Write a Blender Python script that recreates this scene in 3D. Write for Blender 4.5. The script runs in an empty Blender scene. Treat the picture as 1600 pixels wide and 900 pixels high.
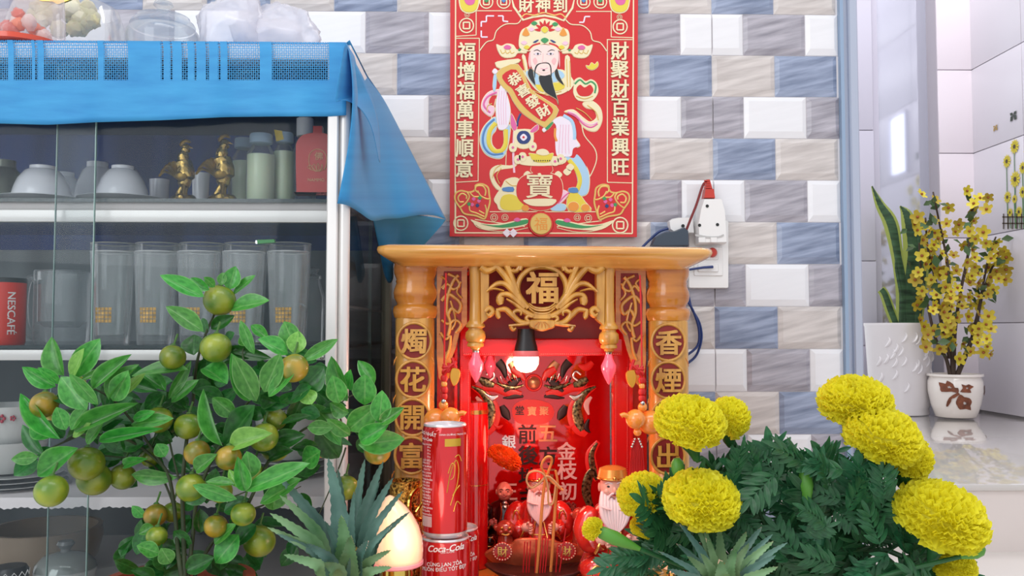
import bpy, math, random
from mathutils import Vector, Matrix, noise
R = random.Random(7)
SC = bpy.context.scene
COL = SC.collection
# ---------------------------------------------------------------- camera
F = 1385.0                      # focal length in pixels of the 1600x900 frame
PITCH, YAW = math.radians(2.69), math.radians(1.2)
cam_d = bpy.data.cameras.new('camera'); cam = bpy.data.objects.new('camera', cam_d); COL.objects.link(cam)
cam_d.sensor_width = 36.0; cam_d.lens = 36.0 * F / 1600.0; cam_d.clip_start = 0.02
cam.location = (0, 0, 0); cam.rotation_euler = (math.pi/2 + PITCH, 0, -YAW)
SC.camera = cam
CM = cam.rotation_euler.to_matrix()
# ---------------------------------------------------------------- world, lamps, exposure
w = bpy.data.worlds.new('room_light'); SC.world = w; w.use_nodes = True
w.node_tree.nodes['Background'].inputs[0].default_value = (0.93, 0.95, 1.0, 1)
w.node_tree.nodes['Background'].inputs[1].default_value = 0.86
def area(name, loc, target, size, power, col, sy=None):
    l = bpy.data.lights.new(name, 'AREA'); l.energy = power; l.color = col; l.size = size
    if sy: l.shape = 'RECTANGLE'; l.size_y = sy
    o = bpy.data.objects.new(name, l); COL.objects.link(o); o.location = loc
    o.rotation_euler = (Vector(target) - Vector(loc)).to_track_quat('-Z', 'Y').to_euler()
    return o
area('ceiling_tube_lamp', (0.1, 0.25, 1.75), (0.0, 1.5, 0.0), 1.6, 9.5, (1, 0.985, 0.97), 0.5)
area('front_left_fill', (-1.3, -0.9, 0.9), (0.0, 1.3, 0.0), 1.2, 15, (0.93, 0.97, 1.0), 1.4)  # fill added from the left front to brighten the cabinet inside
area('side_room_lamp', (1.15, 2.2, 1.9), (1.1, 2.7, 0.0), 0.8, 12, (1.0, 0.95, 0.96))
SC.view_settings.view_transform = 'Standard'; SC.view_settings.look = 'None'
SC.view_settings.gamma = 1.0; SC.view_settings.use_curve_mapping = False
SC.view_settings.exposure = 0.16
SC.cycles.transparent_max_bounces = 48; SC.cycles.max_bounces = 10
# ---------------------------------------------------------------- helpers
def P(px, py, Y):
    """the point at depth Y (metres in front of the camera) seen at a pixel of the 1600x900 frame"""
    d = CM @ Vector(((px-800)/F, -(py-450)/F, -1.0))
    return d * (Y/d.y)
def mp(Y): return Y/F            # metres per pixel at depth Y
def lin(h):
    if isinstance(h, str): c = [int(h[i:i+2], 16)/255 for i in (0, 2, 4)]
    else: c = [v/255 for v in h]
    return [((v+.055)/1.055)**2.4 if v > .04045 else v/12.92 for v in c]
MATS = {}
def M(name, col=(200, 200, 200), rough=.5, metal=0., var=0., vs=30., vstretch=(1, 1, 1), rot=0., bump=0., bs=80., emit=0., ecol=None,
      alpha=1., trans=0., spec=.5, rnd=0., coat=0., col2=None, sss=0., coords='Object', detail=4):
    if name in MATS: return MATS[name]
    m = bpy.data.materials.new(name); m.use_nodes = True; MATS[name] = m
    nt = m.node_tree; N = nt.nodes; L = nt.links; b = N['Principled BSDF']
    c = lin(col); base = (*c, 1)
    b.inputs['Base Color'].default_value = base; b.inputs['Roughness'].default_value = rough
    b.inputs['Metallic'].default_value = metal; b.inputs['Alpha'].default_value = alpha
    b.inputs['Specular IOR Level'].default_value = spec; b.inputs['Transmission Weight'].default_value = trans
    b.inputs['Coat Weight'].default_value = coat
    if sss: b.inputs['Subsurface Weight'].default_value = sss; b.inputs['Subsurface Scale'].default_value = .01
    tc = None
    if var or bump:
        if coords == 'World': tc = N.new('ShaderNodeNewGeometry').outputs['Position']
        else: tc = N.new('ShaderNodeTexCoord').outputs[coords]
        mpn = N.new('ShaderNodeMapping'); mpn.inputs['Rotation'].default_value = (0, rot, 0); mpn.inputs['Scale'].default_value = vstretch
        if rot:                              # turn first, stretch after
            m2 = N.new('ShaderNodeMapping'); m2.inputs['Rotation'].default_value = (0, rot, 0); L.new(tc, m2.inputs[0])
            mpn.inputs['Rotation'].default_value = (0, 0, 0); L.new(m2.outputs[0], mpn.inputs[0])
        else: L.new(tc, mpn.inputs[0])
    out = None
    if var or col2:
        n = N.new('ShaderNodeTexNoise'); n.inputs['Scale'].default_value = vs; n.inputs['Detail'].default_value = detail
        L.new(mpn.outputs[0], n.inputs['Vector'])
        mr = N.new('ShaderNodeMapRange'); mr.inputs[1].default_value = .32; mr.inputs[2].default_value = .68; L.new(n.outputs[0], mr.inputs[0])
        mx = N.new('ShaderNodeMix'); mx.data_type = 'RGBA'; L.new(mr.outputs[0], mx.inputs[0])
        ca = [max(0, v*(1-var)) for v in c]; cb = lin(col2) if col2 else [min(1, v*(1+var)) for v in c]
        mx.inputs[6].default_value = (*ca, 1); mx.inputs[7].default_value = (*cb, 1); out = mx.outputs[2]
    if rnd:
        oi = N.new('ShaderNodeObjectInfo'); h = N.new('ShaderNodeHueSaturation')
        if out: L.new(out, h.inputs['Color'])
        else: h.inputs['Color'].default_value = base
        a = N.new('ShaderNodeMapRange'); a.inputs[3].default_value = 1-rnd; a.inputs[4].default_value = 1+rnd; L.new(oi.outputs['Random'], a.inputs[0]); L.new(a.outputs[0], h.inputs['Value'])
        a = N.new('ShaderNodeMapRange'); a.inputs[3].default_value = .5-rnd*.06; a.inputs[4].default_value = .5+rnd*.04; L.new(oi.outputs['Random'], a.inputs[0]); L.new(a.outputs[0], h.inputs['Hue'])
        out = h.outputs[0]
    if out: L.new(out, b.inputs['Base Color'])
    if bump:
        n = N.new('ShaderNodeTexNoise'); n.inputs['Scale'].default_value = bs; n.inputs['Detail'].default_value = 3; L.new(mpn.outputs[0], n.inputs['Vector'])
        bp = N.new('ShaderNodeBump'); bp.inputs['Strength'].default_value = bump; bp.inputs['Distance'].default_value = .002
        L.new(n.outputs[0], bp.inputs['Height']); L.new(bp.outputs[0], b.inputs['Normal'])
    if emit:
        b.inputs['Emission Color'].default_value = (*(lin(ecol) if ecol else c), 1); b.inputs['Emission Strength'].default_value = emit
    return m
def glassy(name, tint=(255, 255, 255), dust_haze=.05, dust_haze_col=(225, 232, 235), edge=.5, rough=.03, refl=.9):
    """thin clear glass: see-through, mirror-like by fresnel, dusty haze and bright grazing edges mixed in as pale colour"""
    if name in MATS: return MATS[name]
    m = bpy.data.materials.new(name); m.use_nodes = True; MATS[name] = m; nt = m.node_tree; N = nt.nodes; L = nt.links
    N.remove(N['Principled BSDF']); out = N['Material Output']
    t = N.new('ShaderNodeBsdfTransparent'); t.inputs[0].default_value = (*lin(tint), 1)
    d = N.new('ShaderNodeBsdfDiffuse'); d.inputs[0].default_value = (*lin(dust_haze_col), 1)
    g = N.new('ShaderNodeBsdfGlossy'); g.inputs['Roughness'].default_value = rough; g.inputs['Color'].default_value = (refl, refl, refl, 1)
    lw = N.new('ShaderNodeLayerWeight'); lw.inputs[0].default_value = .25
    pw = N.new('ShaderNodeMath'); pw.operation = 'POWER'; pw.inputs[1].default_value = 3; L.new(lw.outputs['Facing'], pw.inputs[0])
    ml = N.new('ShaderNodeMath'); ml.operation = 'MULTIPLY_ADD'; ml.inputs[1].default_value = edge; ml.inputs[2].default_value = dust_haze; L.new(pw.outputs[0], ml.inputs[0])  # lightens the glass by colour: haze all over, more at the edges
    m1 = N.new('ShaderNodeMixShader'); L.new(ml.outputs[0], m1.inputs[0]); L.new(t.outputs[0], m1.inputs[1]); L.new(d.outputs[0], m1.inputs[2])
    m2 = N.new('ShaderNodeMixShader'); mn = N.new('ShaderNodeMath'); mn.operation = 'MINIMUM'; mn.inputs[1].default_value = .4; L.new(lw.outputs['Fresnel'], mn.inputs[0]); L.new(mn.outputs[0], m2.inputs[0]); L.new(m1.outputs[0], m2.inputs[1]); L.new(g.outputs[0], m2.inputs[2])
    L.new(m2.outputs[0], out.inputs[0]); return m
ORG = {}
def org(o): return ORG.get(o.name, Vector((0, 0, 0))) if o else Vector((0, 0, 0))
def tag(o, label=None, cat=None, group=None, kind=None):
    if label: o['label'] = label
    if cat: o['category'] = cat
    if group: o['group'] = group
    if kind: o['kind'] = kind
    return o
def root(name, label, cat, loc, group=None, kind=None):
    o = bpy.data.objects.new(name, None); COL.objects.link(o); o.location = loc; o.empty_display_size = .02
    ORG[o.name] = Vector(loc); return tag(o, label, cat, group, kind)
def catmull(pts, n=6, closed=False):
    pts = [tuple(p) for p in pts]; out = []; k = len(pts)
    for i in range(k if closed else k-1):
        if closed: p = [pts[(i+j-1) % k] for j in range(4)]
        else: p = [pts[max(0, min(k-1, i+j-1))] for j in range(4)]
        for q in range(n):
            t = q/n
            out.append(tuple(.5*((2*b)+(-a+c)*t+(2*a-5*b+4*c-d)*t*t+(-a+3*b-3*c+d)*t**3) for a, b, c, d in zip(*p)))
    if not closed: out.append(pts[-1])
    return out
def grow(pts, d):
    n = len(pts); a = sum(pts[i][0]*pts[(i+1) % n][1]-pts[(i+1) % n][0]*pts[i][1] for i in range(n)); s = 1 if a > 0 else -1
    out = []
    for i in range(n):
        p, q = pts[i-1], pts[(i+1) % n]; tx, ty = q[0]-p[0], q[1]-p[1]; l = math.hypot(tx, ty) or 1
        out.append((pts[i][0]+s*ty/l*d, pts[i][1]-s*tx/l*d))
    return out
TXT = {}
def glyphs(body, off=0., ext=0.):
    """flat outline mesh of a text in Blender's own font: verts centred, height of one em = 1"""
    k = (body, off, ext)
    if k not in TXT:
        c = bpy.data.curves.new('t', 'FONT'); c.body = body; c.size = 1; c.extrude = ext; c.resolution_u = 3
        o = bpy.data.objects.new('t', c); COL.objects.link(o); bpy.context.view_layer.update()
        m = bpy.data.meshes.new_from_object(o.evaluated_get(bpy.context.evaluated_depsgraph_get()))
        vs = [v.co.copy() for v in m.vertices]; fs = [tuple(p.vertices) for p in m.polygons]
        bpy.data.objects.remove(o); bpy.data.curves.remove(c); bpy.data.meshes.remove(m)
        x0, x1 = min(v.x for v in vs), max(v.x for v in vs); y0, y1 = min(v.y for v in vs), max(v.y for v in vs)
        vs = [Vector((v.x-(x0+x1)/2, v.y-(y0+y1)/2, v.z)) for v in vs]
        if off:                                   # heavier weight: the same glyph struck again a little to each side
            n = len(vs); V = []; FF = []
            for q, (a, b) in enumerate(((-1, -.7), (-1, .7), (1, -.7), (1, .7), (0, 0))):
                V += [v+Vector((a*off, b*off, q*.004)) for v in vs]; FF += [tuple(i+q*n for i in f) for f in fs]
            vs, fs = V, FF
        TXT[k] = (vs, fs, x1-x0, y1-y0)
    return TXT[k]
class MB:
    def __init__(s): s.v = []; s.f = []; s.uv = None
    def add(s, vs, fs):
        k = len(s.v); s.v += [Vector(v) for v in vs]; s.f += [tuple(i+k for i in f) for f in fs]; return s
    def box(s, a, b, bev=0.):
        x0, y0, z0 = [min(p, q) for p, q in zip(a, b)]; x1, y1, z1 = [max(p, q) for p, q in zip(a, b)]
        if bev <= 0:
            return s.add([(x0, y0, z0), (x1, y0, z0), (x1, y1, z0), (x0, y1, z0), (x0, y0, z1), (x1, y0, z1), (x1, y1, z1), (x0, y1, z1)],
                         [(3, 2, 1, 0), (4, 5, 6, 7), (0, 1, 5, 4), (1, 2, 6, 5), (2, 3, 7, 6), (3, 0, 4, 7)])
        b_ = min(bev, (x1-x0)/2.01, (y1-y0)/2.01, (z1-z0)/2.01); rings = []
        for z, i in ((z0, b_), (z0+b_*.3, b_*.3), (z0+b_, 0), (z1-b_, 0), (z1-b_*.3, b_*.3), (z1, b_)):
            c = b_*.7
            rings.append([(x0+i+c, y0+i, z), (x1-i-c, y0+i, z), (x1-i, y0+i+c, z), (x1-i, y1-i-c, z), (x1-i-c, y1-i, z), (x0+i+c, y1-i, z), (x0+i, y1-i-c, z), (x0+i, y0+i+c, z)])
        return s.loft(rings)
    def loft(s, rings, caps=True, closed=True):
        n = len(rings[0]); vs = [p for r in rings for p in r]; fs = []
        for i in range(len(rings)-1):
            for j in range(n if closed else n-1):
                a, b = i*n+j, i*n+(j+1) % n; fs.append((a, b, b+n, a+n))
        if caps: fs.append(tuple(range(n))[::-1]); fs.append(tuple((len(rings)-1)*n+j for j in range(n)))
        return s.add(vs, fs)
    def lathe(s, c, prof, n=24, sy=1., caps=True, ax='z', power=1.):
        rings = []
        for r, z in prof:
            rg = []
            for i in range(n):
                a = 2*math.pi*i/n; x, y = math.cos(a), math.sin(a)
                if power != 1.: x = math.copysign(abs(x)**power, x); y = math.copysign(abs(y)**power, y)
                p = (r*x, r*y*sy, z) if ax == 'z' else (r*x, z, r*y*sy)
                rg.append((c[0]+p[0], c[1]+p[1], c[2]+p[2]))
            rings.append(rg)
        return s.loft(rings, caps)
    def ball(s, c, r, n=14, m=9, sc=(1, 1, 1), fn=None):
        rings = []
        for i in range(m+1):
            t = math.pi*i/m; rg = []
            for j in range(n):
                a = 2*math.pi*j/n; d = Vector((math.sin(t)*math.cos(a), math.sin(t)*math.sin(a), -math.cos(t)))
                k = r*(fn(d) if fn else 1.); rg.append((c[0]+d.x*k*sc[0], c[1]+d.y*k*sc[1], c[2]+d.z*k*sc[2]))
            rings.append(rg)
        return s.loft(rings, False)
    def tube(s, path, r, n=8, caps=True):
        path = [Vector(p) for p in path]; rs = r if isinstance(r, (list, tuple)) else [r]*len(path)
        if len(rs) != len(path): rs = [rs[0]+(rs[-1]-rs[0])*i/(len(path)-1) for i in range(len(path))]
        rings = []; up = Vector((0, 0, 1)); prev = None
        for i, p in enumerate(path):
            t = (path[min(i+1, len(path)-1)]-path[max(i-1, 0)]).normalized()
            if prev is None:
                u = t.cross(up); u = u if u.length > .1 else t.cross(Vector((1, 0, 0)))
            else: u = prev-t*prev.dot(t)
            u.normalize(); prev = u; v = t.cross(u)
            rings.append([p+(u*math.cos(2*math.pi*j/n)+v*math.sin(2*math.pi*j/n))*rs[i] for j in range(n)])
        return s.loft(rings, caps)
    def prism(s, pts, Y, t, conv=True, bev=0.):
        """a closed outline given in frame pixels, standing at depth Y and t metres thick towards the room"""
        p3 = [P(x, y, Y) for x, y in pts] if conv else [Vector(q) for q in pts]
        n = len(p3); off = Vector((0, -t, 0))
        if bev:
            inn = grow(pts, -bev); a = [p+off*.6 for p in p3]; b = [P(x, y, Y)+off for x, y in inn]
            return s.add(p3+a+b, [(i, (i+1) % n, (i+1) % n+n, i+n) for i in range(n)]+[(i+n, (i+1) % n+n, (i+1) % n+2*n, i+2*n) for i in range(n)]+[tuple(range(2*n, 3*n))])
        return s.add(p3+[p+off for p in p3], [(i, (i+1) % n, (i+1) % n+n, i+n) for i in range(n)]+[tuple(range(n, 2*n))])
    def ribbon(s, pts, wd, Y, t, n=6):
        """a carved band along a line of frame pixels, half-round towards the room"""
        wd = list(wd) if isinstance(wd, (list, tuple)) else [wd]*len(pts)
        q = catmull([(*p, ww) for p, ww in zip(pts, wd)], n); rings = []
        for i, (x, y, ww) in enumerate(q):
            a, b = q[max(0, i-1)], q[min(len(q)-1, i+1)]; tx, ty = b[0]-a[0], b[1]-a[1]; l = math.hypot(tx, ty) or 1
            nx, ny = -ty/l, tx/l
            rings.append([P(x+nx*ww/2*u, y+ny*ww/2*u, Y)+Vector((0, -t*h, 0)) for u, h in ((-1, 0), (-.85, .6), (-.45, .93), (0, 1), (.45, .93), (.85, .6), (1, 0))])
        return s.loft(rings, True, False)
    def text(s, body, px, py, size, Y, t=.001, off=.0, rot=0., sx=1., fn=None):
        vs, fs, wd, ht = glyphs(body, off, .5 if t else 0.); k = size*mp(Y); c = P(px, py, Y); ca, sa = math.cos(rot), math.sin(rot)
        out = []
        for v in vs:
            x, y = v.x*k*sx, v.y*k; out.append(Vector((c.x+x*ca-y*sa, Y-(v.z+.5)*t, c.z+x*sa+y*ca)))
        if fn: out = [fn(p) for p in out]
        return s.add(out, fs)
    def leaf(s, base, tip, width, nrm, bend=.12, fold=.15, n=6, shape=None):
        base, tip, nrm = Vector(base), Vector(tip), Vector(nrm); ax = tip-base; l = ax.length; ax.normalize(); sd = ax.cross(nrm).normalized(); up = sd.cross(ax).normalized(); rings = []
        for i in range(n+1):
            t = i/n; wdt = width/2*(shape(t) if shape else math.sin(math.pi*min(1, t*.96+.03))**.75)
            c = base+ax*l*t+up*l*bend*math.sin(math.pi*t*.9)
            rings.append([c-sd*wdt+up*wdt*fold*2, c-sd*wdt*.5+up*wdt*fold*.8, c, c+sd*wdt*.5+up*wdt*fold*.8, c+sd*wdt+up*wdt*fold*2])
        return s.loft(rings, False, False)
    def build(s, name, mat, parent=None, smooth=True, label=None, kind=None, ang=38, solid=0., uv=None):
        o0 = org(parent); me = bpy.data.meshes.new(name); me.from_pydata([v-o0 for v in s.v], [], s.f)
        if smooth:
            me.polygons.foreach_set('use_smooth', [True]*len(me.polygons))
            if ang < 179: me.set_sharp_from_angle(angle=math.radians(ang))
        me.materials.append(mat); o = bpy.data.objects.new(name, me); COL.objects.link(o); ORG[o.name] = o0
        if parent: o.parent = parent
        if solid:
            md = o.modifiers.new('thickness', 'SOLIDIFY'); md.thickness = solid; md.offset = 0
        if uv:
            ul = me.uv_layers.new(name='UVMap')
            for lp in me.loops: ul.data[lp.index].uv = uv[lp.vertex_index]
        return tag(o, label, None, None, kind)
def single(name, mb, mat, label, cat, group=None, **k):
    """a thing that is one mesh, its origin at its base"""
    xs = [v.x for v in mb.v]; ys = [v.y for v in mb.v]; zs = [v.z for v in mb.v]
    o0 = Vector(((min(xs)+max(xs))/2, (min(ys)+max(ys))/2, min(zs)))
    mb.v = [v-o0 for v in mb.v]; o = mb.build(name, mat, None, **k); o.location = o0; ORG[o.name] = o0
    return tag(o, label, cat, group)
def base_of(px, Y, z): return Vector((P(px, 450, Y).x, Y, z))
def zat(py, Y, px=800): return P(px, py, Y).z
def place(name, mesh, parent, loc, rot=None, sc=1.):
    o = bpy.data.objects.new(name, mesh); COL.objects.link(o)
    m = (rot.to_4x4() if rot is not None else Matrix.Identity(4)); s_ = sc if isinstance(sc, (tuple, list, Vector)) else (sc, sc, sc)
    o.matrix_local = Matrix.Translation(Vector(loc)-org(parent)) @ m @ Matrix.Diagonal((*s_, 1))
    ORG[o.name] = Vector(loc)
    if parent: o.parent = parent
    return o
def proto(mb, mat, name='piece', smooth=True, ang=40):
    me = bpy.data.meshes.new(name); me.from_pydata(mb.v, [], mb.f)
    if smooth:
        me.polygons.foreach_set('use_smooth', [True]*len(me.polygons)); me.set_sharp_from_angle(angle=math.radians(ang))
    me.materials.append(mat); return me
FLOOR = -0.40
# ================================================================ the setting
YW = 1.56                                       # tile wall
W0 = P(1114, 281.5, YW); TW, TH = .1125, .075
XR = P(1313, 300, YW).x
m_grout = M('grout', (222, 218, 220), .8)
wall = MB().box((-1.35, YW, FLOOR), (XR, YW+.12, .95)).build('wall_back', m_grout, None, False); tag(wall, kind='structure')
def tilemat(n, c, v, c2=None): return M(n, c, .28, var=v, vs=9, vstretch=(1.2, 1, 11), rot=math.radians(13), bump=.06, bs=60, coords='World', detail=7, coat=.15, col2=c2)
TM = {'w': tilemat('tile_white', (233, 232, 235), .02), 'g': tilemat('tile_lilac_grey', (166, 162, 173), .34, (190, 185, 194)), 'b': tilemat('tile_blue_grey', (134, 148, 178), .34, (164, 175, 200)), 'c': tilemat('tile_beige', (204, 195, 191), .2, (220, 212, 208))}
def tile_mesh(x0, x1, bl, br, k):
    g = .0006; t = .0045; m = MB(); b = .0075; bb = .0115
    X0, X1 = x0+(g if bl else .0012), x1-(g if br else .0012); Z0, Z1 = g, TH-g
    a = [(X0, 0, Z0), (X1, 0, Z0), (X1, 0, Z1), (X0, 0, Z1)]
    r = [(X0, -.001, Z0), (X1, -.001, Z0), (X1, -.001, Z1), (X0, -.001, Z1)]
    i = [(X0+(b if bl else 0), -t, Z0+bb), (X1-(b if br else 0), -t, Z0+bb), (X1-(b if br else 0), -t, Z1-b), (X0+(b if bl else 0), -t, Z1-b)]
    m.loft([a, r, i], True); return proto(m, TM[k], 'tile', False)
TMESH = {}
for r in range(-6, 10):
    kind = r % 4
    for i in range(-13, 4):
        half = kind in (0, 2); xa = i - (.5 if half else 0); xb = xa+1
        if kind == 0: k = 'w' if i % 2 == 0 else 'g'
        elif kind == 2: k = 'w' if i % 2 == 1 else 'g'
        elif kind == 1: k = 'b' if i % 2 == 1 else 'c'
        else: k = 'b' if i % 2 == 0 else 'c'
        segs = [(xa, xb, True, True)]
        if half and i % 4 == 0: segs = [(xa, i, True, False), (i, xb, False, True)]
        for (a, b, bl, br) in segs:
            wx0, wx1 = W0.x+a*TW, W0.x+b*TW
            if wx0 > XR-.01: continue
            z1 = W0.z - r*TH; z0 = z1-TH
            if wx1 < -.29 and z1 < .36: continue
            if z0 < FLOOR or z1 > .95: continue
            w_ = min(wx1, XR)-wx0; key = (k, round(w_, 4), bl, br)
            if key not in TMESH: TMESH[key] = tile_mesh(0, w_, bl, br, k)
            place('tile', TMESH[key], wall, (wx0, YW, z0))
flo = MB().box((-1.5, -.4, FLOOR-.05), (2.4, 3.4, FLOOR)).build('floor', M('floor_tile', (228, 222, 216), .2, var=.03, vs=4), None, False); tag(flo, kind='structure')
# end trim of the tile wall
t1 = MB().box((XR, YW-.012, FLOOR), (XR+.006, YW+.14, .95)).build('trim_1', M('trim_blue', (146, 168, 194), .35), None, False); tag(t1, kind='structure')
t2 = MB().box((XR+.006, YW+.0, FLOOR), (XR+.017, YW+.14, .95)).box((XR+.017, YW-.008, FLOOR), (XR+.034, YW+.14, .95), .004).build('trim_2', M('trim_alu', (180, 187, 204), .3, .3), None); tag(t2, kind='structure')
# raised glossy ledge of the side room
YB = 3.1; XW = P(1526, 400, YB-.05).x; ZL = zat(757, YW+.03, 1500)
m_ledge = M('ledge_stone', (204, 199, 194), .07, var=.03, vs=3, coat=.6, spec=.8)
led = MB().box((XR+.03, YW+.03, ZL-.012), (XW+.35, YB+.2, ZL), .002).build('trim_3', m_ledge, None); tag(led, kind='structure')
rz = MB().box((XR+.034, YW+.036, FLOOR), (XW+.35, YW+.14, ZL-.012)).build('trim_4', M('riser_stone', (226, 216, 211), .35, var=.02, vs=5), None, False); tag(rz, kind='structure')
m_pier = M('pier_tile', (232, 223, 230), .25, var=.01, vs=3, coat=.2); m_pier2 = M('pier_tile_grey', (196, 194, 208), .25, var=.01, vs=3)
def tiled_y(name, x0, x1, Y, mt, zs):
    o = MB().box((x0, Y, ZL), (x1, Y+.1, 1.3)).build(name, M('joint', (186, 180, 188), .8), None, False); tag(o, kind='structure')
    for a, b in zip(zs, zs[1:]): MB().box((x0+.001, Y-.006, a+.0015), (x1-.001, Y, b-.0015), .001).build('tile', mt, o)
    return o
zj = [zat(y, YB-.05, 1497) for y in (647, 505, 372, 240, 110, -22, -154)]; zj[0] = ZL
xa, xb = P(1332, 400, YB-.02).x, P(1368, 400, YB-.02).x
tiled_y('wall_left', xa, xb, YB-.02, m_pier2, [ZL]+[zat(y, YB-.02, 1350) for y in (540, 408, 204, 0, -150)])
tiled_y('wall_far', P(1470, 400, YB-.05).x, XW, YB-.05, m_pier, zj)
# dark glazed door between the piers; it mirrors the right-hand wall
dr = MB().box((xb, YB+.02, ZL), (P(1470, 400, YB-.05).x, YB+.06, 1.3)).build('door_1', M('door_glass', (150, 158, 180), .05, 0., spec=1., coat=1.), None, False); tag(dr, kind='structure')
g = MATS['door_glass'].node_tree.nodes['Principled BSDF']; g.inputs['Metallic'].default_value = .55; g.inputs['Base Color'].default_value = (*lin((204, 207, 220)), 1); g.inputs['Roughness'].default_value = .09
MB().box((xb, YB+.0, ZL), (xb+.03, YB+.03, 1.3)).build('door_frame', m_pier2, dr, False)
# right-hand wall with stickers and the lit window slot just past the frame edge
rw = MB().box((XW, .9, ZL-.2), (XW+.1, YB+.2, 1.3)).build('wall_right', MATS['joint'], None, False); tag(rw, kind='structure')
m_rw = M('right_wall_tile', (216, 212, 220), .3, var=.01, vs=3)
for a, b in zip(zj, zj[1:]):
    y_ = YB-.05
    while y_ > 1.6:
        if not (2.45 < y_-.2 < 2.95 and 9 < a): MB().box((XW-.006, y_-.298, a+.0015), (XW, y_-.0015, b-.0015), .001).build('tile', m_rw, rw)
        y_ -= .3
wn = root('window_1', None, None, (XW-.008, 2.62, .45), kind='structure')
MB().box((XW-.012, 2.575, zat(280, 3.75, 1411)), (XW-.006, 2.705, zat(195, 3.75, 1411))).build('pane', M('window_lit', (235, 240, 255), .5, emit=1.6, ecol=(232, 238, 255)), wn, False)
MB().box((XW-.016, 2.565, zat(284, 3.75, 1411)), (XW-.006, 2.575, zat(191, 3.75, 1411))).box((XW-.016, 2.705, zat(284, 3.75, 1411)), (XW-.006, 2.715, zat(191, 3.75, 1411))).build('window_frame', m_pier2, wn, False)
# ---- sunflower stickers on the right-hand wall
st = root('wall_sticker', 'sunflower sticker with butterflies on the pale wall at the right edge', 'sticker', (XW-.008, 2.86, .2))
m_sy = M('sticker_yellow', (222, 205, 62), .5); m_sb = M('sticker_brown', (74, 60, 40), .5); m_sg = M('sticker_green', (74, 124, 70), .5)
def onwall(px, py, off=.0075):
    """frame pixel -> point on the right-hand wall"""
    d = P(px, py, 1.0); k = (XW-off)/d.x; return Vector((XW-off, k*d.y, k*d.z))
fl = MB(); ct = MB(); gs = MB()
for (x, y, r) in [(1585, 229, 13), (1573, 252, 12), (1586, 280, 15), (1598, 262, 11), (1574, 308, 11), (1585, 311, 8), (1598, 300, 11), (1592, 331, 10), (1578, 332, 8), (1606, 235, 12), (1612, 285, 14), (1620, 320, 12)]:
    c = onwall(x, y, .0085); rr = r*mp(2.86)*.95; f1 = MB()
    for k in range(12):
        a = k*math.pi/6; d = Vector((0, math.cos(a), math.sin(a))); q = Vector((0, -math.sin(a), math.cos(a)))
        f1.add([c, c+d*rr*.6+q*rr*.2, c+d*rr, c+d*rr*.6-q*rr*.2], [(0, 1, 2, 3)])
    f1.build('sunflower', m_sy, st, False); ct = MB(); ct.add([c+Vector((-.0008, math.cos(k*.785)*rr*.28, math.sin(k*.785)*rr*.28)) for k in range(8)], [tuple(range(8))]); ct.build('sunflower_centre', m_sb, st, False)
    b = onwall(x+2, 357, .008); gs.add([c, c+Vector((0, .004, 0)), b+Vector((0, .004, 0)), b], [(0, 1, 2, 3)])
fn = MB()
for x in range(1567, 1626, 7):
    a, b = onwall(x, 334, .009), onwall(x, 358, .009); fn.add([a, a+Vector((0, -.006, 0)), b+Vector((0, -.006, 0)), b], [(0, 1, 2, 3)])
for y in (340, 350):
    a, b = onwall(1566, y, .009), onwall(1626, y, .009); fn.add([a, b, b+Vector((0, 0, .004)), a+Vector((0, 0, .004))], [(0, 1, 2, 3)])
bf = MB(); bf2 = MB()
for (x, y, r, m_) in [(1583, 180, 9, bf), (1555, 199, 6, bf2)]:
    c = onwall(x, y, .009); rr = r*mp(2.9)
    for s_, u in ((1, .6), (-1, .6), (1, -1), (-1, -1)): m_.add([c, c+Vector((0, s_*rr*.3, u*rr*.9)), c+Vector((0, s_*rr*.95, u*rr*.9)), c+Vector((0, s_*rr*.8, u*rr*.1))], [(0, 1, 2, 3)])
gs.build('stem', m_sg, st, False, kind='stuff'); fn.build('fence', m_sb, st, False)
bf.build('butterfly', M('sticker_dark', (50, 62, 52), .5), st, False); bf2.build('butterfly', M('sticker_tan', (170, 140, 70), .5), st, False)
# ================================================================ the display cabinet
YC = 1.10; XC = P(535, 450, YC).x            # front plane, right side
ZT = zat(68, YC, 535); ZT2 = zat(93, YC, 535); S1, S2 = zat(306, YC, 250), zat(540, YC, 250); S3 = zat(783, YC, 250); S4 = zat(960, YC, 250)
XL = -1.0; CB = 1.535
m_alu = M('cabinet_alu', (222, 219, 216), .32, .25, var=.03, vs=8); m_alu2 = M('cabinet_rail', (196, 190, 188), .4, .1, var=.04, vs=6)
m_glass = glassy('cabinet_glass', (252, 253, 253), .03, (150, 172, 186), .08, .02, .24); m_gedge = M('glass_edge', (110, 140, 134), .2, rough and 0 if False else 0.) if False else M('glass_edge', (128, 158, 152), .2)
m_shelf = M('shelf_glass_edge', (38, 52, 54), .15)
cab = root('display_cabinet', 'white metal display cabinet with sliding glass doors against the tiled wall', 'cabinet', (-.6, 1.3, FLOOR))
def xb_(px, Y): return P(px, 450, Y).x
MB().box((XL, YC, ZT2), (XC+.008, CB, ZT-.001), .002).build('top_board', M('cabinet_top', (236, 236, 238), .4), cab)
xp0, xp1 = P(510, 450, YC).x, P(527, 450, YC).x
MB().box((xp0, YC-.004, FLOOR), (xp1, YC+.02, ZT2), .002).build('post', m_alu, cab)
q = MB(); q.lathe((P(535, 450, YC).x, YC+.008, 0), [(.0075, FLOOR), (.0075, ZT2)], 16); q.build('post', m_alu, cab)
MB().box((XC-.004, CB-.02, FLOOR), (XC+.012, CB, ZT2), .003).build('post', M('rear_post', (150, 142, 122), .35, .4), cab)
MB().box((XC-.004, 1.355, FLOOR), (XC+.001, 1.36, ZT2)).build('side_pane', m_gedge, cab, False)
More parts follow.
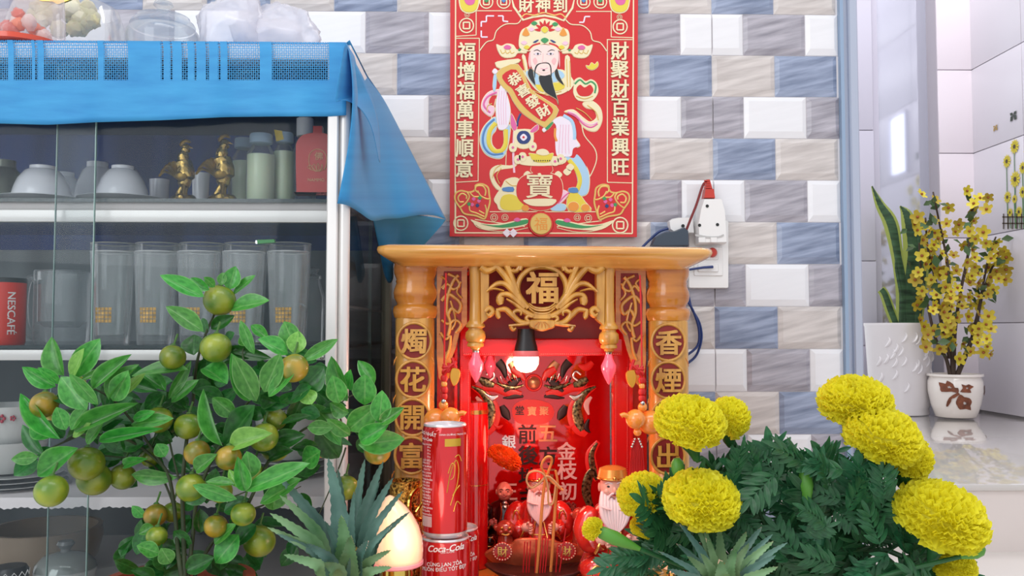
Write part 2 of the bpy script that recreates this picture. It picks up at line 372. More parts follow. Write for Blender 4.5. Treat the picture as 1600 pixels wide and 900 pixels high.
MB().box((XC+.001, YC+.02, FLOOR+.02), (XC+.003, CB-.02, ZT2)).build('side_pane', m_glass, cab, False)
MB().box((XL, YC+.03, ZT2-.004), (XC-.006, CB-.012, ZT2-.001)).build('lining', M('back_blue2', (44, 70, 112), .9), cab, False)
# backs: blue upper bay, grey below
MB().box((XL, CB-.012, S1-.03), (XC-.006, CB-.002, ZT2)).build('back_panel', M('back_blue', (30, 66, 146), .9, var=.3, vs=3, vstretch=(8, 1, .6), detail=0), cab, False)
MB().box((XL, CB-.012, S2-.03), (XC-.006, CB-.002, S1-.03)).build('back_panel', M('back_grey', (150, 158, 160), .8, var=.25, vs=3, vstretch=(6, 1, .5), detail=0), cab, False)
MB().box((XL, CB-.012, FLOOR), (XC-.006, CB-.002, S2-.03)).build('back_panel', M('back_dark', (92, 98, 100), .8, var=.3, vs=3, vstretch=(4, 1, .7), detail=0), cab, False)
XI = xp0+.002
def shelf(z, zr0, zr1, rail2=None):
    s_ = MB().box((XL, YC+.022, z-.0045), (XC-.004, CB-.014, z)).build('shelf', m_shelf if z > S3+.01 else M('shelf_white', (206, 204, 204), .5), cab, False)
    MB().box((XL, YC+.03, zr0), (XI, YC+.045, zr1), .001).build('rail', m_alu2, s_)
    if rail2: MB().box((XL, YC+.024, rail2[0]), (XI, YC+.03, rail2[1]), .001).build('rail', m_alu, s_)
shelf(S1, zat(329, YC+.03, 250), zat(310, YC+.03, 250), (zat(347, YC+.024, 250), zat(328, YC+.024, 250)))
shelf(S2, zat(562, YC+.03, 250), zat(544, YC+.03, 250), (zat(563, YC+.024, 250), zat(546, YC+.024, 250)))
shelf(S3, S3-.006, S3-.004); shelf(S4, S4-.02, S4-.005)
MB().box((XC-.006, YC+.03, zat(482, 1.3, 600)-.002), (XC-.002, CB-.02, zat(482, 1.3, 600)+.001)).build('side_rail', m_alu2, cab, False)
for (a, b, Y, nm) in ((-300, 145, YC+.006, 'a'), (84, 511, YC+.013, 'b')):
    p_ = MB().box((P(a, 450, Y).x, Y-.0015, FLOOR+.03), (P(b, 450, Y).x, Y+.0015, ZT2)).build('glass_door', m_glass, cab, False)
    e = P(145 if nm == 'a' else 84, 450, Y).x
    MB().box((e-.0005, Y-.0016, FLOOR+.03), (e+.0005, Y+.0016, ZT2)).build('glass_edge', m_gedge, p_, False)
lk = MB().lathe((P(503, 450, YC).x, YC+.004, zat(557, YC, 503)), [(.004, 0), (.003, -.004), (.0, -.005)], 12, ax='y').build('lock', M('chrome', (200, 200, 200), .15, 1), cab)
# ---- upper shelf
m_porc = M('porcelain', (238, 239, 244), .2, coat=.5)
def bowl(px, ytop, w, Y, z, label, foot=.42, group='upturned white bowls on the top shelf'):
    b = base_of(px, Y, z); r = w/2*mp(Y); h = zat(ytop, Y, px)-z
    rt = root('bowl', label, 'bowl', b, group if group else None)
    MB().lathe(b, [(r, 0), (r*.99, h*.08), (r*.93, h*.3), (r*.8, h*.58), (r*.58, h*.84), (r*foot*1.06, h*.9)], 36).build('bowl_body', m_porc, rt)
    MB().lathe(b, [(r*foot, h*.88), (r*foot, h), (r*foot*.9, h), (r*foot*.86, h*.95), (0.001, h*.94)], 30).build('foot_ring', m_porc, rt)
    return rt
def saucer(px, w, Y, z, h, label, cat='saucer', name='saucer', mt=None):
    b = base_of(px, Y, z); r = w/2*mp(Y)
    return single(name, MB().lathe(b, [(r*.5, 0), (r*.52, h*.2), (r*.8, h*.5), (r, h*.95), (r*.99, h), (r*.8, h*.7), (0, h*.4)], 36), mt or m_porc, label, cat)
saucer(62, 128, 1.21, S1, .012, 'white saucer under the leftmost upturned bowl on the top shelf')
bowl(62, 260, 88, 1.21, S1+.0125, 'white upturned rice bowl furthest left on the top shelf')
saucer(190, 134, 1.21, S1, .012, 'white saucer under the front upturned bowl right of the glass door edge')
bowl(188, 260, 78, 1.21, S1+.0125, 'white upturned bowl in front of another bowl, right of the door overlap')
bowl(148, 254, 74, 1.33, S1+.002, 'white upturned bowl half hidden behind the front right bowl')
bowl(98, 270, 62, 1.34, S1+.002, 'low white bowl peeking out between the two big upturned bowls')
def cup(px, yt, w, Y, z, label, mt=m_porc, tp=.75):
    b = base_of(px, Y, z); r = w/2*mp(Y); h = zat(yt, Y, px)-z
    return single('cup', MB().lathe(b, [(r*tp, 0), (r*.9, h*.3), (r, h), (r*.9, h), (r*.8, h*.3), (0, h*.1)], 24, caps=False), mt, label, 'cup')
cup(246, 281, 30, 1.3, S1, 'small bluish white cup behind the bowls, left of the gold roosters')
cup(311, 271, 27, 1.25, S1, 'small white tea cup between the two gold roosters')
cup(362, 276, 18, 1.36, S1, 'tiny dark cup behind the second rooster', M('dark_cup', (60, 60, 60), .3))
single('jar', MB().lathe(base_of(2, 1.2, S1), [(.016, 0), (.022, .005), (.023, .03), (.02, .045), (.014, .052), (.014, .062), (0, .064)], 24), M('dark_jar', (70, 74, 66), .12, .6, var=.5, vs=60), 'dark glossy jar cut by the left edge of the top shelf', 'jar')
# ---- gold roosters
m_gold = M('antique_gold', (176, 148, 84), .2, 1, var=.8, vs=90, bump=1, bs=160); m_goldd = M('antique_gold_dark', (122, 98, 46), .28, 1, var=.5, vs=60, bump=.5, bs=150)
def rooster(px, ytop, Y, w, flip, label):
    b = base_of(px, Y, S1); h = zat(ytop, Y, px)-S1; s = flip; rt = root('rooster_figurine', label, 'figurine', b, 'gold rooster figurines on the top shelf')
    def q(x, z, y=0): return (b.x+s*x*h, b.y+y*h, b.z+z*h)
    MB().lathe(b, [(.2*h, 0), (.23*h, .03*h), (.2*h, .09*h), (.15*h, .13*h)], 18, sy=.7).ball(q(.13, .07), .07*h).ball(q(-.12, .07), .065*h).ball(q(0, .08, -.12), .07*h).build('base', m_gold, rt)
    MB().tube(catmull([q(-.08, .12), q(.0, .3), (q(.03, .42)), q(.02, .56), q(-.02, .68), q(.0, .8), q(.03, .88)], 4), [x*h for x in ([.05]*4+[.1]*4+[.14]*4+[.13]*4+[.085]*4+[.065]*4+[.05])], 12).build('body', m_gold, rt)
    MB().ball(q(.02, .89), .065*h, sc=(1, .8, .9)).tube([q(.06, .9), q(.14, .87)], [.025*h, .004*h], 6).build('head', m_gold, rt)
    MB().tube(catmull([q(-.06, .9), q(-.02, .97), q(.04, .99), q(.1, .96)], 3), [.008*h, .03*h, .03*h, .03*h, .028*h, .03*h, .03*h, .03*h, .02*h, .006*h], 6).ball(q(.07, .83), .025*h).build('comb', m_goldd, rt)
    for k in range(6):
        a = .35+k*.26
        MB().tube(catmull([q(-.06, .36), q(-.1-.1*math.cos(a), .42+.14*math.sin(a)), q(-.12-.2*math.cos(a), .42+.24*math.sin(a)), q(-.16-.24*math.cos(a), .34+.24*math.sin(a))], 4), [.018*h]*5+[.024*h]*5+[.02*h]*2+[.006*h], 6).build('tail_feather', m_goldd, rt)
    for sd in (-1, 1): MB().ball(q(.0, .42, sd*.11), .1*h, sc=(1, .35, .8)).build('wing', m_goldd, rt)
    for sd in (-1, 1): MB().tube([q(.02, .3, sd*.05), q(.02, .2, sd*.05), q(.02, .1, sd*.06)], [.05*h, .025*h, .025*h], 8).build('leg', m_goldd, rt)
rooster(284, 219, 1.17, 46, 1, 'gold rooster figurine standing upright, left one beside the white cups')
rooster(345, 211, 1.17, 46, 1, 'gold rooster figurine with raised comb, beside the milky bottles')
# ---- bottles
m_milk = M('milky_liquid', (222, 228, 196), .4, var=.05, vs=20, sss=.2); m_clear = glassy('clear_glass', (236, 242, 242), .05, (225, 232, 235), .75, .03)
m_cap = M('frosted_cap', (150, 176, 196), .4)
def bottle(px, ytop, ylev, w, Y, label, capc=m_cap):
    b = base_of(px, Y, S1); r = w/2*mp(Y); h = zat(ytop, Y, px)-S1; zl = zat(ylev, Y, px)-S1
    rt = root('bottle', label, 'bottle', b, 'milky bottles on the top shelf')
    MB().lathe(b, [(r*.93, .001), (r*.95, .004), (r*.95, zl)], 28).build('liquid', m_milk, rt)
    MB().lathe(b, [(r*.9, 0), (r, .003), (r, zl), (r*.95, h*.74), (r*.55, h*.86), (r*.5, h*.88)], 28, caps=False).build('bottle_body', m_clear, rt)
    MB().lathe(b, [(r*.66, h*.86), (r*.8, h*.87), (r*.8, h*.98), (r*.74, h)], 24).build('cap', capc, rt)
    return rt
bottle(379, 217, 253, 38, 1.25, 'milky liquid bottle with the lowest cap, furthest left of the bottles')
bottle(405, 210, 243, 44, 1.18, 'milky liquid bottle standing in front with a wide frosted cap')
bt = bottle(442, 208, 238, 34, 1.2, 'milky liquid bottle with a yellow tag on its neck')
MB().prism([(429, 203), (441, 205), (444, 218), (432, 221)], 1.19, .002).build('tag', M('yellow_tag', (226, 196, 40), .5), bt, False)
b = base_of(474, 1.2, S1); h = zat(186, 1.2, 474)-S1
rt = root('bottle', 'tall clear bottle with a white cap behind the red flask', 'bottle', b)
MB().lathe(b, [(.014, 0), (.0155, .004), (.0155, h*.62), (.012, h*.74), (.009, h*.8)], 24, caps=False).build('bottle_body', m_clear, rt)
MB().lathe(b, [(.0115, h*.8), (.0115, h), (.008, h*1.02)], 20).build('cap', M('white_plastic', (226, 228, 230), .4), rt)
# red flask with the lotus emblem
Yf = 1.15; m_fr = M('red_flask', (176, 36, 30), .35, coat=.3)
fl_ = root('flask_bottle', 'red flat flask with a gilt lotus emblem at the right end of the top shelf', 'bottle', base_of(495, Yf, S1))
o_ = [(467, 301), (466, 240), (468, 226), (476, 216), (488, 212), (500, 211), (512, 212), (524, 218), (530, 228), (531, 302), (528, 306), (470, 306)]
MB().prism(catmull(o_, 3, True), Yf+.012, .022, bev=2).build('flask_body', m_fr, fl_)
MB().prism([(492, 212), (506, 212), (506, 200), (492, 200)], Yf+.006, .012).build('cap', m_fr, fl_)
m_gd = M('gilt_print', (196, 158, 112), .4)
e = MB(); e.ribbon([(486, 266), (483, 255), (483, 244), (488, 236), (496, 233), (505, 236), (510, 244), (510, 255), (507, 266)], 1.2, Yf-.0102, .0006, 3)
for k in (-1, -.5, 0, .5, 1):
    x = 497+k*12; e.ribbon([(497+k*3, 268), (x+k*2-2, 262), (x, 255+abs(k)*3), (x+2-k*2, 262), (497+k*3, 268)], 1, Yf-.0102, .0006, 3)
e.text('佛', 498, 244, 14, Yf-.0102, .0006); e.text('NAMMO', 494, 281, 7, Yf-.0102, .0005)
e.build('emblem', m_gd, fl_)
# ---- middle shelf: mugs and tumblers
m_gw = glassy('tumbler_glass', (252, 253, 253), .08, (225, 230, 232), 1.6, .03)
m_glint = glassy('rim_glint_glass', (252, 253, 253), .45, (235, 238, 240), .6, .03)
m_logo = M('tumbler_gold_print', (206, 164, 92), .5, .3, var=.4, vs=120)
def tumbler(px, yt, w, Y, label, logo=True, z=None):
    z = S2 if z is None else z; b = base_of(px, Y, z+.0005); r = w/2*mp(Y); h = zat(yt, Y, px)-z
    rt = root('glass_tumbler', label, 'glass', b, 'clear glass tumblers on the middle shelf')
    MB().lathe(b, [(r*.78, 0), (r*.8, .002), (r*.88, h*.4), (r, h-.001), (r*.985, h), (r*.95, h-.001), (r*.83, h*.4), (r*.74, .012), (0, .011)], 36, caps=False).build('tumbler_body', m_gw, rt)
    MB().tube([(b.x+math.cos(a*.2094)*r*.985, b.y+math.sin(a*.2094)*r*.985, b.z+h) for a in range(31)], .0009, 6).build('tumbler_rim_glint', m_glint, rt)  # added pale ring stands in for the highlight along the rim
    if logo:
        g_ = MB(); rr = r*.885
        for i in range(5):
            for j in range(4):
                a0 = -math.pi/2+(-.42+i*.17); a1 = a0+.14; z0 = h*.235+j*h*.042; z1 = z0+h*.034; k = 1 - (.25 if j == 3 and i in (0, 4) else 0)
                g_.add([(b.x+math.cos(a)*(rr+z_*.04)*1.0, b.y+math.sin(a)*(rr+z_*.04), b.z+z_) for a, z_ in ((a0, z0), (a1, z0), (a1, z1), (a0, z1))], [(0, 1, 2, 3)])
        g_.build('gold_print', m_logo, rt, False, kind='stuff')
nm = ['first', 'second', 'third', 'fourth', 'fifth']
for i, x in enumerate((175, 243, 310, 380, 450)):
    tumbler(x, 395, 64, 1.165, f'tall clear tumbler with a gold print, {nm[i]} from the left in the front row')
for i, x in enumerate((176, 246, 315, 384, 452)):
    tumbler(x, 382, 66, 1.255, f'clear tumbler standing {nm[i]} from the left in the back row', False)
b = base_of(488, 1.3, S2); h = zat(417, 1.3, 488)-S2
rt = root('stoppered_jar', 'small clear jar with a glass stopper beside the right cabinet post', 'jar', b)
MB().lathe(b, [(.017, 0), (.018, .003), (.019, h*.6), (.012, h*.78), (.011, h*.84)], 24, caps=False).build('jar_body', m_gw, rt)
MB().lathe(b, [(.013, h*.84), (.013, h*.88), (.006, h*.9), (.01, h*.97), (.004, h)], 20).build('stopper', m_gw, rt)
cl = root('clothes_peg', 'bright green plastic clip lying on the tumbler rims', 'clip', P(420, 381, 1.165))
MB().prism([(403, 375), (430, 374), (431, 380), (404, 382)], 1.165, .006, bev=.8).build('clip_arm', M('green_plastic', (40, 160, 60), .4), cl)
MB().prism([(400, 376), (406, 376), (406, 381), (400, 381)], 1.163, .003).build('clip_tip', M('chrome', (200, 200, 200), .15, 1), cl)
# red coffee mug
b = base_of(2, 1.16, S2); r = 35*mp(1.16); h = zat(441, 1.16, 5)-S2
mg = root('coffee_mug', 'red coffee mug with white lettering at the left edge of the middle shelf', 'mug', b)
MB().lathe(b, [(r*.95, 0), (r, .003), (r, h), (r*.93, h), (r*.9, .01), (0, .006)], 36, caps=False).build('mug_body', M('red_mug', (214, 56, 40), .3, coat=.3), mg)
MB().lathe(b, [(r*1.01, h-.001), (r*1.01, h+.005), (r*.92, h+.005), (r*.92, h-.001)], 36, caps=False).build('rim', M('dark_rim', (50, 54, 54), .3), mg)
def bend(b, r, px0):
    def f(p):
        a = (p.x-b.x)/r; return Vector((b.x+math.sin(a)*(r+.0004), b.y-math.cos(a)*(r+.0004)+ (p.y-b.y+r)*.0, p.z))
    return f
def wraptext(s, cx, cz, size, r, b, rot=0., off=0., shear=0.):
    """text laid round a standing cylinder; cx metres along its skin from the point nearest the room"""
    vs, fs, wd, ht = glyphs(s, off, 0.); m = MB(); ca, sa = math.cos(rot), math.sin(rot); out = []
    for v in vs:
        v = Vector((v.x+shear*v.y, v.y, 0)); x = cx+(v.x*ca-v.y*sa)*size; z = cz+(v.x*sa+v.y*ca)*size; a = x/r
        out.append((b.x+math.sin(a)*(r+.0005), b.y-math.cos(a)*(r+.0005), z))
    return m.add(out, fs)
wraptext('NESCAFÉ', r*math.asin(.8)+.001, zat(490, 1.16, 30), .0135, r, b, -math.pi/2, .012).build('lettering', M('white_print', (240, 238, 236), .5), mg, False)
# square beer mug
b = base_of(98, 1.2, S2+.0005); r = 36*mp(1.2); h = zat(424, 1.2, 98)-S2
bm = root('beer_mug', 'thick clear glass mug with a handle, right of the red mug', 'mug', b)
MB().lathe(b, [(r*.93, 0), (r, .006), (r, h-.002), (r*.97, h), (r*.88, h-.002), (r*.86, .03), (r*.6, .022), (0, .026)], 32, caps=False, power=.6).build('mug_body', m_gw, bm)
MB().tube(catmull([(b.x-r, b.y, b.z+h*.85), (b.x-r-.012, b.y, b.z+h*.9), (b.x-r-.018, b.y, b.z+h*.7), (b.x-r-.018, b.y, b.z+h*.35), (b.x-r-.01, b.y, b.z+h*.12), (b.x-r, b.y, b.z+h*.14)], 4), .005, 10).build('handle', m_gw, bm)
# ---- third shelf: lace paper, bowls, plates
lc = MB(); n_ = 120; rows = []
for j in range(8):
    rw_ = []
    for i in range(n_):
        x = XL+.3+(XI-XL-.3)*i/(n_-1)
        if j < 4: rw_.append((x, CB-.03-(CB-.03-YC-.02)*j/3, S3+.0012))
        else:
            d = (j-3)/4*(.012+.006*noise.noise(Vector((i*.23, 0, 0)))+.0015*(i%2)); rw_.append((x, YC+.0195, S3+.0012-d))
    rows.append(rw_)
lc.loft(rows, False, False)
lo = single('lace_shelf_liner', lc, M('white_lace', (232, 226, 228), .8), 'white lace paper liner draped over the third shelf', 'liner')
m_cer = M('pale_ceramic', (206, 208, 206), .25, coat=.3)
def rbowl(px, yt, yb, w, Y, label, k):
    z = zat(yb, Y, px); b = base_of(px, Y, z); r = w/2*mp(Y); h = zat(yt, Y, px)-z
    rt = root('flowered_bowl', label, 'bowl', b, 'stacked bowls on the third shelf')
    MB().lathe(b, [(r*.4, 0), (r*.5, h*.1), (r*.85, h*.5), (r, h), (r*.97, h), (r*.8, h*.5), (0, h*.2)], 36, caps=False).build('bowl_body', m_cer, rt)
    if k:
        for i, (a, s_) in enumerate(((-.5, .8), (-.25, 1), (0., 1.5), (.22, 1.2), (.45, .8))):
            f_ = MB(); aa = -math.pi/2+a
            for j in range(5):
                t = j*2*math.pi/5; f_.ball((b.x+math.cos(aa+.05*math.cos(t)*s_)*r*.99, b.y+math.sin(aa)*r*.985, b.z+h*.78+math.sin(t)*.003*s_), .0022*s_, 6, 4, (1, .25, 1))
            f_.build('painted_flower', M('red_paint', (176, 52, 72), .4), rt, kind='stuff')
z3 = S3+.002
y3 = lambda Y: 0
for k, (yt, w) in enumerate(((694, 100), (664, 116))):
    pass
def stack(px, Y, items):
    z = z3
    for (w, hh, kind_, label) in items:
        b = base_of(px, Y, z); r = w/2*mp(Y)
        if kind_ == 'plate': single('plate', MB().lathe(b, [(r*.55, 0), (r*.6, hh*.3), (r, hh*.9), (r, hh), (r*.6, hh*.5), (0, hh*.4)], 36), m_cer, label, 'plate')
        z += hh
    return z
zt = stack(30, 1.2, [(150, .006, 'plate', 'bottom grey plate of the stack at the far left of the third shelf'), (146, .006, 'plate', 'middle grey plate of the stack at the far left of the third shelf'), (140, .006, 'plate', 'top grey plate of the left stack, right under the bowls')])
b = base_of(18, 1.2, zt)
def nest(px, Y, z, r, h, label, fl):
    b = base_of(px, Y, z); rt = root('flowered_bowl' if fl else 'bowl', label, 'bowl', b, 'stacked bowls on the third shelf')
    MB().lathe(b, [(r*.45, 0), (r*.5, h*.06), (r*.85, h*.5), (r, h), (r*.97, h), (r*.8, h*.5), (0, h*.2)], 36, caps=False).build('bowl_body', m_cer, rt)
    if fl:
        for i, (a, s_) in enumerate(((-.35, .8), (-.1, 1), (.12, 1.5), (.34, 1.2), (.6, .8))):
            f_ = MB(); aa = -math.pi/2+a
            for j in range(5):
                t = j*2*math.pi/5; f_.ball((b.x+math.cos(aa+math.cos(t)*.06*s_)*r*.975, b.y+math.sin(aa+math.cos(t)*.06*s_)*r*.975, b.z+h*.8+math.sin(t)*.003*s_), .002*s_, 6, 4)
            f_.build('painted_flower', M('red_paint', (176, 52, 72), .4), rt, kind='stuff')
nest(18, 1.2, zt, .05, .042, 'lower pale bowl of the nested pair at the far left', False)
nest(18, 1.2, zt+.018, .052, zat(632, 1.2, 18)-zt-.018, 'pale bowl with red painted blossoms, top of the left stack', True)
zt = stack(455, 1.28, [(120, .008, 'plate', 'white plate at the bottom of the stack behind the kumquat tree'), (120, .008, 'plate', 'white plate in the middle of the stack behind the kumquat tree'), (116, .008, 'plate', 'white plate topping the stack behind the kumquat tree')])
nest(455, 1.28, zt, .05, zat(645, 1.28, 455)-zt, 'white bowl on the plate stack near the right post', False)
zt = stack(300, 1.3, [(140, .008, 'plate', 'white plate behind the kumquat trunk, lower of two'), (130, .008, 'plate', 'white plate behind the kumquat trunk, upper of two')])
nest(300, 1.3, zt, .056, .05, 'white serving bowl on two plates behind the kumquat trunk', False)
# ---- bottom shelf: casserole, lidded dish, dark round tin
m_cas = M('casserole', (150, 132, 112), .4, var=.1, vs=20); b = base_of(80, 1.3, S4); r = 82*mp(1.3); h = zat(822, 1.3, 80)-S4
ps = root('casserole_pot', 'wide beige earthen pot on the bottom shelf at the left', 'pot', b)
MB().lathe(b, [(r*.6, 0), (r*.9, h*.3), (r, h*.75), (r*.97, h*.95), (r*.98, h), (r*.9, h), (r*.9, h*.8), (r*.8, h*.3), (0, h*.1)], 40, caps=False).build('pot_body', m_cas, ps)
b = base_of(112, 1.18, S4)
ld = root('lidded_dish', 'glass lidded dish with a round knob in front of the beige pot', 'dish', b); zk = zat(845, 1.18, 112)-S4
MB().lathe(b, [(.03, 0), (.036, .02), (.038, zk-.035)], 32, caps=False).build('dish_body', m_cer, ld)
MB().lathe(b, [(.038, zk-.036), (.036, zk-.028), (.026, zk-.018), (.008, zk-.014)], 32).build('lid', M('lid_glass', (150, 156, 152), .1, .3), ld)
MB().lathe(b, [(.006, zk-.014), (.006, zk-.01), (.011, zk-.004), (.009, zk)], 18).build('knob', M('knob_grey', (110, 112, 112), .2), ld)
b = base_of(28, 1.14, S4); zk = zat(884, 1.14, 28)-S4
tn = root('round_tin', 'black round tin with a white zigzag rim at the bottom left corner', 'tin', b)
MB().lathe(b, [(.02, 0), (.021, zk*.9), (.018, zk), (0, zk)], 28).build('tin_body', M('black_tin', (26, 26, 28), .3), tn)
zg = MB(); zg.tube([(b.x+math.cos(a*math.pi/14)*.0212, b.y+math.sin(a*math.pi/14)*.0212, b.z+zk*.9-(.006 if a % 2 else 0)) for a in range(29)], .0006, 5); zg.build('zigzag_trim', M('white_print', (240, 238, 236), .5), tn)
b = base_of(215, 1.2, S4)
single('plate', MB().lathe(b, [(.05, 0), (.085, .012), (.085, .014), (0, .006)], 36), m_cer, 'pale plate flat on the bottom shelf right of the beige pot', 'plate')
# ================================================================ blue openwork tablecloth
def cloth_mat():
    m = bpy.data.materials.new('blue_cloth'); MATS['blue_cloth'] = m; m.use_nodes = True; nt = m.node_tree; N = nt.nodes; L = nt.links; b = N['Principled BSDF']
    b.inputs['Roughness'].default_value = .55; b.inputs['Sheen Weight'].default_value = .2
    uv = N.new('ShaderNodeUVMap').outputs[0]; sp = N.new('ShaderNodeSeparateXYZ'); L.new(uv, sp.inputs[0])
    def mth(op, a, c=None, d=None):
        n = N.new('ShaderNodeMath'); n.operation = op
        for i, v in enumerate((a, c, d)):
            if v is None: continue
            if isinstance(v, (int, float)): n.inputs[i].default_value = v
            else: L.new(v, n.inputs[i])
        return n.outputs[0]
    u, v = sp.outputs[0], sp.outputs[1]
    def ramp(inp, stops):
        r = N.new('ShaderNodeValToRGB'); r.color_ramp.interpolation = 'CONSTANT'; e = r.color_ramp.elements
        e[0].position = 0; e[0].color = (stops[0][1],)*3+(1,); e[1].position = stops[1][0]; e[1].color = (stops[1][1],)*3+(1,)
        for p, c in stops[2:]: q = e.new(p); q.color = (c, c, c, 1)
        L.new(inp, r.inputs[0]); return r.outputs[0]
    un = mth('DIVIDE', mth('ADD', u, 4), 12)
    def U(x): return (x/100+4)/12
    cols = ramp(un, [(0, 1), (U(-60), 0), (U(-20), 1), (U(12), 0), (U(20), 1), (U(46), 0), (U(52), 1), (U(57), 0), (U(66), 1), (U(150), 0), (U(160), 1), (U(186), .6), (U(196), 0), (U(248), 1), (U(253), 0), (U(262), 1), (U(268), 0), (U(281), 1), (U(290), 0), (U(300), 1), (U(305), 0), (U(318), 1), (U(326), 0), (U(338), 1), (U(342), 0), (U(352), 1), (U(402), 0), (U(425), 1), (U(512), 0), (U(548), .9), (U(556), 0)])
    vn = mth('DIVIDE', mth('ADD', v, 4), 8)
    rows = ramp(vn, [(0, 1), ((.07+4)/8, 1), ((.26+4)/8, 1), ((.58+4)/8, 0)])
    k = 92.
    lat = mth('MULTIPLY', mth('SINE', mth('MULTIPLY', u, k)), mth('SINE', mth('MULTIPLY', v, k)))
    hole = mth('MULTIPLY', mth('MULTIPLY', mth('GREATER_THAN', mth('ABSOLUTE', mth('ADD', lat, .12)), .3), cols), rows)
    al = mth('SUBTRACT', 1, mth('GREATER_THAN', hole, .5)); L.new(al, b.inputs['Alpha'])
    n = N.new('ShaderNodeTexNoise'); n.inputs['Scale'].default_value = 1.2; n.inputs['Detail'].default_value = 6; mp_ = N.new('ShaderNodeMapping'); mp_.inputs['Scale'].default_value = (1, 5, 1); L.new(uv, mp_.inputs[0]); L.new(mp_.outputs[0], n.inputs[0])
    mx = N.new('ShaderNodeMix'); mx.data_type = 'RGBA'; L.new(n.outputs[0], mx.inputs[0]); mx.inputs[6].default_value = (*lin((28, 128, 196)), 1); mx.inputs[7].default_value = (*lin((74, 182, 234)), 1)
    L.new(mx.outputs[2], b.inputs['Base Color'])
    bp = N.new('ShaderNodeBump'); bp.inputs['Strength'].default_value = .35; bp.inputs['Distance'].default_value = .002; L.new(n.outputs[0], bp.inputs['Height']); L.new(bp.outputs[0], b.inputs['Normal'])
    t = N.new('ShaderNodeBsdfTranslucent'); t.inputs[0].default_value = (*lin((60, 160, 225)), 1)
    ms = N.new('ShaderNodeMixShader'); ms.inputs[0].default_value = .22; L.new(b.outputs[0], ms.inputs[1])
    tr = N.new('ShaderNodeBsdfTransparent'); m3 = N.new('ShaderNodeMixShader'); L.new(al, m3.inputs[0]); L.new(tr.outputs[0], m3.inputs[1]); L.new(t.outputs[0], m3.inputs[2]); L.new(m3.outputs[0], ms.inputs[2])
    L.new(ms.outputs[0], N['Material Output'].inputs[0]); return m
m_cloth = cloth_mat()
tc = root('tablecloth', 'blue openwork cloth draped over the display cabinet, its corner hanging at the right side', 'tablecloth', (-.5, 1.2, ZT))
def hem(x): 
    pts = [(-300, 190), (0, 193), (75, 195), (150, 191), (250, 188), (350, 183), (430, 182), (512, 182), (541, 180)]
    for (a, b), (c, d) in zip(pts, pts[1:]):
        if x <= c: return b+(d-b)*(x-a)/(c-a)
    return 180
m = MB(); uv = []; xs = [-320+i*(541+320)/110 for i in range(111)]; rows = []
YF = YC-.003
for Y in (1.53, 1.4, 1.25, 1.15, 1.105):
    rows.append([Vector((P(x, 66, YC).x, Y, ZT+.0012)) for x in xs]); uv += [(x/100, -(Y-YC)*12.6) for x in xs]
rows.append([Vector((P(x, 66, YC).x, YC-.003, ZT+.0005)) for x in xs]); uv += [(x/100, 0.02) for x in xs]
for j in range(1, 15):
    t = j/14; rw_ = []
    for x in xs:
        y = 68+(hem(x)-68)*t; wv = .0025*math.sin(x*.035+1)*t+.0015*math.sin(x*.09)*t
        rw_.append(P(x+(4*t*t if x > 500 else 0)*0, y, YF-.001*t+wv*.8-.0015)); uv.append((x/100, (y-66)/100))
    rows.append(rw_)
m.loft(rows, False, False); m.build('front_drop', m_cloth, tc, solid=.0004, uv=uv, ang=180)
def pc(pts, n):
    q = catmull(pts, 8); L_ = [0]
    for a, b in zip(q, q[1:]): L_.append(L_[-1]+math.dist(a[:2], b[:2]))
    out = []
    for i in range(n):
        d = L_[-1]*i/(n-1); k = 0
        while k < len(L_)-2 and L_[k+1] < d: k += 1
        t = (d-L_[k])/max(1e-6, L_[k+1]-L_[k]); out.append(tuple(a+(b-a)*t for a, b in zip(q[k], q[k+1])))
    return out
def patch(name, top, bot, ns=40, nt=24, rip=.010, fr=14, mid=None, side=None):
    a, b = pc(top, ns), pc(bot, ns); rows = []; uv = []
    for j in range(nt):
        t = j/(nt-1); rw_ = []
        for i in range(ns):
            s = i/(ns-1); p = [u+(v-u)*t for u, v in zip(a[i], b[i])]
            if side: p[0] += side(s, t)
            p[2] += rip*math.sin(fr*s+1.2)*t*(1-.5*abs(2*s-1))
            rw_.append(P(p[0], p[1], p[2])); uv.append((5.55+p[0]/300-1.7, 1+p[1]/100))
        rows.append(rw_)
    return MB().loft(rows, False, False).build(name, m_cloth, tc, solid=.0004, uv=uv, ang=180)
patch('side_drop', [(541, 67, 1.08), (550, 82, 1.10), (562, 101, 1.19), (596, 150, 1.35), (612, 178, 1.44)], [(527, 318, 1.075), (540, 320, 1.083), (549, 324, 1.10), (563, 333, 1.14), (582, 345, 1.18), (602, 342, 1.22), (625, 341, 1.27), (655, 336, 1.32), (680, 337, 1.37), (697, 343, 1.40)], side=lambda s, t: 15*math.sin(math.pi*min(1, t)**.8)*max(0, 1-s/.3))
MB().loft([[Vector((XC+.008, y, ZT+.0012)) for y in (1.09, 1.19, 1.35, 1.52)], [P(541, 67, 1.09), P(562, 101, 1.19), P(596, 150, 1.35), P(612, 178, 1.44)]], False, False).build('side_fold', m_cloth, tc, uv=[(5.6, 1)]*8, solid=.0004)
patch('corner_flap', [(538, 71, 1.07), (530, 115, 1.068), (524, 157, 1.068), (534, 156, 1.075), (550, 161, 1.09), (566, 174, 1.11), (581, 202, 1.13), (592, 252, 1.15)], [(541, 68, 1.07), (548, 85, 1.09), (557, 101, 1.11), (567, 120, 1.13), (576, 140, 1.15), (585, 165, 1.16), (592, 200, 1.17), (594, 254, 1.17)], nt=12, rip=.004, fr=9)
patch('inner_fold', [(582, 338, 1.26), (610, 338, 1.3), (650, 336, 1.33), (697, 343, 1.39)], [(600, 428, 1.37), (607, 442, 1.375), (614, 436, 1.38), (618, 404, 1.385), (650, 394, 1.385), (690, 352, 1.385)], rip=.006, fr=11)
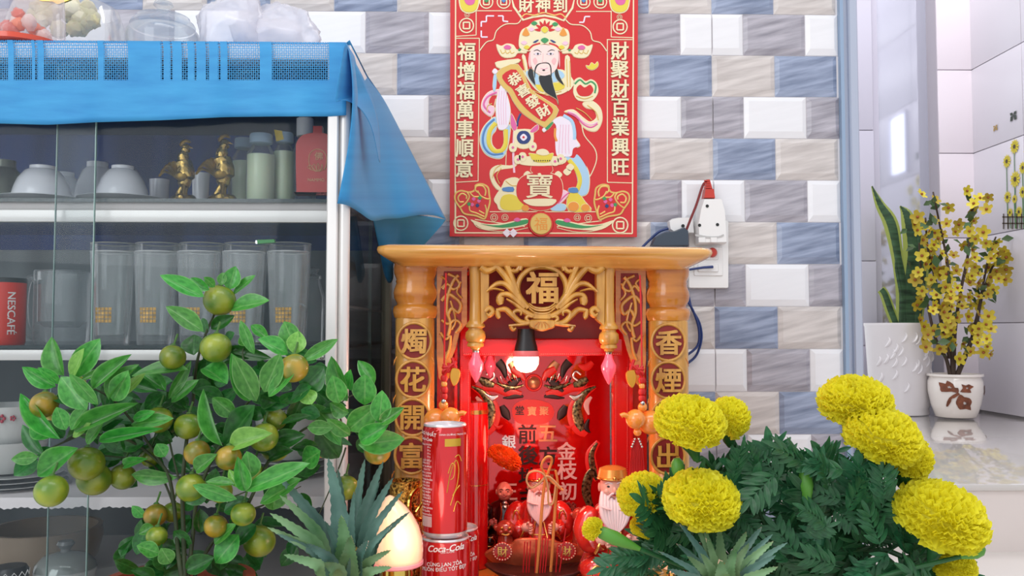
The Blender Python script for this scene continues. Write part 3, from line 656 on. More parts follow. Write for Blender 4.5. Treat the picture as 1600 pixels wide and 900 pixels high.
# ================================================================ things on the cabinet
ZS = ZT+.0025
b = Vector((xb_(95, 1.33), 1.33, ZS)); r = 88*mp(1.33)
fb = root('candy_bowl', 'round glass bowl of candied coconut on the cabinet at the top left', 'bowl', b)
MB().lathe(b, [(r*.45, 0), (r*.7, r*.12), (r*.92, r*.4), (r, r*.75), (r*.95, r*1.15), (r*.85, r*1.45), (r*.83, r*1.45), (r*.93, r*1.15), (r*.98, r*.75), (r*.9, r*.42), (r*.68, r*.14), (0, .002)], 48, caps=False).build('bowl_body', glassy('candy_glass', (252, 252, 252), .1, (225, 225, 230), .6, .03), fb)
m_candy = M('candied_coconut', (226, 218, 172), .5, var=.12, vs=80, bump=.5, bs=200, rnd=.12, sss=.15)
cm = proto(MB().ball((0, 0, 0), 1, 12, 8, fn=lambda d: 1+.35*noise.noise(d*2.3)+.12*noise.noise(d*6)), m_candy, 'candy')
for i in range(46):
    px = R.uniform(50, 150); py = R.uniform(10, 54); Y = 1.30+R.uniform(-.02, .03); p = P(px, py, Y)
    if (px-98)**2/2400+(py-25)**2/1100 > 1.1: continue
    o = place('candied_coconut', cm, None, p, Matrix.Rotation(R.uniform(0, 6), 3, 'Z') @ Matrix.Rotation(R.uniform(0, 6), 3, 'X'), R.uniform(.008, .013))
    tag(o, 'crinkled pale yellow piece of candied coconut in the glass bowl', 'sweet', 'candied coconut pieces in the glass bowl')
b = Vector((xb_(22, 1.15), 1.15, ZS)); r = 66*mp(1.15)
rl = root('sweets_box', 'red round sweets tray with a clear cover in front of the candy bowl', 'box', b)
MB().lathe(b, [(r*.92, 0), (r, .003), (r, zat(50, 1.10, 30)-ZS), (r*.9, zat(48, 1.10, 30)-ZS), (0, zat(48, 1.10, 30)-ZS)], 40).build('tray', M('red_plastic', (206, 72, 48), .25, coat=.3), rl)
MB().lathe(b, [(r*.94, .006), (r*.96, .04), (r*.9, .08), (r*.5, .1)], 40, caps=False).build('cover', glassy('cover_glass', (250, 246, 246), .1, (235, 225, 225), .5, .08), rl)
for i in range(9):
    p = b+Vector((R.uniform(-.035, .035), R.uniform(-.02, .0), .016+R.uniform(0, .03)))
    o = place('wrapped_sweet', cm, None, p, Matrix.Rotation(R.uniform(0, 6), 3, 'Y'), (.011, .008, .009)); o.data = proto(MB().ball((0, 0, 0), 1, 10, 7, fn=lambda d: 1+.3*noise.noise(d*2.3)), M(f'sweet_{i%3}', [(226, 120, 84), (222, 196, 190), (206, 90, 70)][i % 3], .3, coat=.5, rnd=.1), 'sweet')
    tag(o, 'shiny wrapped sweet inside the red tray with the clear cover', 'sweet', 'wrapped sweets in the red tray')
MB().prism(catmull([(64, 2), (84, 4), (92, 8), (104, 4), (116, -2), (104, -8), (84, -6)], 3, True), 1.21, .004).build('gold_bow', M('gold_foil', (214, 180, 90), .2, 1), fb)
b = Vector((xb_(247, 1.25), 1.25, ZS)); Yj = 1.25
j = root('glass_jar', 'clear glass jar with a knobbed lid on the cabinet top', 'jar', b)
def zj_(y): return zat(y, Yj, 247)-ZS
def rj(w): return w/2*mp(Yj)
m_jar = glassy('jar_glass', (252, 253, 253), .12, (215, 218, 226), .8, .03)
MB().lathe(b, [(rj(80), 0), (rj(100), .01), (rj(112), zj_(62)), (rj(108), zj_(52)), (rj(98), zj_(46)), (rj(94), zj_(46)), (rj(104), zj_(53)), (rj(108), zj_(63)), (rj(96), .012), (0, .006)], 40, caps=False).build('jar_body', m_jar, j)
MB().lathe(b, [(rj(92), zj_(44)), (rj(98), zj_(41)), (rj(94), zj_(37)), (rj(84), zj_(33)), (rj(80), zj_(28)), (rj(56), zj_(24)), (rj(24), zj_(21)), (rj(16), zj_(18))], 40).build('lid', m_jar, j)
MB().lathe(b, [(rj(14), zj_(19)), (rj(18), zj_(14)), (rj(30), zj_(9)), (rj(26), zj_(4)), (0, zj_(2))], 24).build('knob', m_jar, j)
# crumpled plastic bag
bg = MB(); bp_ = P(392, 40, 1.28)
def crump(d):
    return 1+.22*noise.noise(d*1.7+Vector((3, 1, 0)))+.16*abs(noise.noise(d*4.5))+.05*noise.noise(d*11)
bg.ball((xb_(358, 1.25), 1.25, ZS+.062), .05, 48, 30, (1.0, .8, 1.0), crump); bg.ball((xb_(425, 1.27), 1.27, ZS+.056), .05, 48, 30, (1.25, .8, .95), crump)
bg.tube(catmull([(xb_(372, 1.25), 1.25, ZS+.1), (xb_(392, 1.25), 1.25, ZS+.125), (xb_(420, 1.25), 1.25, ZS+.14)], 5), [.02, .022, .02, .018, .012, .01, .012, .016, .018, .02, .02], 10)
mbg = glassy('plastic_bag', (250, 250, 252), .42, (250, 246, 252), .4, .12)
single('plastic_bag', bg, mbg, 'crumpled white plastic bag on the cabinet beside the knobbed jar', 'bag', ang=180)
# ================================================================ relief poster on the wall
YP = 1.538
po = root('wealth_poster', 'red embossed poster of a bearded wealth god hung above the altar roof', 'poster', P(848, 372, YP+.01))
m_red = M('poster_red', (208, 28, 30), .32, coat=.3); m_cream = M('poster_cream', (236, 224, 184), .35, .12); m_goldp = M('poster_gold', (222, 186, 104), .3, .35)
cols = {'red': m_red, 'cream': m_cream, 'gold': m_goldp, 'white': M('poster_white', (236, 226, 238), .35), 'pink': M('poster_pink', (222, 100, 160), .35), 'lpink': M('poster_light_pink', (240, 196, 214), .35),
        'yellow': M('poster_yellow', (226, 206, 70), .35), 'blue': M('poster_blue', (84, 132, 190), .35), 'lblue': M('poster_light_blue', (170, 206, 232), .35), 'green': M('poster_green', (60, 150, 90), .35),
        'skin': M('poster_skin', (246, 218, 210), .4), 'black': M('poster_black', (34, 36, 40), .4), 'dred': M('poster_dark_red', (160, 20, 26), .35), 'orange': M('poster_orange', (230, 150, 60), .35), 'cheek': M('poster_cheek', (240, 184, 184), .45), 'dblue': M('poster_dark_blue', (40, 60, 120), .4)}
def zA(x, y): return (740+x/6.923, 20+y/6.923)
def zB(x, y): return (740+x/6.923, 140+y/6.923)
def zC(x, y): return (690+x/4.284, 180+y/4.284)
def zD(x, y): return (690+x/4.7375, y/4.7375)
MB().prism([(704, -40), (703, 370), (994, 371), (996, -40)], YP+.008, .008).build('board', m_red, po, False)
LV = {}
def shp(name, pts, col, lv=1., z=None, sm=4, out=0., t=.0008):
    q = [z(*p) for p in pts] if z else list(pts)
    if sm: q = catmull(q, sm, True)
    Yb = YP-.0012*lv
    if out: MB().prism(grow(q, out), YP, YP-Yb+.0, bev=.3).build(name+'_outline', m_cream, po, ang=30)
    o = MB().prism(grow(q, -.2) if out else q, YP, (YP-Yb)+t, bev=.25).build(name, cols[col], po, ang=30)
    return o
def line(name, pts, wd, col='cream', lv=.6, z=None, sm=4, t=.0009):
    q = [z(*p) for p in pts] if z else pts
    m_ = MB()
    if sm: m_.ribbon(q, wd, YP-.001*lv, t, sm)
    else:
        for a, b in zip(q, q[1:]): m_.ribbon([a, b], wd, YP-.001*lv, t, 1)
    return m_.build(name, cols[col], po)
def txt(ch, x, y, s, col='cream', lv=1., rot=0., sx=1., nm='character', off=.022):
    m_ = MB().text(ch, x, y, s, YP-.001*lv+.001, .0026, off, rot, sx); return m_.build(nm, cols[col], po, False)
# frames
for pts in ([(712, -30), (711, 364), (988, 365), (990, -30)],): line('border', pts, 2.2, 'cream', 0, None, 0)
for pts in ([(744, 17), (744, 55), (712, 57)], [(712, 60), (749, 60), (747, 283), (712, 285)], [(955, 17), (955, 58), (989, 59)], [(988, 62), (948, 62)], [(949, 62), (949, 285), (988, 286)], [(744, 17), (800, 17)], [(900, 18), (955, 18)], [(712, 289), (712, 364)], [(765, 331), (935, 331)], [(742, 343), (820, 354)], [(870, 354), (940, 345)]): line('frame_line', pts, 1.6, 'cream', 0, None, 0)
line('arch', [(749, 80), (760, 66), (771, 62), (776, 48), (790, 38), (808, 37), (814, 31)], 1.8)
line('arch', [(884, 31), (892, 38), (910, 40), (922, 50), (926, 63), (938, 67), (948, 80)], 1.8)
for pts in ([(752, 42), (752, 34), (760, 34), (760, 25), (772, 25)], [(778, 25), (786, 25), (786, 33), (794, 34)], [(752, 48), (752, 58), (762, 58)], [(905, 35), (912, 35), (914, 26), (922, 26)]): line('key_pattern', pts, 2.4, 'white', 0, None, 0)
for i, ch in enumerate('福增福萬事順意'): txt(ch, 729-i*.6, (81, 112, 142, 172, 202, 232, 263)[i], 31, sx=.95)
for i, ch in enumerate('財聚財百業興旺'): txt(ch, 968+i*.2, (80, 109, 139, 168, 198, 230, 261)[i], 31, sx=.95)
# fan plaque at the top
shp('plaque', [(797, -14), (804, 10), (818, 30), (833, 25), (851, 23), (868, 26), (880, 31), (893, 12), (900, -14)], 'red', .8, None, 0, 3.2)
line('plaque_scroll', [(815, 27), (822, 22), (835, 24), (850, 20), (866, 24), (876, 22), (884, 28)], 3, 'gold', 1)
for ch, x in zip('財神到', (822, 848, 875)): txt(ch, x, 9, 25, 'cream', 1.6)
for x, y in ((717, 4), (741, 2), (731, 5)): pass
for x, s_ in ((733, 1), (968, -1)): shp('gold_ingot', [(x-15, -6), (x-8, 0), (x+8, 0), (x+15, -6), (x+12, 14), (x, 20), (x-12, 14)], 'yellow', 1, None, 4, 1.6); shp('ingot_top', [(x-7, -4), (x+9, -6), (x+8, 6), (x, 9), (x-6, 5)], 'pink', 1.4, None, 3, 0)
def coin(x, y, r, r2=True):
    m_ = MB(); m_.ribbon([(x+r*math.cos(a*.5236), y+r*math.sin(a*.5236)) for a in range(13)], r*.2, YP-.0004, .001, 3); m_.build('coin_ring', m_cream, po)
    q = r*.45; m_ = MB(); sq = [(x-q, y-q), (x+q, y-q), (x+q, y+q), (x-q, y+q), (x-q, y-q)]
    for a, b in zip(sq, sq[1:]): m_.ribbon([a, b], r*.22, YP-.0004, .001, 1)
    m_.build('coin_hole', m_cream, po)
for x, y, r in ((729, 40, 11), (969, 42, 11), (720, 349, 11), (969, 352, 12), (772, 340, 5.5), (789, 340, 5), (902, 340, 5), (919, 341, 5.5)): coin(x, y, r)
for x in (760, 787, 912, 938): coin(x, 3, 10); shp('coin_gem', [(x-4, -1), (x+4, -1), (x, 5)], 'green' if x in (760, 938) else 'blue', .4, None, 2)
for x, y in ((730, 23), (968, 27)): coin(x, y, 4)
# corner hearts
for s_ in (1, -1):
    def h(x, y): 
        X, Y_ = zC(x, y); return (X, Y_) if s_ == 1 else (1694-X+ (0), Y_+1)
    shp('corner_ornament', [(85, 570), (90, 520), (130, 500), (180, 510), (215, 500), (225, 465), (270, 455), (315, 480), (325, 530), (330, 580), (315, 640), (290, 700), (230, 680), (150, 665), (120, 625)], 'gold', .9, h, 4, 0)
    shp('ornament_field', grow(catmull([h(*p) for p in [(85, 570), (90, 520), (130, 500), (180, 510), (215, 500), (225, 465), (270, 455), (315, 480), (325, 530), (330, 580), (315, 640), (290, 700), (230, 680), (150, 665), (120, 625)]], 4, True), -2.6), 'red', 1.1, None, 0, 0)
    for q in ([(165, 512), (185, 545), (160, 590), (120, 620)], [(240, 505), (262, 540), (300, 560), (322, 560)], [(190, 520), (215, 545), (250, 545)], [(185, 600), (190, 640), (230, 655), (285, 680)], [(290, 600), (300, 640), (290, 690)], [(250, 640), (285, 660)]): line('ornament_curl', q, 2.6, 'gold', 1.8, h)
    for q in ([(150, 580), (120, 580), (110, 550), (135, 525), (165, 540), (165, 560)], [(245, 520), (225, 500), (235, 475), (275, 475), (295, 505), (290, 540)]): line('ornament_curl', q, 2.8, 'gold', 1.8, h)
    for k, (x, y, c) in enumerate([(215, 562, 'pink'), (240, 605, 'dblue'), (250, 575, 'pink'), (205, 600, 'pink'), (256, 556, 'green'), (184, 596, 'green')]): shp('gem', [(x-14, y), (x, y-14), (x+14, y), (x, y+14)], c, 1.8, h, 4, 0)
for s_ in (1, -1):
    f_ = lambda x, y: (x, y) if s_ == 1 else (1694-x, y+1)
    shp('cloud_band', [(735, 343), (760, 350), (790, 348), (822, 341), (822, 352), (790, 358), (755, 358)], 'cream', .3, f_, 4, 0)
    shp('cloud_leaf', [(752, 350), (780, 352), (822, 343), (822, 350), (785, 356)], 'green', .9, f_, 4, 0)
    shp('cloud_gem', [(802, 344), (808, 340), (814, 344), (808, 347)], 'pink', 1.4, f_, 4, 0)
line('wave_line', [(738, 345), (750, 357), (790, 362), (825, 356)], 1.2); line('wave_line', [(870, 356), (905, 363), (940, 358), (958, 347)], 1.2)
m_ = MB().prism([(845+20*math.cos(a*.2618), 350+20*math.sin(a*.2618)) for a in range(24)], YP, .0035, bev=1.2).build('coin_seal', m_red, po)
MB().prism([(845+17*math.cos(a*.2618), 350+17*math.sin(a*.2618)) for a in range(24)], YP-.002, .003, bev=1).build('coin_face', m_goldp, po)
txt('福', 845, 350, 22, 'orange', 3.8, 0, 1., 'seal_character', 0)
for x in (792, 802): MB().prism([(x-7, 364), (x, 357), (x+7, 364), (x, 371)], YP-.001, .002).build('tape_piece', cols['white'], po, False)
# ribbons and robe of the god, back to front
shp('sash_left', [(310, 0), (180, 20), (110, 90), (85, 180), (110, 240), (190, 290), (230, 200), (160, 150), (200, 60), (310, 60)], 'lpink', .3, zB, 4, .8)
line('sash_fold', [(250, 30), (150, 80), (110, 170), (180, 250)], 3.2, 'pink', .9, zB)
line('cord_line', [(240, 100), (200, 270), (190, 330)], 1.4, 'cream', .2, zB)
line('cord_line', [(355, 640), (345, 900)], 1.4, 'cream', .2, zB)
shp('sleeve_band_left', [(240, 300), (150, 360), (90, 450), (72, 560), (110, 670), (190, 730), (300, 740), (360, 640), (395, 400), (330, 400), (330, 580), (270, 660), (200, 600), (195, 500), (240, 430)], 'lblue', .5, zB, 4, 1.2)
line('sleeve_pattern', [(225, 320), (140, 400), (100, 520), (120, 630), (200, 700), (320, 690)], 3.6, 'blue', 1.2, zB)
line('sleeve_lining', [(240, 360), (175, 450), (165, 580), (220, 660), (300, 660), (345, 590), (350, 430)], 7, 'yellow', 1.3, zB)
shp('sleeve_left', [(300, -60), (240, 150), (260, 400), (310, 440), (370, 400), (400, 260), (380, 120), (330, -20)], 'white', 1.2, zB, 4, .6)
shp('robe', [(400, 200), (440, 250), (560, 260), (720, 380), (850, 330), (1000, 280), (1080, 380), (1100, 560), (1150, 610), (1110, 650), (1220, 820), (1220, 980), (1200, 1100), (980, 1180), (400, 1180), (300, 1000), (180, 900), (300, 820), (430, 820), (430, 500)], 'red', .25, zB, 3, 0)
line('sash_belt', [(510, 260), (480, 330), (470, 400)], 4, 'dblue', .6, zB)
line('robe_hem', [(440, 440), (430, 700), (440, 900)], 3.8, 'lpink', .6, zB)
shp('sleeve_right', [(850, 340), (960, 290), (1060, 340), (1100, 520), (1150, 610), (1080, 640), (1060, 720), (990, 730), (900, 720), (880, 560), (890, 400)], 'white', .9, zB, 4, .8)
line('sleeve_edge', [(970, 280), (1060, 340), (1090, 450), (1090, 540)], 5.5, 'lblue', 1.5, zB)
line('sleeve_edge', [(885, 420), (880, 500), (900, 560)], 4, 'orange', 1.5, zB)
for k in range(4): line('sleeve_crease', [(940+k*30, 380), (930+k*32, 540), (920+k*38, 690)], 1.2, 'lpink', 1.7, zB)
shp('ribbon_right', [(980, 240), (1080, 220), (1180, 300), (1260, 350), (1330, 300), (1300, 220), (1220, 200), (1180, 150), (1270, 120), (1370, 200), (1390, 330), (1340, 440), (1260, 450), (1180, 400), (1120, 300), (1060, 260)], 'cream', .4, zB, 4, .6)
for k in range(2): line('ribbon_fold', [(1020, 235+k*15), (1110, 270+k*25), (1190, 350+k*25), (1270, 380+k*28), (1340, 350+k*20)], 2.6, 'pink' if k else 'lpink', 1.2, zB)
line('cord_line', [(1170, 380), (1200, 500), (1310, 640), (1330, 760), (1280, 900), (1240, 960)], 1.8, 'cream', .2, zB)
shp('trouser_right', [(980, 720), (1080, 740), (1120, 700), (1200, 800), (1250, 930), (1240, 1100), (1180, 1150), (1080, 1130), (1120, 1000), (1080, 860)], 'lblue', .5, zB, 4, 1)
line('trouser_lining', [(1030, 760), (1110, 860), (1150, 980), (1120, 1090)], 7, 'yellow', 1.4, zB)
shp('scarf_left', [(180, 880), (260, 820), (420, 820), (470, 740), (480, 800), (430, 850), (300, 870), (220, 920), (240, 1000), (300, 1080), (250, 1080), (190, 990)], 'cream', .5, zB, 4, .5)
# lower hem, ingots on the ground
shp('gold_pile_left', [(370, 600), (350, 560), (400, 480), (430, 430), (510, 420), (560, 500), (600, 600), (560, 640), (400, 640)], 'cream', .6, zC, 4, 0)
shp('gold_heap', [(390, 590), (410, 540), (470, 530), (520, 560), (560, 620), (480, 640), (410, 630)], 'yellow', 1.2, zC, 4, 0)
shp('boot_band_left', [(410, 485), (480, 480), (480, 515), (410, 510)], 'blue', 1.3, zC, 2, .5)
shp('boot_band_right', [(850, 490), (905, 485), (915, 520), (855, 520)], 'blue', 1.3, zC, 2, .5)
shp('robe_corner_right', [(850, 530), (910, 520), (960, 580), (1000, 640), (850, 640)], 'yellow', .7, zC, 3, .8)
for x, y, r_ in ((882, 612, 38), (962, 620, 30), (560, 622, 26)): shp('gold_ball', [(x+r_*math.cos(a), y+r_*.85*math.sin(a)) for a in (0, .785, 1.57, 2.356, 3.14, 3.93, 4.71, 5.5)], 'orange', 1.8, zC, 3, .4)
shp('figure_sash', [(760, 560), (800, 500), (850, 520), (830, 560), (780, 600)], 'lpink', 1.2, zC, 3, .5)
shp('figure_boot', [(730, 610), (770, 590), (830, 600), (820, 640), (740, 640)], 'lblue', 1.1, zC, 3, .5)
line('sash_stripe', [(780, 590), (820, 545), (850, 520)], 2.4, 'pink', 1.9, zC)
# ingot dish and waist medallion
shp('medallion_wing_left', [(410, 260), (470, 400), (440, 450), (400, 380)], 'pink', 1.2, zB, 3, .8)
shp('medallion_wing_right', [(690, 380), (700, 430), (640, 470), (610, 450)], 'pink', 1.2, zB, 3, .8)
shp('medallion', [(430, 450), (500, 430), (600, 430), (650, 460), (640, 600), (580, 640), (500, 640), (440, 590)], 'cream', 1, zB, 2, .4)
shp('medallion_disc', [(465, 520), (500, 455), (580, 455), (620, 520), (580, 585), (500, 585)], 'dblue', 1.6, zB, 3, 0)
shp('medallion_core', [(500, 520), (540, 480), (580, 520), (540, 560)], 'white', 2.2, zB, 4, 0); shp('medallion_pearl', [(525, 520), (540, 505), (555, 520), (540, 535)], 'red', 2.7, zB, 4, 0)
for x, y in ((425, 630), (640, 620), (530, 730), (940, 750), (480, 760), (880, 780)): 
    shp('plum_blossom', [(x-45, y), (x-25, y-45), (x+25, y-45), (x+45, y), (x+25, y+45), (x-25, y+45)], 'cream', 1.9, zB, 3, 0); shp('blossom_heart', [(x-16, y), (x, y-16), (x+16, y), (x, y+16)], 'pink', 2.6, zB, 3, 0)
shp('ingot_dish', [(470, 740), (640, 720), (860, 720), (1000, 740), (960, 810), (700, 830), (500, 810)], 'cream', 1.4, zB, 4, 0)
shp('big_ingot', [(610, 720), (600, 690), (680, 700), (740, 700), (800, 700), (860, 690), (850, 740), (810, 790), (680, 790), (630, 760)], 'yellow', 2, zB, 4, .6)
shp('ingot_dome', [(680, 700), (690, 660), (750, 645), (800, 665), (815, 705), (750, 720)], 'cream', 2.6, zB, 4, .3)
for x in range(650, 830, 24): MB().prism([zB(x, 762), zB(x+9, 762), zB(x+9, 776), zB(x, 776)], YP-.003, .0012).build('ingot_stud', cols['black'], po, False)
# urn with the blessing character
shp('urn_neck', [(600, 340), (740, 340), (720, 400), (620, 400)], 'red', 1.1, zC, 2, .8)
shp('urn', [(500, 480), (530, 420), (600, 390), (700, 385), (780, 410), (810, 470), (800, 560), (740, 620), (660, 640), (580, 620), (510, 560)], 'red', 1.6, zC, 4, .8)
shp('urn_plate', [(545, 570), (650, 560), (765, 565), (740, 605), (660, 612), (590, 605)], 'cream', 2.6, zC, 3, 0)
txt('寶', *zC(655, 472), 42, 'cream', 2.9, 0, 1.1, 'urn_character', .01)
for x, y in ((575, 400), (780, 400), (840, 380), (860, 350)): shp('blossom_hand', [zC(x-28, y), zC(x, y-26), zC(x+28, y), zC(x, y+26)], 'cream', 1.4, None, 4, 0)
for q in ([(560, 470), (600, 430), (700, 425)], [(620, 570), (700, 600), (740, 590)], [(400, 330), (360, 360), (340, 420)], [(430, 440), (470, 470), (520, 470)]): line('gold_crease', q, 1.3, 'gold', 1.6, zC)
for q in ([(1110, 200), (1200, 250), (1280, 330)], [(1230, 170), (1320, 240), (1350, 330)], [(300, 850), (250, 930), (280, 1020)], [(200, 150), (150, 180), (150, 240)]): line('gold_crease', q, 1.5, 'gold', 1.3, zB)
for q in ([(620, 830), (760, 880), (950, 850)], [(1005, 500), (1010, 640), (1015, 800)], [(1040, 520), (1045, 800)], [(530, 500), (560, 640)], [(260, 560), (470, 520)], [(1110, 900), (1200, 930), (1290, 900)]): line('gold_crease', q, 1.4, 'gold', 1.9, zA)
for k in range(5): line('tassel_stripe', [(420+k*0, 0), (421, 0)], .5, 'gold', .1, zB) if False else None
for k in range(4): line('sleeve_crease', [(280+k*26, 10), (270+k*26, 180), (280+k*24, 380)], 1.1, 'lpink', 1.9, zB)
# head
shp('shoulder', [(540, 640), (600, 620), (900, 610), (1000, 640), (1090, 760), (1000, 860), (860, 900), (740, 880), (640, 800)], 'cream', .8, zA, 4, 0)
shp('cloud_heart', [(1080, 800), (1090, 730), (1150, 700), (1210, 740), (1270, 720), (1330, 760), (1350, 850), (1310, 930), (1250, 960), (1130, 950), (1080, 880)], 'cream', .8, zA, 4, 0)
line('heart_line', [(1095, 770), (1150, 725), (1210, 770), (1270, 745), (1320, 790), (1310, 870)], 3, 'green', 1.5, zA); shp('heart_gem', [(1110, 830), (1150, 780), (1200, 810), (1260, 780), (1295, 840), (1250, 900), (1150, 900)], 'red', 1.4, zA, 4, 0)
shp('streamer_right', [(990, 470), (1040, 480), (1050, 640), (1060, 820), (990, 830), (985, 600)], 'cream', 1, zA, 2, 0)
shp('streamer_left', [(520, 470), (560, 470), (590, 640), (560, 660)], 'cream', 1, zA, 2, 0)
shp('collar_left', [(560, 650), (640, 630), (760, 750), (740, 860), (640, 780)], 'lblue', 1.3, zA, 3, .5)
shp('collar_right', [(880, 620), (960, 640), (980, 700), (860, 760), (820, 700)], 'lblue', 1.3, zA, 3, .5)
shp('collar_yellow', [(840, 770), (970, 760), (980, 820), (880, 850)], 'yellow', 1.5, zA, 3, .3); shp('collar_yellow', [(660, 780), (740, 790), (760, 860), (700, 840)], 'yellow', 1.5, zA, 3, .3)
for s_ in (1, -1):
    f_ = lambda x, y: zA(x if s_ == 1 else 1532-x, y+(0 if s_ == 1 else 3))
    shp('hat_wing', [(245, 345), (300, 360), (360, 335), (430, 350), (470, 400), (560, 400), (570, 440), (480, 440), (440, 480), (340, 490), (280, 450)], 'cream', 1.2, f_, 4, .3)
    shp('hat_gem', [(325, 375), (360, 352), (405, 370), (395, 398), (345, 400)], 'pink', 2.2, f_, 3, 0)
    shp('wing_bead', [(478, 405), (495, 390), (512, 405), (495, 420)], 'green', 2.2, f_, 3, 0)
    for k in range(3): line('wing_curl', [(290+k*50, 400), (310+k*50, 440), (340+k*50, 425)], 1.5, 'gold', 2, f_)
shp('hat', [(500, 390), (490, 280), (520, 190), (590, 150), (640, 100), (700, 80), (760, 65), (830, 80), (890, 100), (950, 160), (1020, 190), (1040, 280), (1020, 390), (930, 420), (770, 340), (610, 420)], 'cream', 1.6, zA, 4, 0)
for k in range(7):
    a = math.pi*(k-3)/6.2; x, y = 768+150*0, 200; dx, dy = math.sin(a), -math.cos(a)
    shp('hat_flame', [(768+dx*45-dy*14, 195+dy*45+dx*14), (768+dx*75-dy*16, 195+dy*75+dx*16), (768+dx*115, 195+dy*115), (768+dx*75+dy*16, 195+dy*75-dx*16), (768+dx*45+dy*14, 195+dy*45-dx*14)], 'red', 2.2, zA, 2, 0)
shp('hat_jewel', [(728, 190), (768, 152), (808, 190), (768, 228)], 'yellow', 2.8, zA, 4, .5); shp('hat_jade', [(725, 300), (768, 275), (812, 300), (768, 335)], 'green', 2.6, zA, 4, 0)
for x in (565, 968): shp('hat_peach', [(x-42, 245), (x-25, 200), (x, 165), (x+25, 200), (x+42, 245), (x, 262)], 'orange', 2.4, zA, 3, .5)
for x, y, c in ((545, 330, 'lpink'), (990, 335, 'lpink'), (655, 120, 'green'), (880, 130, 'green'), (625, 185, 'lpink'), (910, 185, 'lpink'), (575, 380, 'yellow'), (950, 380, 'yellow')): shp('hat_cloud', [(x-35, y), (x, y-24), (x+35, y), (x, y+24)], c, 2.4, zA, 4, 0)
for pts in ([(640, 325), (680, 300), (705, 300), (670, 330)], [(890, 325), (850, 300), (825, 300), (860, 330)]): shp('hat_bow', pts, 'dblue', 2.5, zA, 2, 0)
line('hat_band', [(590, 405), (640, 355), (720, 330)], 3.4, 'red', 2.2, zA); line('hat_band', [(815, 330), (890, 355), (945, 405)], 3.4, 'red', 2.2, zA)
for s_ in (0, 1): shp('ear', [(600+s_*330, 440), (625+s_*295, 430), (630+s_*290, 540), (610+s_*320, 600), (590+s_*345, 540)], 'cheek', 1.4, zA, 4, 0)
shp('face', [(615, 420), (640, 390), (700, 360), (770, 350), (840, 365), (900, 395), (918, 440), (915, 540), (890, 620), (830, 670), (760, 690), (700, 670), (640, 620), (615, 540)], 'skin', 2, zA, 4, 0, .0012)
shp('cheek', [(640, 520), (665, 490), (690, 530), (665, 570)], 'cheek', 3.25, zA, 4, 0, .0002); shp('cheek', [(840, 530), (870, 490), (895, 520), (870, 570)], 'cheek', 3.25, zA, 4, 0, .0002)
line('eyebrow', [(650, 415), (690, 403), (735, 430)], (1, 2, .8), 'black', 3, zA); line('eyebrow', [(800, 425), (840, 403), (878, 410)], (.8, 2, 1), 'black', 3, zA)
for x in (692, 830): shp('eye_white', [(x-38, 452), (x, 436), (x+35, 450), (x, 468)], 'white', 3.3, zA, 3, 0, .0003); shp('pupil', [(x-11, 452), (x+2, 440), (x+15, 452), (x+2, 466)], 'black', 3.6, zA, 3, 0, .0003); line('eyelid', [(x-40, 450), (x, 435), (x+36, 448)], .9, 'black', 3.4, zA)
line('nose', [(752, 440), (750, 500), (740, 528), (762, 535), (790, 525)], .9, 'cheek', 3, zA)
shp('moustache_field', [(700, 560), (760, 550), (830, 560), (820, 640), (760, 660), (700, 640)], 'skin', 3.1, zA, 4, 0, .0003)
line('moustache', [(660, 700), (665, 620), (690, 565), (750, 545), (810, 550), (835, 600), (840, 710)], (.8, 2.2, 2.4, 1.6, 2.4, 2.2, .8), 'black', 3.4, zA)
line('mouth', [(725, 600), (760, 612), (800, 598)], .9, 'pink', 3.4, zA); shp('lip', [(738, 628), (757, 618), (776, 628), (757, 638)], 'black', 3.6, zA, 3, 0, .0003)
shp('beard', [(705, 690), (770, 685), (835, 680), (860, 780), (940, 900), (980, 1000), (1010, 1060), (1030, 1200)[:2], (980, 1100), (900, 1000), (780, 870), (720, 780)], 'black', 2.6, lambda x, y: (740+(x if y < 900 else 905+(x-980)*.25)/6.923, 20+(y if y < 900 else 900+(y-900)*.33)/6.923), 3, .4)
shp('sideburn', [(600, 610), (640, 620), (650, 680), (670, 790), (620, 740), (585, 670)], 'black', 2.4, zA, 3, .3); shp('sideburn', [(875, 640), (905, 610), (930, 690), (980, 790), (920, 750), (885, 700)], 'black', 2.4, zA, 3, .3)
shp('small_ingot', [(1215, 570), (1250, 575), (1275, 540), (1310, 560), (1340, 530), (1345, 580), (1290, 620), (1235, 605)], 'yellow', .8, zA, 4, .6)
# scroll across the chest
shp('scroll_roll_top', [(235, 560), (260, 530), (480, 500), (490, 540), (290, 610)], 'cream', 1.8, zA, 2, .4)
shp('scroll_knob', [(200, 640), (230, 605), (265, 640), (230, 670)], 'white', 2, zA, 4, .3)
shp('scroll_tassel', [(220, 670), (250, 670), (245, 800), (225, 860), (205, 800)], 'lblue', 1.2, zA, 3, .3)
shp('scroll_border', [zA(255, 640), zA(480, 560), zB(620, -5), zB(780, 110), zB(920, 225), zB(800, 400), zB(740, 400), zB(540, 270), zB(440, 150), zB(380, 40), zA(290, 780)], 'gold', 2, None, 3, .5)
shp('scroll_field', [zA(310, 680), zA(460, 620), zB(600, 30), zB(740, 120), zB(860, 220), zB(800, 320), zB(740, 345), zB(580, 225), zB(480, 110), zB(420, 0), zA(350, 770)], 'red', 2.5, None, 3, 0)
for ch, (x, y) in zip('恭喜發財', ((804, 124), (817, 142), (832, 159), (849, 174))): txt(ch, x, y, 20, 'cream', 3.6, math.radians(32), 1.1, 'scroll_character', .03)
shp('scroll_knob', [(740, 440), (760, 415), (790, 440), (760, 465)], 'white', 2, zB, 4, .3); shp('scroll_roll_end', [(770, 420), (850, 350), (860, 370), (800, 440)], 'green', 2, zB, 2, .4)
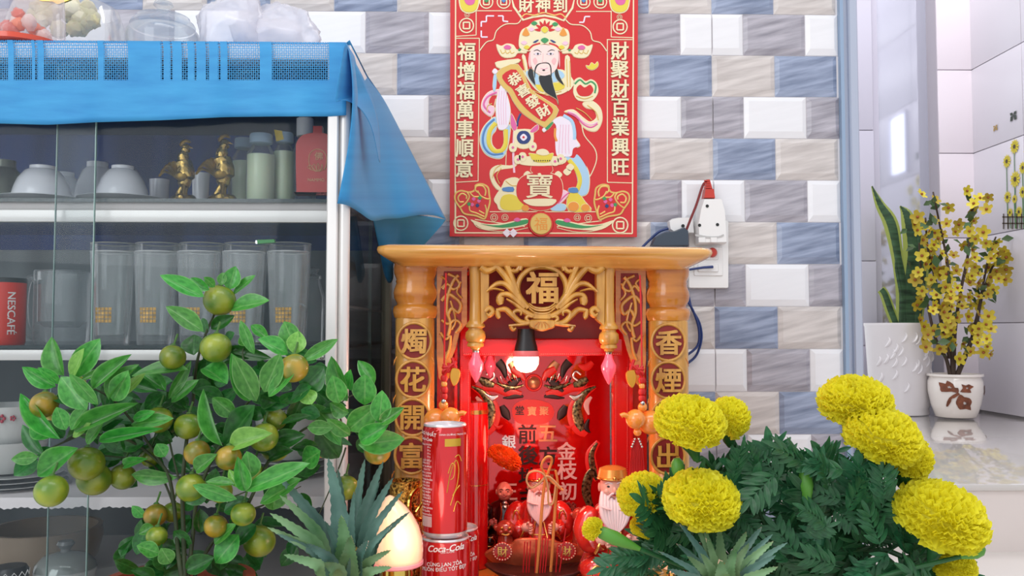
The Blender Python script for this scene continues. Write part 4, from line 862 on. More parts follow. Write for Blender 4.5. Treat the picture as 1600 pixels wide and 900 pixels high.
# clear sleeve over the poster, taped at its edges
MB().prism([(697, -40), (696, 378), (1002, 379), (1004, -40)], YP+.0115, .0008).build('plastic_sleeve', glassy('sleeve', (252, 250, 252), .03, (240, 236, 240), .1, .1), po, False)
# ================================================================ wall socket
m_wp = M('switch_white', (238, 236, 234), .3, coat=.2); m_hole = M('socket_hole', (34, 36, 36), .6)
so = root('wall_socket', 'white vertical wall socket plate with switches right of the altar roof', 'socket', P(1105, 450, YW))
def rrect(x0, y0, x1, y1, r): 
    o = []
    for cx, cy, a0 in ((x1-r, y0+r, -90), (x1-r, y1-r, 0), (x0+r, y1-r, 90), (x0+r, y0+r, 180)):
        for k in range(4): a = math.radians(a0+k*30); o.append((cx+r*math.cos(a), cy+r*math.sin(a)))
    return o
MB().prism(rrect(1074, 345, 1137, 451, 3), YW-.004, .009, bev=1.2).build('plate', m_wp, so)
MB().prism(rrect(1084, 386, 1129, 431, 2), YW-.013, .0025, bev=.6).build('inner_plate', m_wp, so)
MB().prism(rrect(1090, 412, 1122, 425, 2), YW-.0155, .003, bev=.8).build('switch', m_wp, so); MB().prism(rrect(1094, 386, 1122, 406, 2), YW-.0155, .003, bev=.8).build('outlet', m_wp, so)
ad = root('plug_adapter', 'white multi-way plug adapter with a red plug on top, in the wall socket', 'adapter', P(1105, 382, YW-.02))
MB().prism([(1094, 313), (1122, 313), (1128, 332), (1129, 344), (1130, 382), (1086, 383), (1084, 352), (1088, 330)], YW-.0165, .028, bev=2).build('adapter_body', m_wp, ad)
for (x, y) in ((1105, 322), (1093, 352), (1121, 351)): MB().lathe(P(x, y, YW-.0447), [(.0028, 0), (.0028, -.0006), (.0018, -.0006)], 14, ax='y').build('socket_hole', m_hole, ad)
MB().prism(rrect(1091, 371, 1102, 379, 1), YW-.0446, .002, bev=.4).prism(rrect(1110, 371, 1120, 379, 1), YW-.0446, .002, bev=.4).build('hinge_tab', m_wp, ad, kind='stuff')
MB().prism(catmull([(1088, 366), (1105, 369), (1122, 369), (1130, 366), (1130, 369), (1120, 372), (1103, 372), (1087, 369)], 3, True), YW-.0446, .001).build('adapter_ridge', M('ridge_grey', (190, 188, 186), .4), ad)
m_rp = M('red_plug', (196, 58, 44), .35)
rp = root('red_plug', 'red plug pointing up out of the white adapter', 'plug', P(1105, 312, YW-.03))
MB().prism([(1096, 312), (1114, 312), (1112, 297), (1098, 297)], YW-.018, .018, bev=1).prism([(1099, 297), (1111, 297), (1107, 282), (1102, 282)], YW-.02, .014, bev=1).build('plug_body', m_rp, rp)
for k in range(4): MB().prism([(1100, 294-k*3.6), (1110-k*.6, 294-k*3.6), (1110-k*.6, 292.5-k*3.6), (1100, 292.5-k*3.6)], YW-.0335, .002).build('grip_ridge', m_rp, rp, False)
MB().tube(catmull([P(1105, 283, YW-.028), P(1098, 290, YW-.034), P(1088, 320, YW-.045), P(1078, 345, YW-.05), P(1070, 366, YW-.045)], 6), [.0022]*25, 8).build('cord', M('red_dark_cord', (120, 34, 34), .4), rp)
wp = root('white_plug', 'white side plug with a dark blue cord left of the adapter', 'plug', P(1062, 364, YW-.03))
MB().prism([(1042, 347), (1048, 343), (1058, 341), (1080, 341), (1082, 366), (1052, 366), (1044, 360)], YW-.018, .016, bev=1.4).build('plug_body', m_wp, wp)
MB().lathe(P(1067, 353, YW-.0345), [(.003, 0), (.003, -.001), (.001, -.001)], 12, ax='y').build('screw', m_hole, wp)
m_bc = M('blue_cord', (28, 52, 112), .4)
MB().tube(catmull([P(1044, 357, YW-.026), P(1030, 362, YW-.026), P(1016, 374, YW-.022), P(1000, 390, YW-.02)], 6), .0022, 8).build('cord', m_bc, wp)
dp = root('dark_plug', 'dark grey plug lying beside the adapter, just above the roof', 'plug', P(1050, 384, YW-.04))
MB().prism([(1015, 385), (1020, 372), (1036, 364), (1052, 362), (1066, 356), (1073, 362), (1073, 386), (1030, 387)], YW-.038, .02, bev=2).build('plug_body', M('plug_dark', (58, 70, 84), .45), dp)
rb_ = root('red_switch', 'round red button at the right end of the altar roof', 'button', P(1112, 403, YW-.025)); MB().lathe(P(1112, 395, YW-.018), [(.008, 0), (.0085, -.006), (.006, -.01), (0, -.011)], 18, ax='y').build('button_body', m_rp, rb_)
bp = root('blue_plug_lead', 'dark blue lead plugged into the lower socket under the roof end', 'cable', P(1095, 420, YW-.02)); MB().tube([P(1114, 417, YW-.024), P(1098, 418, YW-.026), P(1072, 422, YW-.02)], [.0025, .0022, .002], 8).build('lead', m_bc, bp)
for k, pts in enumerate(([(1074, 452), (1080, 480), (1093, 505), (1096, 530), (1088, 555), (1074, 568)], [(1074, 470), (1084, 488), (1092, 515), (1090, 540), (1072, 556)])):
    single('power_cable', MB().tube(catmull([P(x, y, YW-.012-.007*k) for x, y in pts], 6), .0022, 8), m_bc, ['longer dark blue cable looping out from behind the right pillar', 'shorter dark blue cable loop inside the longer one behind the right pillar'][k], 'cable')
# ================================================================ carved wooden altar
m_wood = M('altar_wood', (206, 120, 40), .22, var=.22, vs=5, vstretch=(1.5, 1.5, 14), coat=.5, bump=.05, bs=40, col2=(222, 146, 58))
m_wood2 = M('altar_wood_front', (196, 134, 52), .3, var=.16, vs=8, vstretch=(12, 2, 1.2), coat=.4, col2=(222, 164, 74))
m_roof = M('altar_roof_wood', (220, 146, 62), .16, var=.2, vs=6, vstretch=(1, 6, 14), coat=.8, col2=(240, 182, 100))
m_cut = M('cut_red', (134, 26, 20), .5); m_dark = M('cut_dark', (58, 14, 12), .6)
m_rl = M('altar_red', (196, 20, 22), .25, coat=.4); m_rpan = M('altar_red_panel', (206, 22, 24), .12, coat=.8)
al = root('household_altar', 'carved honey-coloured wooden altar with a red mirrored inside, below the poster', 'altar', Vector((P(847, 600, 1.3).x, 1.32, FLOOR)))
YR = 1.125
# roof: bullnose board over a cove, lofted from a profile
rings = []
for y, ins, dy in ((380, 9, .012), (381.5, 4, .006), (384, 1, .002), (389, 0, 0), (394, 2, .001), (398, 8, .003), (402, 15, .008), (407, 25, .014), (411, 33, .02), (413, 36, .024)):
    Y = YR+dy; a = P(587+ins, y, YR); b = P(1117-ins, y+5, YR)
    c = .012; rings.append([(a.x, Y+c, a.z), (a.x+c, Y, a.z), (b.x-c, Y, b.z), (b.x, Y+c, b.z), (b.x, 1.5, b.z), (a.x, 1.5, a.z)])
rings.reverse(); MB().loft(rings).build('roof', m_roof, al, ang=60)
# pillars
def pillar(cx, y0, side):
    Yp = 1.195; k = mp(Yp); b = P(cx, 450, Yp); zz = lambda y: zat(y+y0, Yp, cx)
    pr = [(33, 411), (33, 414), (34, 420), (33, 428), (29.5, 437), (30.5, 440), (29.5, 443), (33, 452), (34, 458), (33, 466), (28.5, 474), (29, 477), (33.5, 479), (35, 486), (33.5, 493), (32, 497)]
    p_ = MB().lathe((b.x, Yp, 0), [(r*k, zz(y)) for r, y in pr][::-1], 28).build('pillar', m_wood, al, ang=60)
    m_ = MB().lathe((b.x, Yp, 0), [(34*k, FLOOR), (34*k, zz(890)), (31*k, zz(882)), (30*k, zz(880)), (30*k, zz(500)), (29*k, zz(497))], 40, power=.7)
    m_.build('pillar_shaft', m_wood2, p_, ang=60); return p_
PF = 1.195-30*mp(1.195)
def medallion(cx, cy, ch, par, rx=24, ry=26):
    el = lambda s, n=28: [(cx+rx*s*math.cos(a*2*math.pi/n), cy+ry*s*math.sin(a*2*math.pi/n)) for a in range(n)]
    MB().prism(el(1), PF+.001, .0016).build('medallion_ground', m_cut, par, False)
    r_ = MB(); q = el(1.1, 28); r_.ribbon(q+q[:1], 5, PF, .0026, 1); r_.build('medallion_ring', m_wood2, par)
    t_ = MB().text(ch, cx, cy, 41, PF+.0006, .0042, .026, 0, 1.02); t_.build('medallion_character', m_wood2, par, False)
    if True:
        g_ = MB()
        for s_ in (-1, 1):
            for k in range(3): g_.ribbon([(cx+s_*(27+k*1.5), cy+24+k*3), (cx+s_*(30), cy+30), (cx+s_*(32), cy+38-k*4)], (1.4, 1.8, .4), PF+.0002, .0008, 2)
        g_.build('carved_rays', m_wood, par, kind='stuff')
pl = pillar(649, 0, -1); pr_ = pillar(1043, 4, 1)
for i, ch in enumerate('燭花開富'): medallion(647-i*1.2, 533+i*59.5, ch, pl)
for i, ch in enumerate('香煙瑞出'): medallion(1044-i*.2, 535+i*59, ch, pr_)
# carved side panels between pillar and front post
def spanel(f_, Y0, name):
    o = [f_(683, 410), (f_(730, 408)), f_(730, 505), f_(718, 520), f_(712, 545), f_(706, 560), f_(702, 590), f_(694, 600), f_(686, 590), f_(683, 560)]
    w_ = MB().prism(o, Y0, .006).build(name, m_wood, al, False)
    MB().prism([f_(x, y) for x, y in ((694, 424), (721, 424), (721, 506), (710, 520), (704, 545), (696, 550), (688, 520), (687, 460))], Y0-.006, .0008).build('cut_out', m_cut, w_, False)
    r_ = MB()
    for pts, wd in (([(700, 428), (712, 434), (718, 446), (708, 452), (700, 444), (692, 452)], 5), ([(690, 470), (700, 460), (712, 466), (720, 476), (716, 488), (706, 482), (700, 492)], 6), ([(716, 430), (708, 440), (700, 462), (698, 485), (704, 505), (700, 525)], 6), ([(690, 500), (700, 506), (712, 500), (720, 508), (712, 520)], 5), ([(688, 520), (697, 530), (704, 525), (702, 545), (696, 560)], 5), ([(720, 440), (714, 456), (722, 466)], 4), ([(690, 432), (698, 440), (690, 450)], 4), ([(704, 470), (712, 500), (706, 515)], 4)):
        r_.ribbon([f_(*p) for p in pts], wd, Y0-.006, .004, 4)
    r_.build('carved_dragon', m_wood2, w_, kind='stuff')
spanel(lambda x, y: (x, y), 1.2, 'side_panel'); spanel(lambda x, y: (1691-x, y+3), 1.2, 'side_panel')
# front posts with ball drops
YFp = 1.165
def fpost(cx, dy, s_):
    k = mp(YFp); b = P(cx, 450, YFp); zz = lambda y: zat(y+dy, YFp, cx)
    p_ = MB().lathe((b.x, YFp, 0), [(r*k, zz(y)) for r, y in ((11, 404), (11, 412), (9, 430), (8.5, 470), (9.5, 500), (13, 505), (15, 508), (15, 511), (11, 513), (11, 515), (15, 519), (16, 526), (14, 533), (11, 535), (13, 537), (13, 541), (8, 543), (7, 546))][::-1], 22).build('front_post', m_wood2, al, ang=60)
    MB().prism([(cx+s_*x, y+dy) for x, y in ((7, 422), (12, 418), (22, 417), (22, 496), (14, 503), (8, 508))], YFp+.008, .016, bev=1.2).build('post_bracket', m_wood2, p_)
    return p_
fpost(743, 0, 1); fpost(951, 3, -1)
# centre fretwork
YT = 1.155
def z4(x, y): return (720+x/5.623, 380+y/5.623)
fw = MB().ribbon([z4(*p) for p in ((712+215*math.cos(a), 395+190*math.sin(a)) for a in [i*math.pi/12 for i in range(25)])], [9]*25, YT, .007, 2).build('fretwork', m_wood2, al)
strokes = [([(590, 570), (500, 470), (420, 330), (340, 230), (260, 170), (190, 175)], (10, 14, 12, 11, 11, 7)), ([(500, 440), (460, 330), (400, 200), (330, 150), (270, 165)], (9, 10, 10, 8, 5)), ([(180, 205), (230, 240), (300, 215), (330, 180)], (12, 12, 9, 5)),
    ([(520, 500), (440, 400), (380, 355), (310, 360), (228, 425)], (8, 10, 9, 8, 4)), ([(560, 570), (500, 510), (430, 455), (360, 450), (335, 490)], (8, 10, 9, 9, 10)), ([(640, 640), (560, 600), (470, 530), (400, 490)], (10, 10, 6, 3)), ([(350, 470), (345, 510), (355, 540)], (12, 13, 8)),
    ([(610, 700), (520, 690), (450, 630), (390, 580), (310, 590)], (7, 9, 10, 9, 6)), ([(480, 660), (465, 610), (500, 590), (530, 605), (525, 635)], (6, 7, 7, 6, 3)), ([(320, 590), (330, 640), (345, 655)], (8, 9, 6)), ([(215, 600), (250, 570), (280, 600), (250, 635), (225, 615)], (8, 9, 9, 8, 4)),
    ([(600, 705), (520, 715), (420, 725)], (6, 6, 4)), ([(440, 730), (460, 760), (485, 745)], (7, 7, 4)), ([(600, 690), (575, 665), (590, 640), (625, 650)], (6, 7, 7, 4)), ([(400, 205), (410, 160), (470, 150), (515, 190), (490, 240), (440, 240), (425, 200), (460, 185)], (7, 8, 8, 8, 8, 7, 5, 3)),
    ([(520, 240), (540, 190), (580, 170), (620, 200)], (6, 8, 8, 5)), ([(170, 150), (220, 135), (280, 145)], (9, 12, 8)), ([(430, 300), (440, 250), (470, 230)], (4, 5, 4)), ([(380, 420), (300, 400), (250, 410)], (3, 4, 2)), ([(190, 190), (170, 170), (190, 140)], (8, 9, 6))]
for pts, wd in strokes:
    for mir in (0, 1): MB().ribbon([z4(x if not mir else 1424-x, y+(3 if mir else 0)) for x, y in pts], wd, YT-.001, .0075, 4).build('scroll_carving', m_wood2, fw)
for dy in (560, 580, 604): MB().ribbon([z4(600, dy-30), z4(650, dy+5), z4(712, dy+14), z4(774, dy+5), z4(824, dy-30)], 3.5, YT-.003, .0055, 4).build('scroll_carving', m_wood2, fw)
MB().prism([z4(620, 650), z4(630, 610), z4(790, 612), z4(800, 652), z4(780, 670), z4(640, 668)], YT, .007, bev=1).build('bud_base', m_wood2, fw)
MB().prism(catmull([z4(595, 700), z4(625, 670), z4(800, 672), z4(830, 700), z4(820, 740), z4(770, 760), z4(712, 775), z4(650, 760), z4(605, 740)], 4, True), YT, .009, bev=2).build('carved_bud', m_wood2, fw)
for k in range(-2, 3): MB().ribbon([z4(712+k*12, 690), z4(712+k*30, 720), z4(712+k*32, 745)], (1.2, 2, 1), YT-.0088, .0015, 3).build('bud_groove', m_wood, fw)
MB().prism(catmull([z4(615, 190), z4(650, 150), z4(712, 138), z4(780, 150), z4(815, 190), z4(770, 215), z4(712, 222), z4(660, 215)], 4, True), YT, .008, bev=1.5).build('carved_shell', m_wood2, fw)
MB().text('福', *z4(712, 392), 52, YT, .008, .03).build('fretwork_character', m_wood2, fw, False)
# red valance board, beam and boxed inside
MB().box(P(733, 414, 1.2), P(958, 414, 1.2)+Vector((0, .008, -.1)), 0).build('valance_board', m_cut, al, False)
zb0, zb1 = zat(530, 1.19, 847), zat(556, 1.19, 847)
xl, xr = P(716, 540, 1.22).x, P(985, 540, 1.22).x
bm_ = MB().box((P(722, 540, 1.19).x, 1.19, zb1), (P(972, 540, 1.19).x, 1.2, zb0), .001).build('red_beam', m_rl, al)
m_dot = M('dot_trim', (238, 150, 140), .4)
def dots(a, b, n, par, r=.0005):
    d = MB()
    for i in range(n): p = Vector(a).lerp(Vector(b), i/(n-1)); d.ball(p, r, 5, 3)
    d.build('dotted_trim', m_dot, par, kind='stuff')
dots(P(726, 553, 1.1895), P(968, 553, 1.1895), 80, bm_)
YI = 1.44
MB().box((xl, YI, FLOOR+.05), (xr, YI+.006, zat(412, YI, 847))).build('mirror_backing', M('red_mirror', (206, 16, 20), .06, .35, coat=1), al, False)
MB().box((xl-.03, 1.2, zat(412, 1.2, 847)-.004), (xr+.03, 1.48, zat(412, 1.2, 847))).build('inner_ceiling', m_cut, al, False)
for (x0, x1, yy) in ((718, 735, 1.25), (958, 983, 1.25)):
    s_ = MB().box((P(x0, 600, yy).x, yy, FLOOR+.06), (P(x1, 600, yy).x, yy+.02, zat(430, yy, x0)), .0015).build('red_jamb', m_rl, al)
    for xx in ((x0+3, x1-3) if x0 < 800 else (x0+4, x1-3)): dots(P(xx, 575, yy-.0004), P(xx, 745, yy-.0004), 60, s_)
for sx in (0, 1):
    X = xl-.004 if sx == 0 else xr+.004
    MB().box((X-.002, 1.24, FLOOR+.06), (X+.002, YI, zat(412, 1.3, 847))).build('side_wall', m_rl, al, False)
    X = P(683 if sx == 0 else 1007, 600, 1.25).x; MB().box((X-.003+(.012 if sx else -.012), 1.22, FLOOR+.02), (X+.003+(.012 if sx else -.012), 1.48, zat(412, 1.3, 847))).build('outer_side', m_wood, al, False)
MB().box((P(683, 600, 1.26).x, 1.26, FLOOR+.06), (P(720, 600, 1.26).x, 1.264, zat(412, 1.26, 700))).box((P(980, 600, 1.26).x, 1.26, FLOOR+.06), (P(1010, 600, 1.26).x, 1.264, zat(412, 1.26, 1000))).build('red_lining', m_rl, al, False, kind='stuff')
MB().box((P(612, 600, 1.2).x, 1.15, FLOOR), (P(1082, 600, 1.2).x, 1.49, FLOOR+.062), .004).build('base', m_wood, al)
ZB = FLOOR+.063
# printed dragons and verses on the red mirror
YD = YI-.0006
m_scale = M('dragon_scale', (120, 122, 84), .25, .7, var=.85, vs=260, detail=1); m_silver = M('silver_foil', (228, 222, 214), .15, .9); m_ink = M('ink', (22, 16, 16), .4); m_rr = M('dragon_red', (236, 50, 40), .3); m_white = M('verse_white', (238, 232, 226), .4)
m_mg = M('verse_mirror', (186, 150, 104), .25, .5)
for mir in (0, 1):
    f_ = (lambda x, y: (x, y)) if not mir else (lambda x, y: (1668-x, y))
    rb = lambda pts, wd, mt, nm, lv=0: MB().ribbon([f_(*p) for p in pts], wd, YD-lv*.0006, .0008, 5).build(nm, mt, al, label=None)
    rb([(737, 604), (752, 612), (762, 624), (770, 640), (768, 658), (760, 672), (752, 680)], (6, 14, 18, 22, 24, 20, 8), m_rr, 'dragon_outline'); rb([(737, 604), (752, 612), (761, 624), (767, 640), (764, 658), (757, 672)], (3, 9, 12, 15, 16, 10), m_scale, 'dragon_body', 1)
    rb([(733, 690), (745, 710), (742, 735), (734, 750)], (8, 16, 18, 10), m_rr, 'dragon_outline'); rb([(735, 692), (744, 710), (741, 735), (735, 750)], (4, 9, 10, 5), m_scale, 'dragon_body', 1)
    rb([(742, 800), (752, 770), (748, 745), (738, 730)], (8, 14, 14, 8), m_scale, 'dragon_body', 1)
    rb([(755, 606), (775, 606), (795, 612), (815, 616)], (10, 14, 16, 8), m_rr, 'dragon_snout', 1); rb([(750, 592), (760, 598), (772, 602)], (8, 14, 8), m_scale, 'dragon_horn', 2)
    rb([(788, 612), (800, 600), (812, 592)], (4, 14, 5), m_ink, 'dragon_mane', 2); rb([(778, 565), (786, 575), (790, 590)], (14, 12, 5), m_ink, 'dragon_mane', 1); rb([(760, 585), (768, 580), (772, 588), (765, 594)], 4, m_silver, 'dragon_eye', 2)
    rb([(786, 622), (796, 621), (806, 618), (818, 620)], (2, 6, 10, 3), m_ink, 'cloud_swirl', 1); rb([(784, 634), (790, 646), (796, 656)], (8, 14, 4), m_ink, 'dragon_claw', 1); rb([(758, 616), (768, 622), (778, 618)], (5, 10, 3), m_silver, 'silver_cloud', 1)
    rb([(798, 566), (806, 580), (800, 596)], (12, 16, 6), m_mg, 'dragon_whisker', 0)
    rb([(742, 566), (752, 574), (764, 570)], (8, 12, 5), m_rr, 'flame', 0); rb([(744, 620), (752, 632), (748, 648)], (4, 9, 3), m_white, 'silver_cloud', 0); rb([(776, 598), (790, 604), (804, 606), (818, 602)], (3, 7, 6, 3), m_scale, 'dragon_jaw', 3); rb([(800, 576), (812, 584), (820, 594)], (10, 14, 5), m_rr, 'flame', 2); rb([(770, 662), (778, 668), (786, 664)], (3, 6, 2), m_rr, 'flame', 0); rb([(748, 655), (752, 668), (746, 676)], (3, 8, 2), m_ink, 'dragon_fin', 3)
    for k in range(7): rb([(776+k*6, 584+abs(k-3)*2), (779+k*6, 592+abs(k-3)*2)], (2.4, 1), m_silver if k % 2 else m_ink, 'mane_strand', 4)
    for k in range(5): rb([(774+k*6, 600-k*4), (782+k*6, 606-k*3)], (2, 1), m_rr, 'mane_strand', 3)
MB().ribbon([(834+12*math.cos(a*.5236), 598+12*math.sin(a*.5236)) for a in range(13)], 4, YD, .002, 2).build('pearl_flame', m_rr, al); MB().lathe(P(834, 598, YD), [(.0095, 0), (.0095, -.002), (.008, -.003), (0, -.003)], 20, ax='y').build('pearl', m_mg, al)
MB().prism(catmull([(800, 645), (806, 630), (830, 624), (858, 630), (866, 645), (856, 660), (830, 664), (808, 660)], 4, True), YD, .001).build('name_plaque', m_rr, al)
for ch, x, y, s_, mt in (('堂', 812, 641, 15, m_ink), ('寶', 831, 642, 15, m_mg), ('聚', 850, 642, 15, m_mg), ('前', 824, 678, 31, m_ink), ('後', 825, 711, 31, m_ink), ('地', 825, 744, 30, m_ink), ('主', 825, 776, 30, m_ink), ('五', 856, 677, 31, m_mg), ('方', 856, 712, 30, m_ink), ('五', 856, 744, 29, m_mg), ('土', 856, 775, 29, m_mg),
                          ('金', 885, 704, 29, m_white), ('枝', 886, 734, 31, m_white), ('初', 887, 767, 29, m_white), ('發', 888, 797, 27, m_silver), ('銀', 795, 690, 22, m_silver), ('樹', 795, 720, 24, m_silver), ('正', 794, 768, 30, m_white), ('開', 794, 796, 26, m_silver)):
    MB().text(ch, x, y, s_, YD, .0022, .02).build('verse_character', mt, al, False)
def emis(mt, n, c, e, base=None): return M(n, base or c, .3, emit=e, ecol=c)
# bulbs
def ptl(name, loc, e, col, r, par=None):
    l = bpy.data.lights.new(name, 'POINT'); l.energy = e; l.color = col; l.shadow_soft_size = r; o = bpy.data.objects.new(name, l); COL.objects.link(o); o.location = loc; return o
bl = root('ceiling_bulb', 'glowing white round bulb in a black holder under the altar roof', 'bulb', P(822, 565, 1.165))
c = P(822, 560, 1.165); k = mp(1.165)
MB().lathe(c, [(0, -22*k), (8*k, -21*k), (15*k, -17*k), (19.5*k, -9*k), (20*k, 0), (19*k, 4*k)], 28).build('bulb_glass', M('bulb_glow', (255, 240, 200), .3, emit=5, ecol=(255, 222, 170)), bl)
MB().lathe(c, [(20.5*k, 3*k), (21*k, 7*k), (20*k, 12*k)], 28).build('bulb_collar', M('collar_pink', (236, 110, 110), .3), bl)
MB().lathe(c, [(19*k, 11*k), (17*k, 20*k), (14*k, 30*k), (13*k, 46*k)], 24).build('holder', M('bulb_holder', (24, 12, 12), .4), bl)
ptl('bulb_light', c+Vector((0, -.0, -.03)), .7, (1, .45, .33), .018)
ptl('altar_red_fill', P(846, 700, 1.28), .3, (1, .18, .12), .03)  # red fill added in the middle of the altar, apart from any bulb
mcb = M('candle_bulb_pink', (250, 96, 120), .12, alpha=1, emit=.35, ecol=(255, 70, 90), coat=1)
for (x, y, s_, Y, lb) in ((743.5, 546, 1, 1.165, 'pink flame-shaped bulb hanging under the left front post'), (951, 549, 1, 1.165, 'pink flame-shaped bulb hanging under the right front post'), (766, 553, .72, 1.3, 'smaller pink bulb behind the left hanging bulb')):  # the third is the left bulb's reflection, modelled as an object
    k = mp(Y)*s_; c = P(x, y, Y); r_ = root('candle_bulb', lb, 'bulb', c)
    MB().lathe(c, [(5*k, 0), (6*k, -2*k), (5*k, -5*k)][::-1], 16).build('bulb_socket', M('chrome', (200, 200, 200), .15, 1), r_)
    MB().lathe(c, [(5*k, -4*k), (7*k, -12*k), (12*k, -22*k), (11.5*k, -30*k), (7*k, -41*k), (2*k, -50*k), (0, -52*k)][::-1], 24).build('bulb_glass', mcb, r_)
    MB().lathe(c, [(1.2*k, -12*k), (3*k, -22*k), (2*k, -38*k), (0, -42*k)][::-1], 10).build('filament', M('filament', (255, 200, 120), .3, emit=4, ecol=(255, 190, 110)), r_)
# hanging gourd ornaments
m_or = M('gourd_orange', (238, 150, 62), .18, coat=.8, sss=.3, emit=.08, ecol=(255, 120, 40)); m_cordr = M('red_silk', (206, 24, 24), .5)
def hang(f_, Y, label):
    k = mp(Y); c = P(*f_(998, 560), Y); r_ = root('gourd_ornament', label, 'ornament', P(*f_(998, 735), Y))
    MB().tube([P(*f_(x, y), Y) for x, y in ((1000, 430), (1002, 500), (1003, 575))], .0012, 6).build('cord', m_cordr, r_)
    for i in range(5):
        a = i*2.4; MB().tube(catmull([P(*f_(990+6*math.cos(a), 570+8*math.sin(a)), Y-.002), P(*f_(996+10*math.sin(a), 580+4*math.cos(a)), Y-.004), P(*f_(1004, 572+i*5), Y)], 5), .0022, 6).build('knot_loop', m_cordr, r_)
    MB().prism(catmull([f_(978, 582), f_(990, 578), f_(994, 592), f_(988, 606), f_(980, 598)], 4, True), Y-.003, .004, bev=1).build('gold_leaf', M('gold_leaf', (222, 160, 60), .3, .5), r_)
    for i, (y, rr, mt) in enumerate(((594, 6, m_cordr), (603, 5, m_or), (612, 6, m_cordr), (622, 5.5, m_cordr))): MB().lathe(P(*f_(1003, y), Y), [(0, -rr*k), (rr*.8*k, -rr*.7*k), (rr*k, 0), (rr*.8*k, rr*.7*k), (0, rr*k)], 14).build('bead', mt, r_)
    MB().ball(P(*f_(1004, 636), Y-.002), 7.5*k, 16, 10).build('small_fruit', m_or, r_); MB().ball(P(*f_(1004, 630), Y-.006), 4*k, 10, 6).build('gold_cap', M('chrome', (200, 200, 200), .15, 1), r_)
    MB().ball(P(*f_(993, 655), Y-.008), 15.5*k, 22, 14).tube(catmull([P(*f_(984, 652), Y-.01), P(*f_(975, 648), Y-.012), P(*f_(970, 650), Y-.012)], 4), [7*k]+[4*k]*4+[3.6*k]*3+[4.4*k], 12).build('gourd', m_or, r_, ang=180)
    MB().ball(P(*f_(1016, 660), Y+.006), 19*k, 22, 14).build('gourd', m_or, r_, ang=180)
    MB().ball(P(*f_(996, 675), Y-.004), 6.5*k, 14, 9).build('small_fruit', m_or, r_)
    for s_ in (-1, 1): 
        for j in range(4): MB().ball(P(*f_(995+s_*(3+j*1.6), 686+j*4), Y-.003), 2*k, 8, 5).build('silver_bead', m_silver, r_)
    t_ = MB()
    for j in range(26):
        x = 995+(j-12.5)*.5; x2 = 995+(j-12.5)*.95; t_.tube([P(*f_(x, 686), Y+.001*(j % 3)), P(*f_((x+x2)/2, 705), Y+.002*(j % 3)-.001), P(*f_(x2, 742+(j*7 % 5)), Y)], .0007, 5)
    t_.build('tassel', m_cordr, r_, kind='stuff')
hang(lambda x, y: (x, y), 1.15, 'orange gourd ornament with a red tassel beside the right pillar')
hang(lambda x, y: (1697-x, y-3), 1.15, 'orange gourd ornament hanging behind the tall drink can at the left pillar')
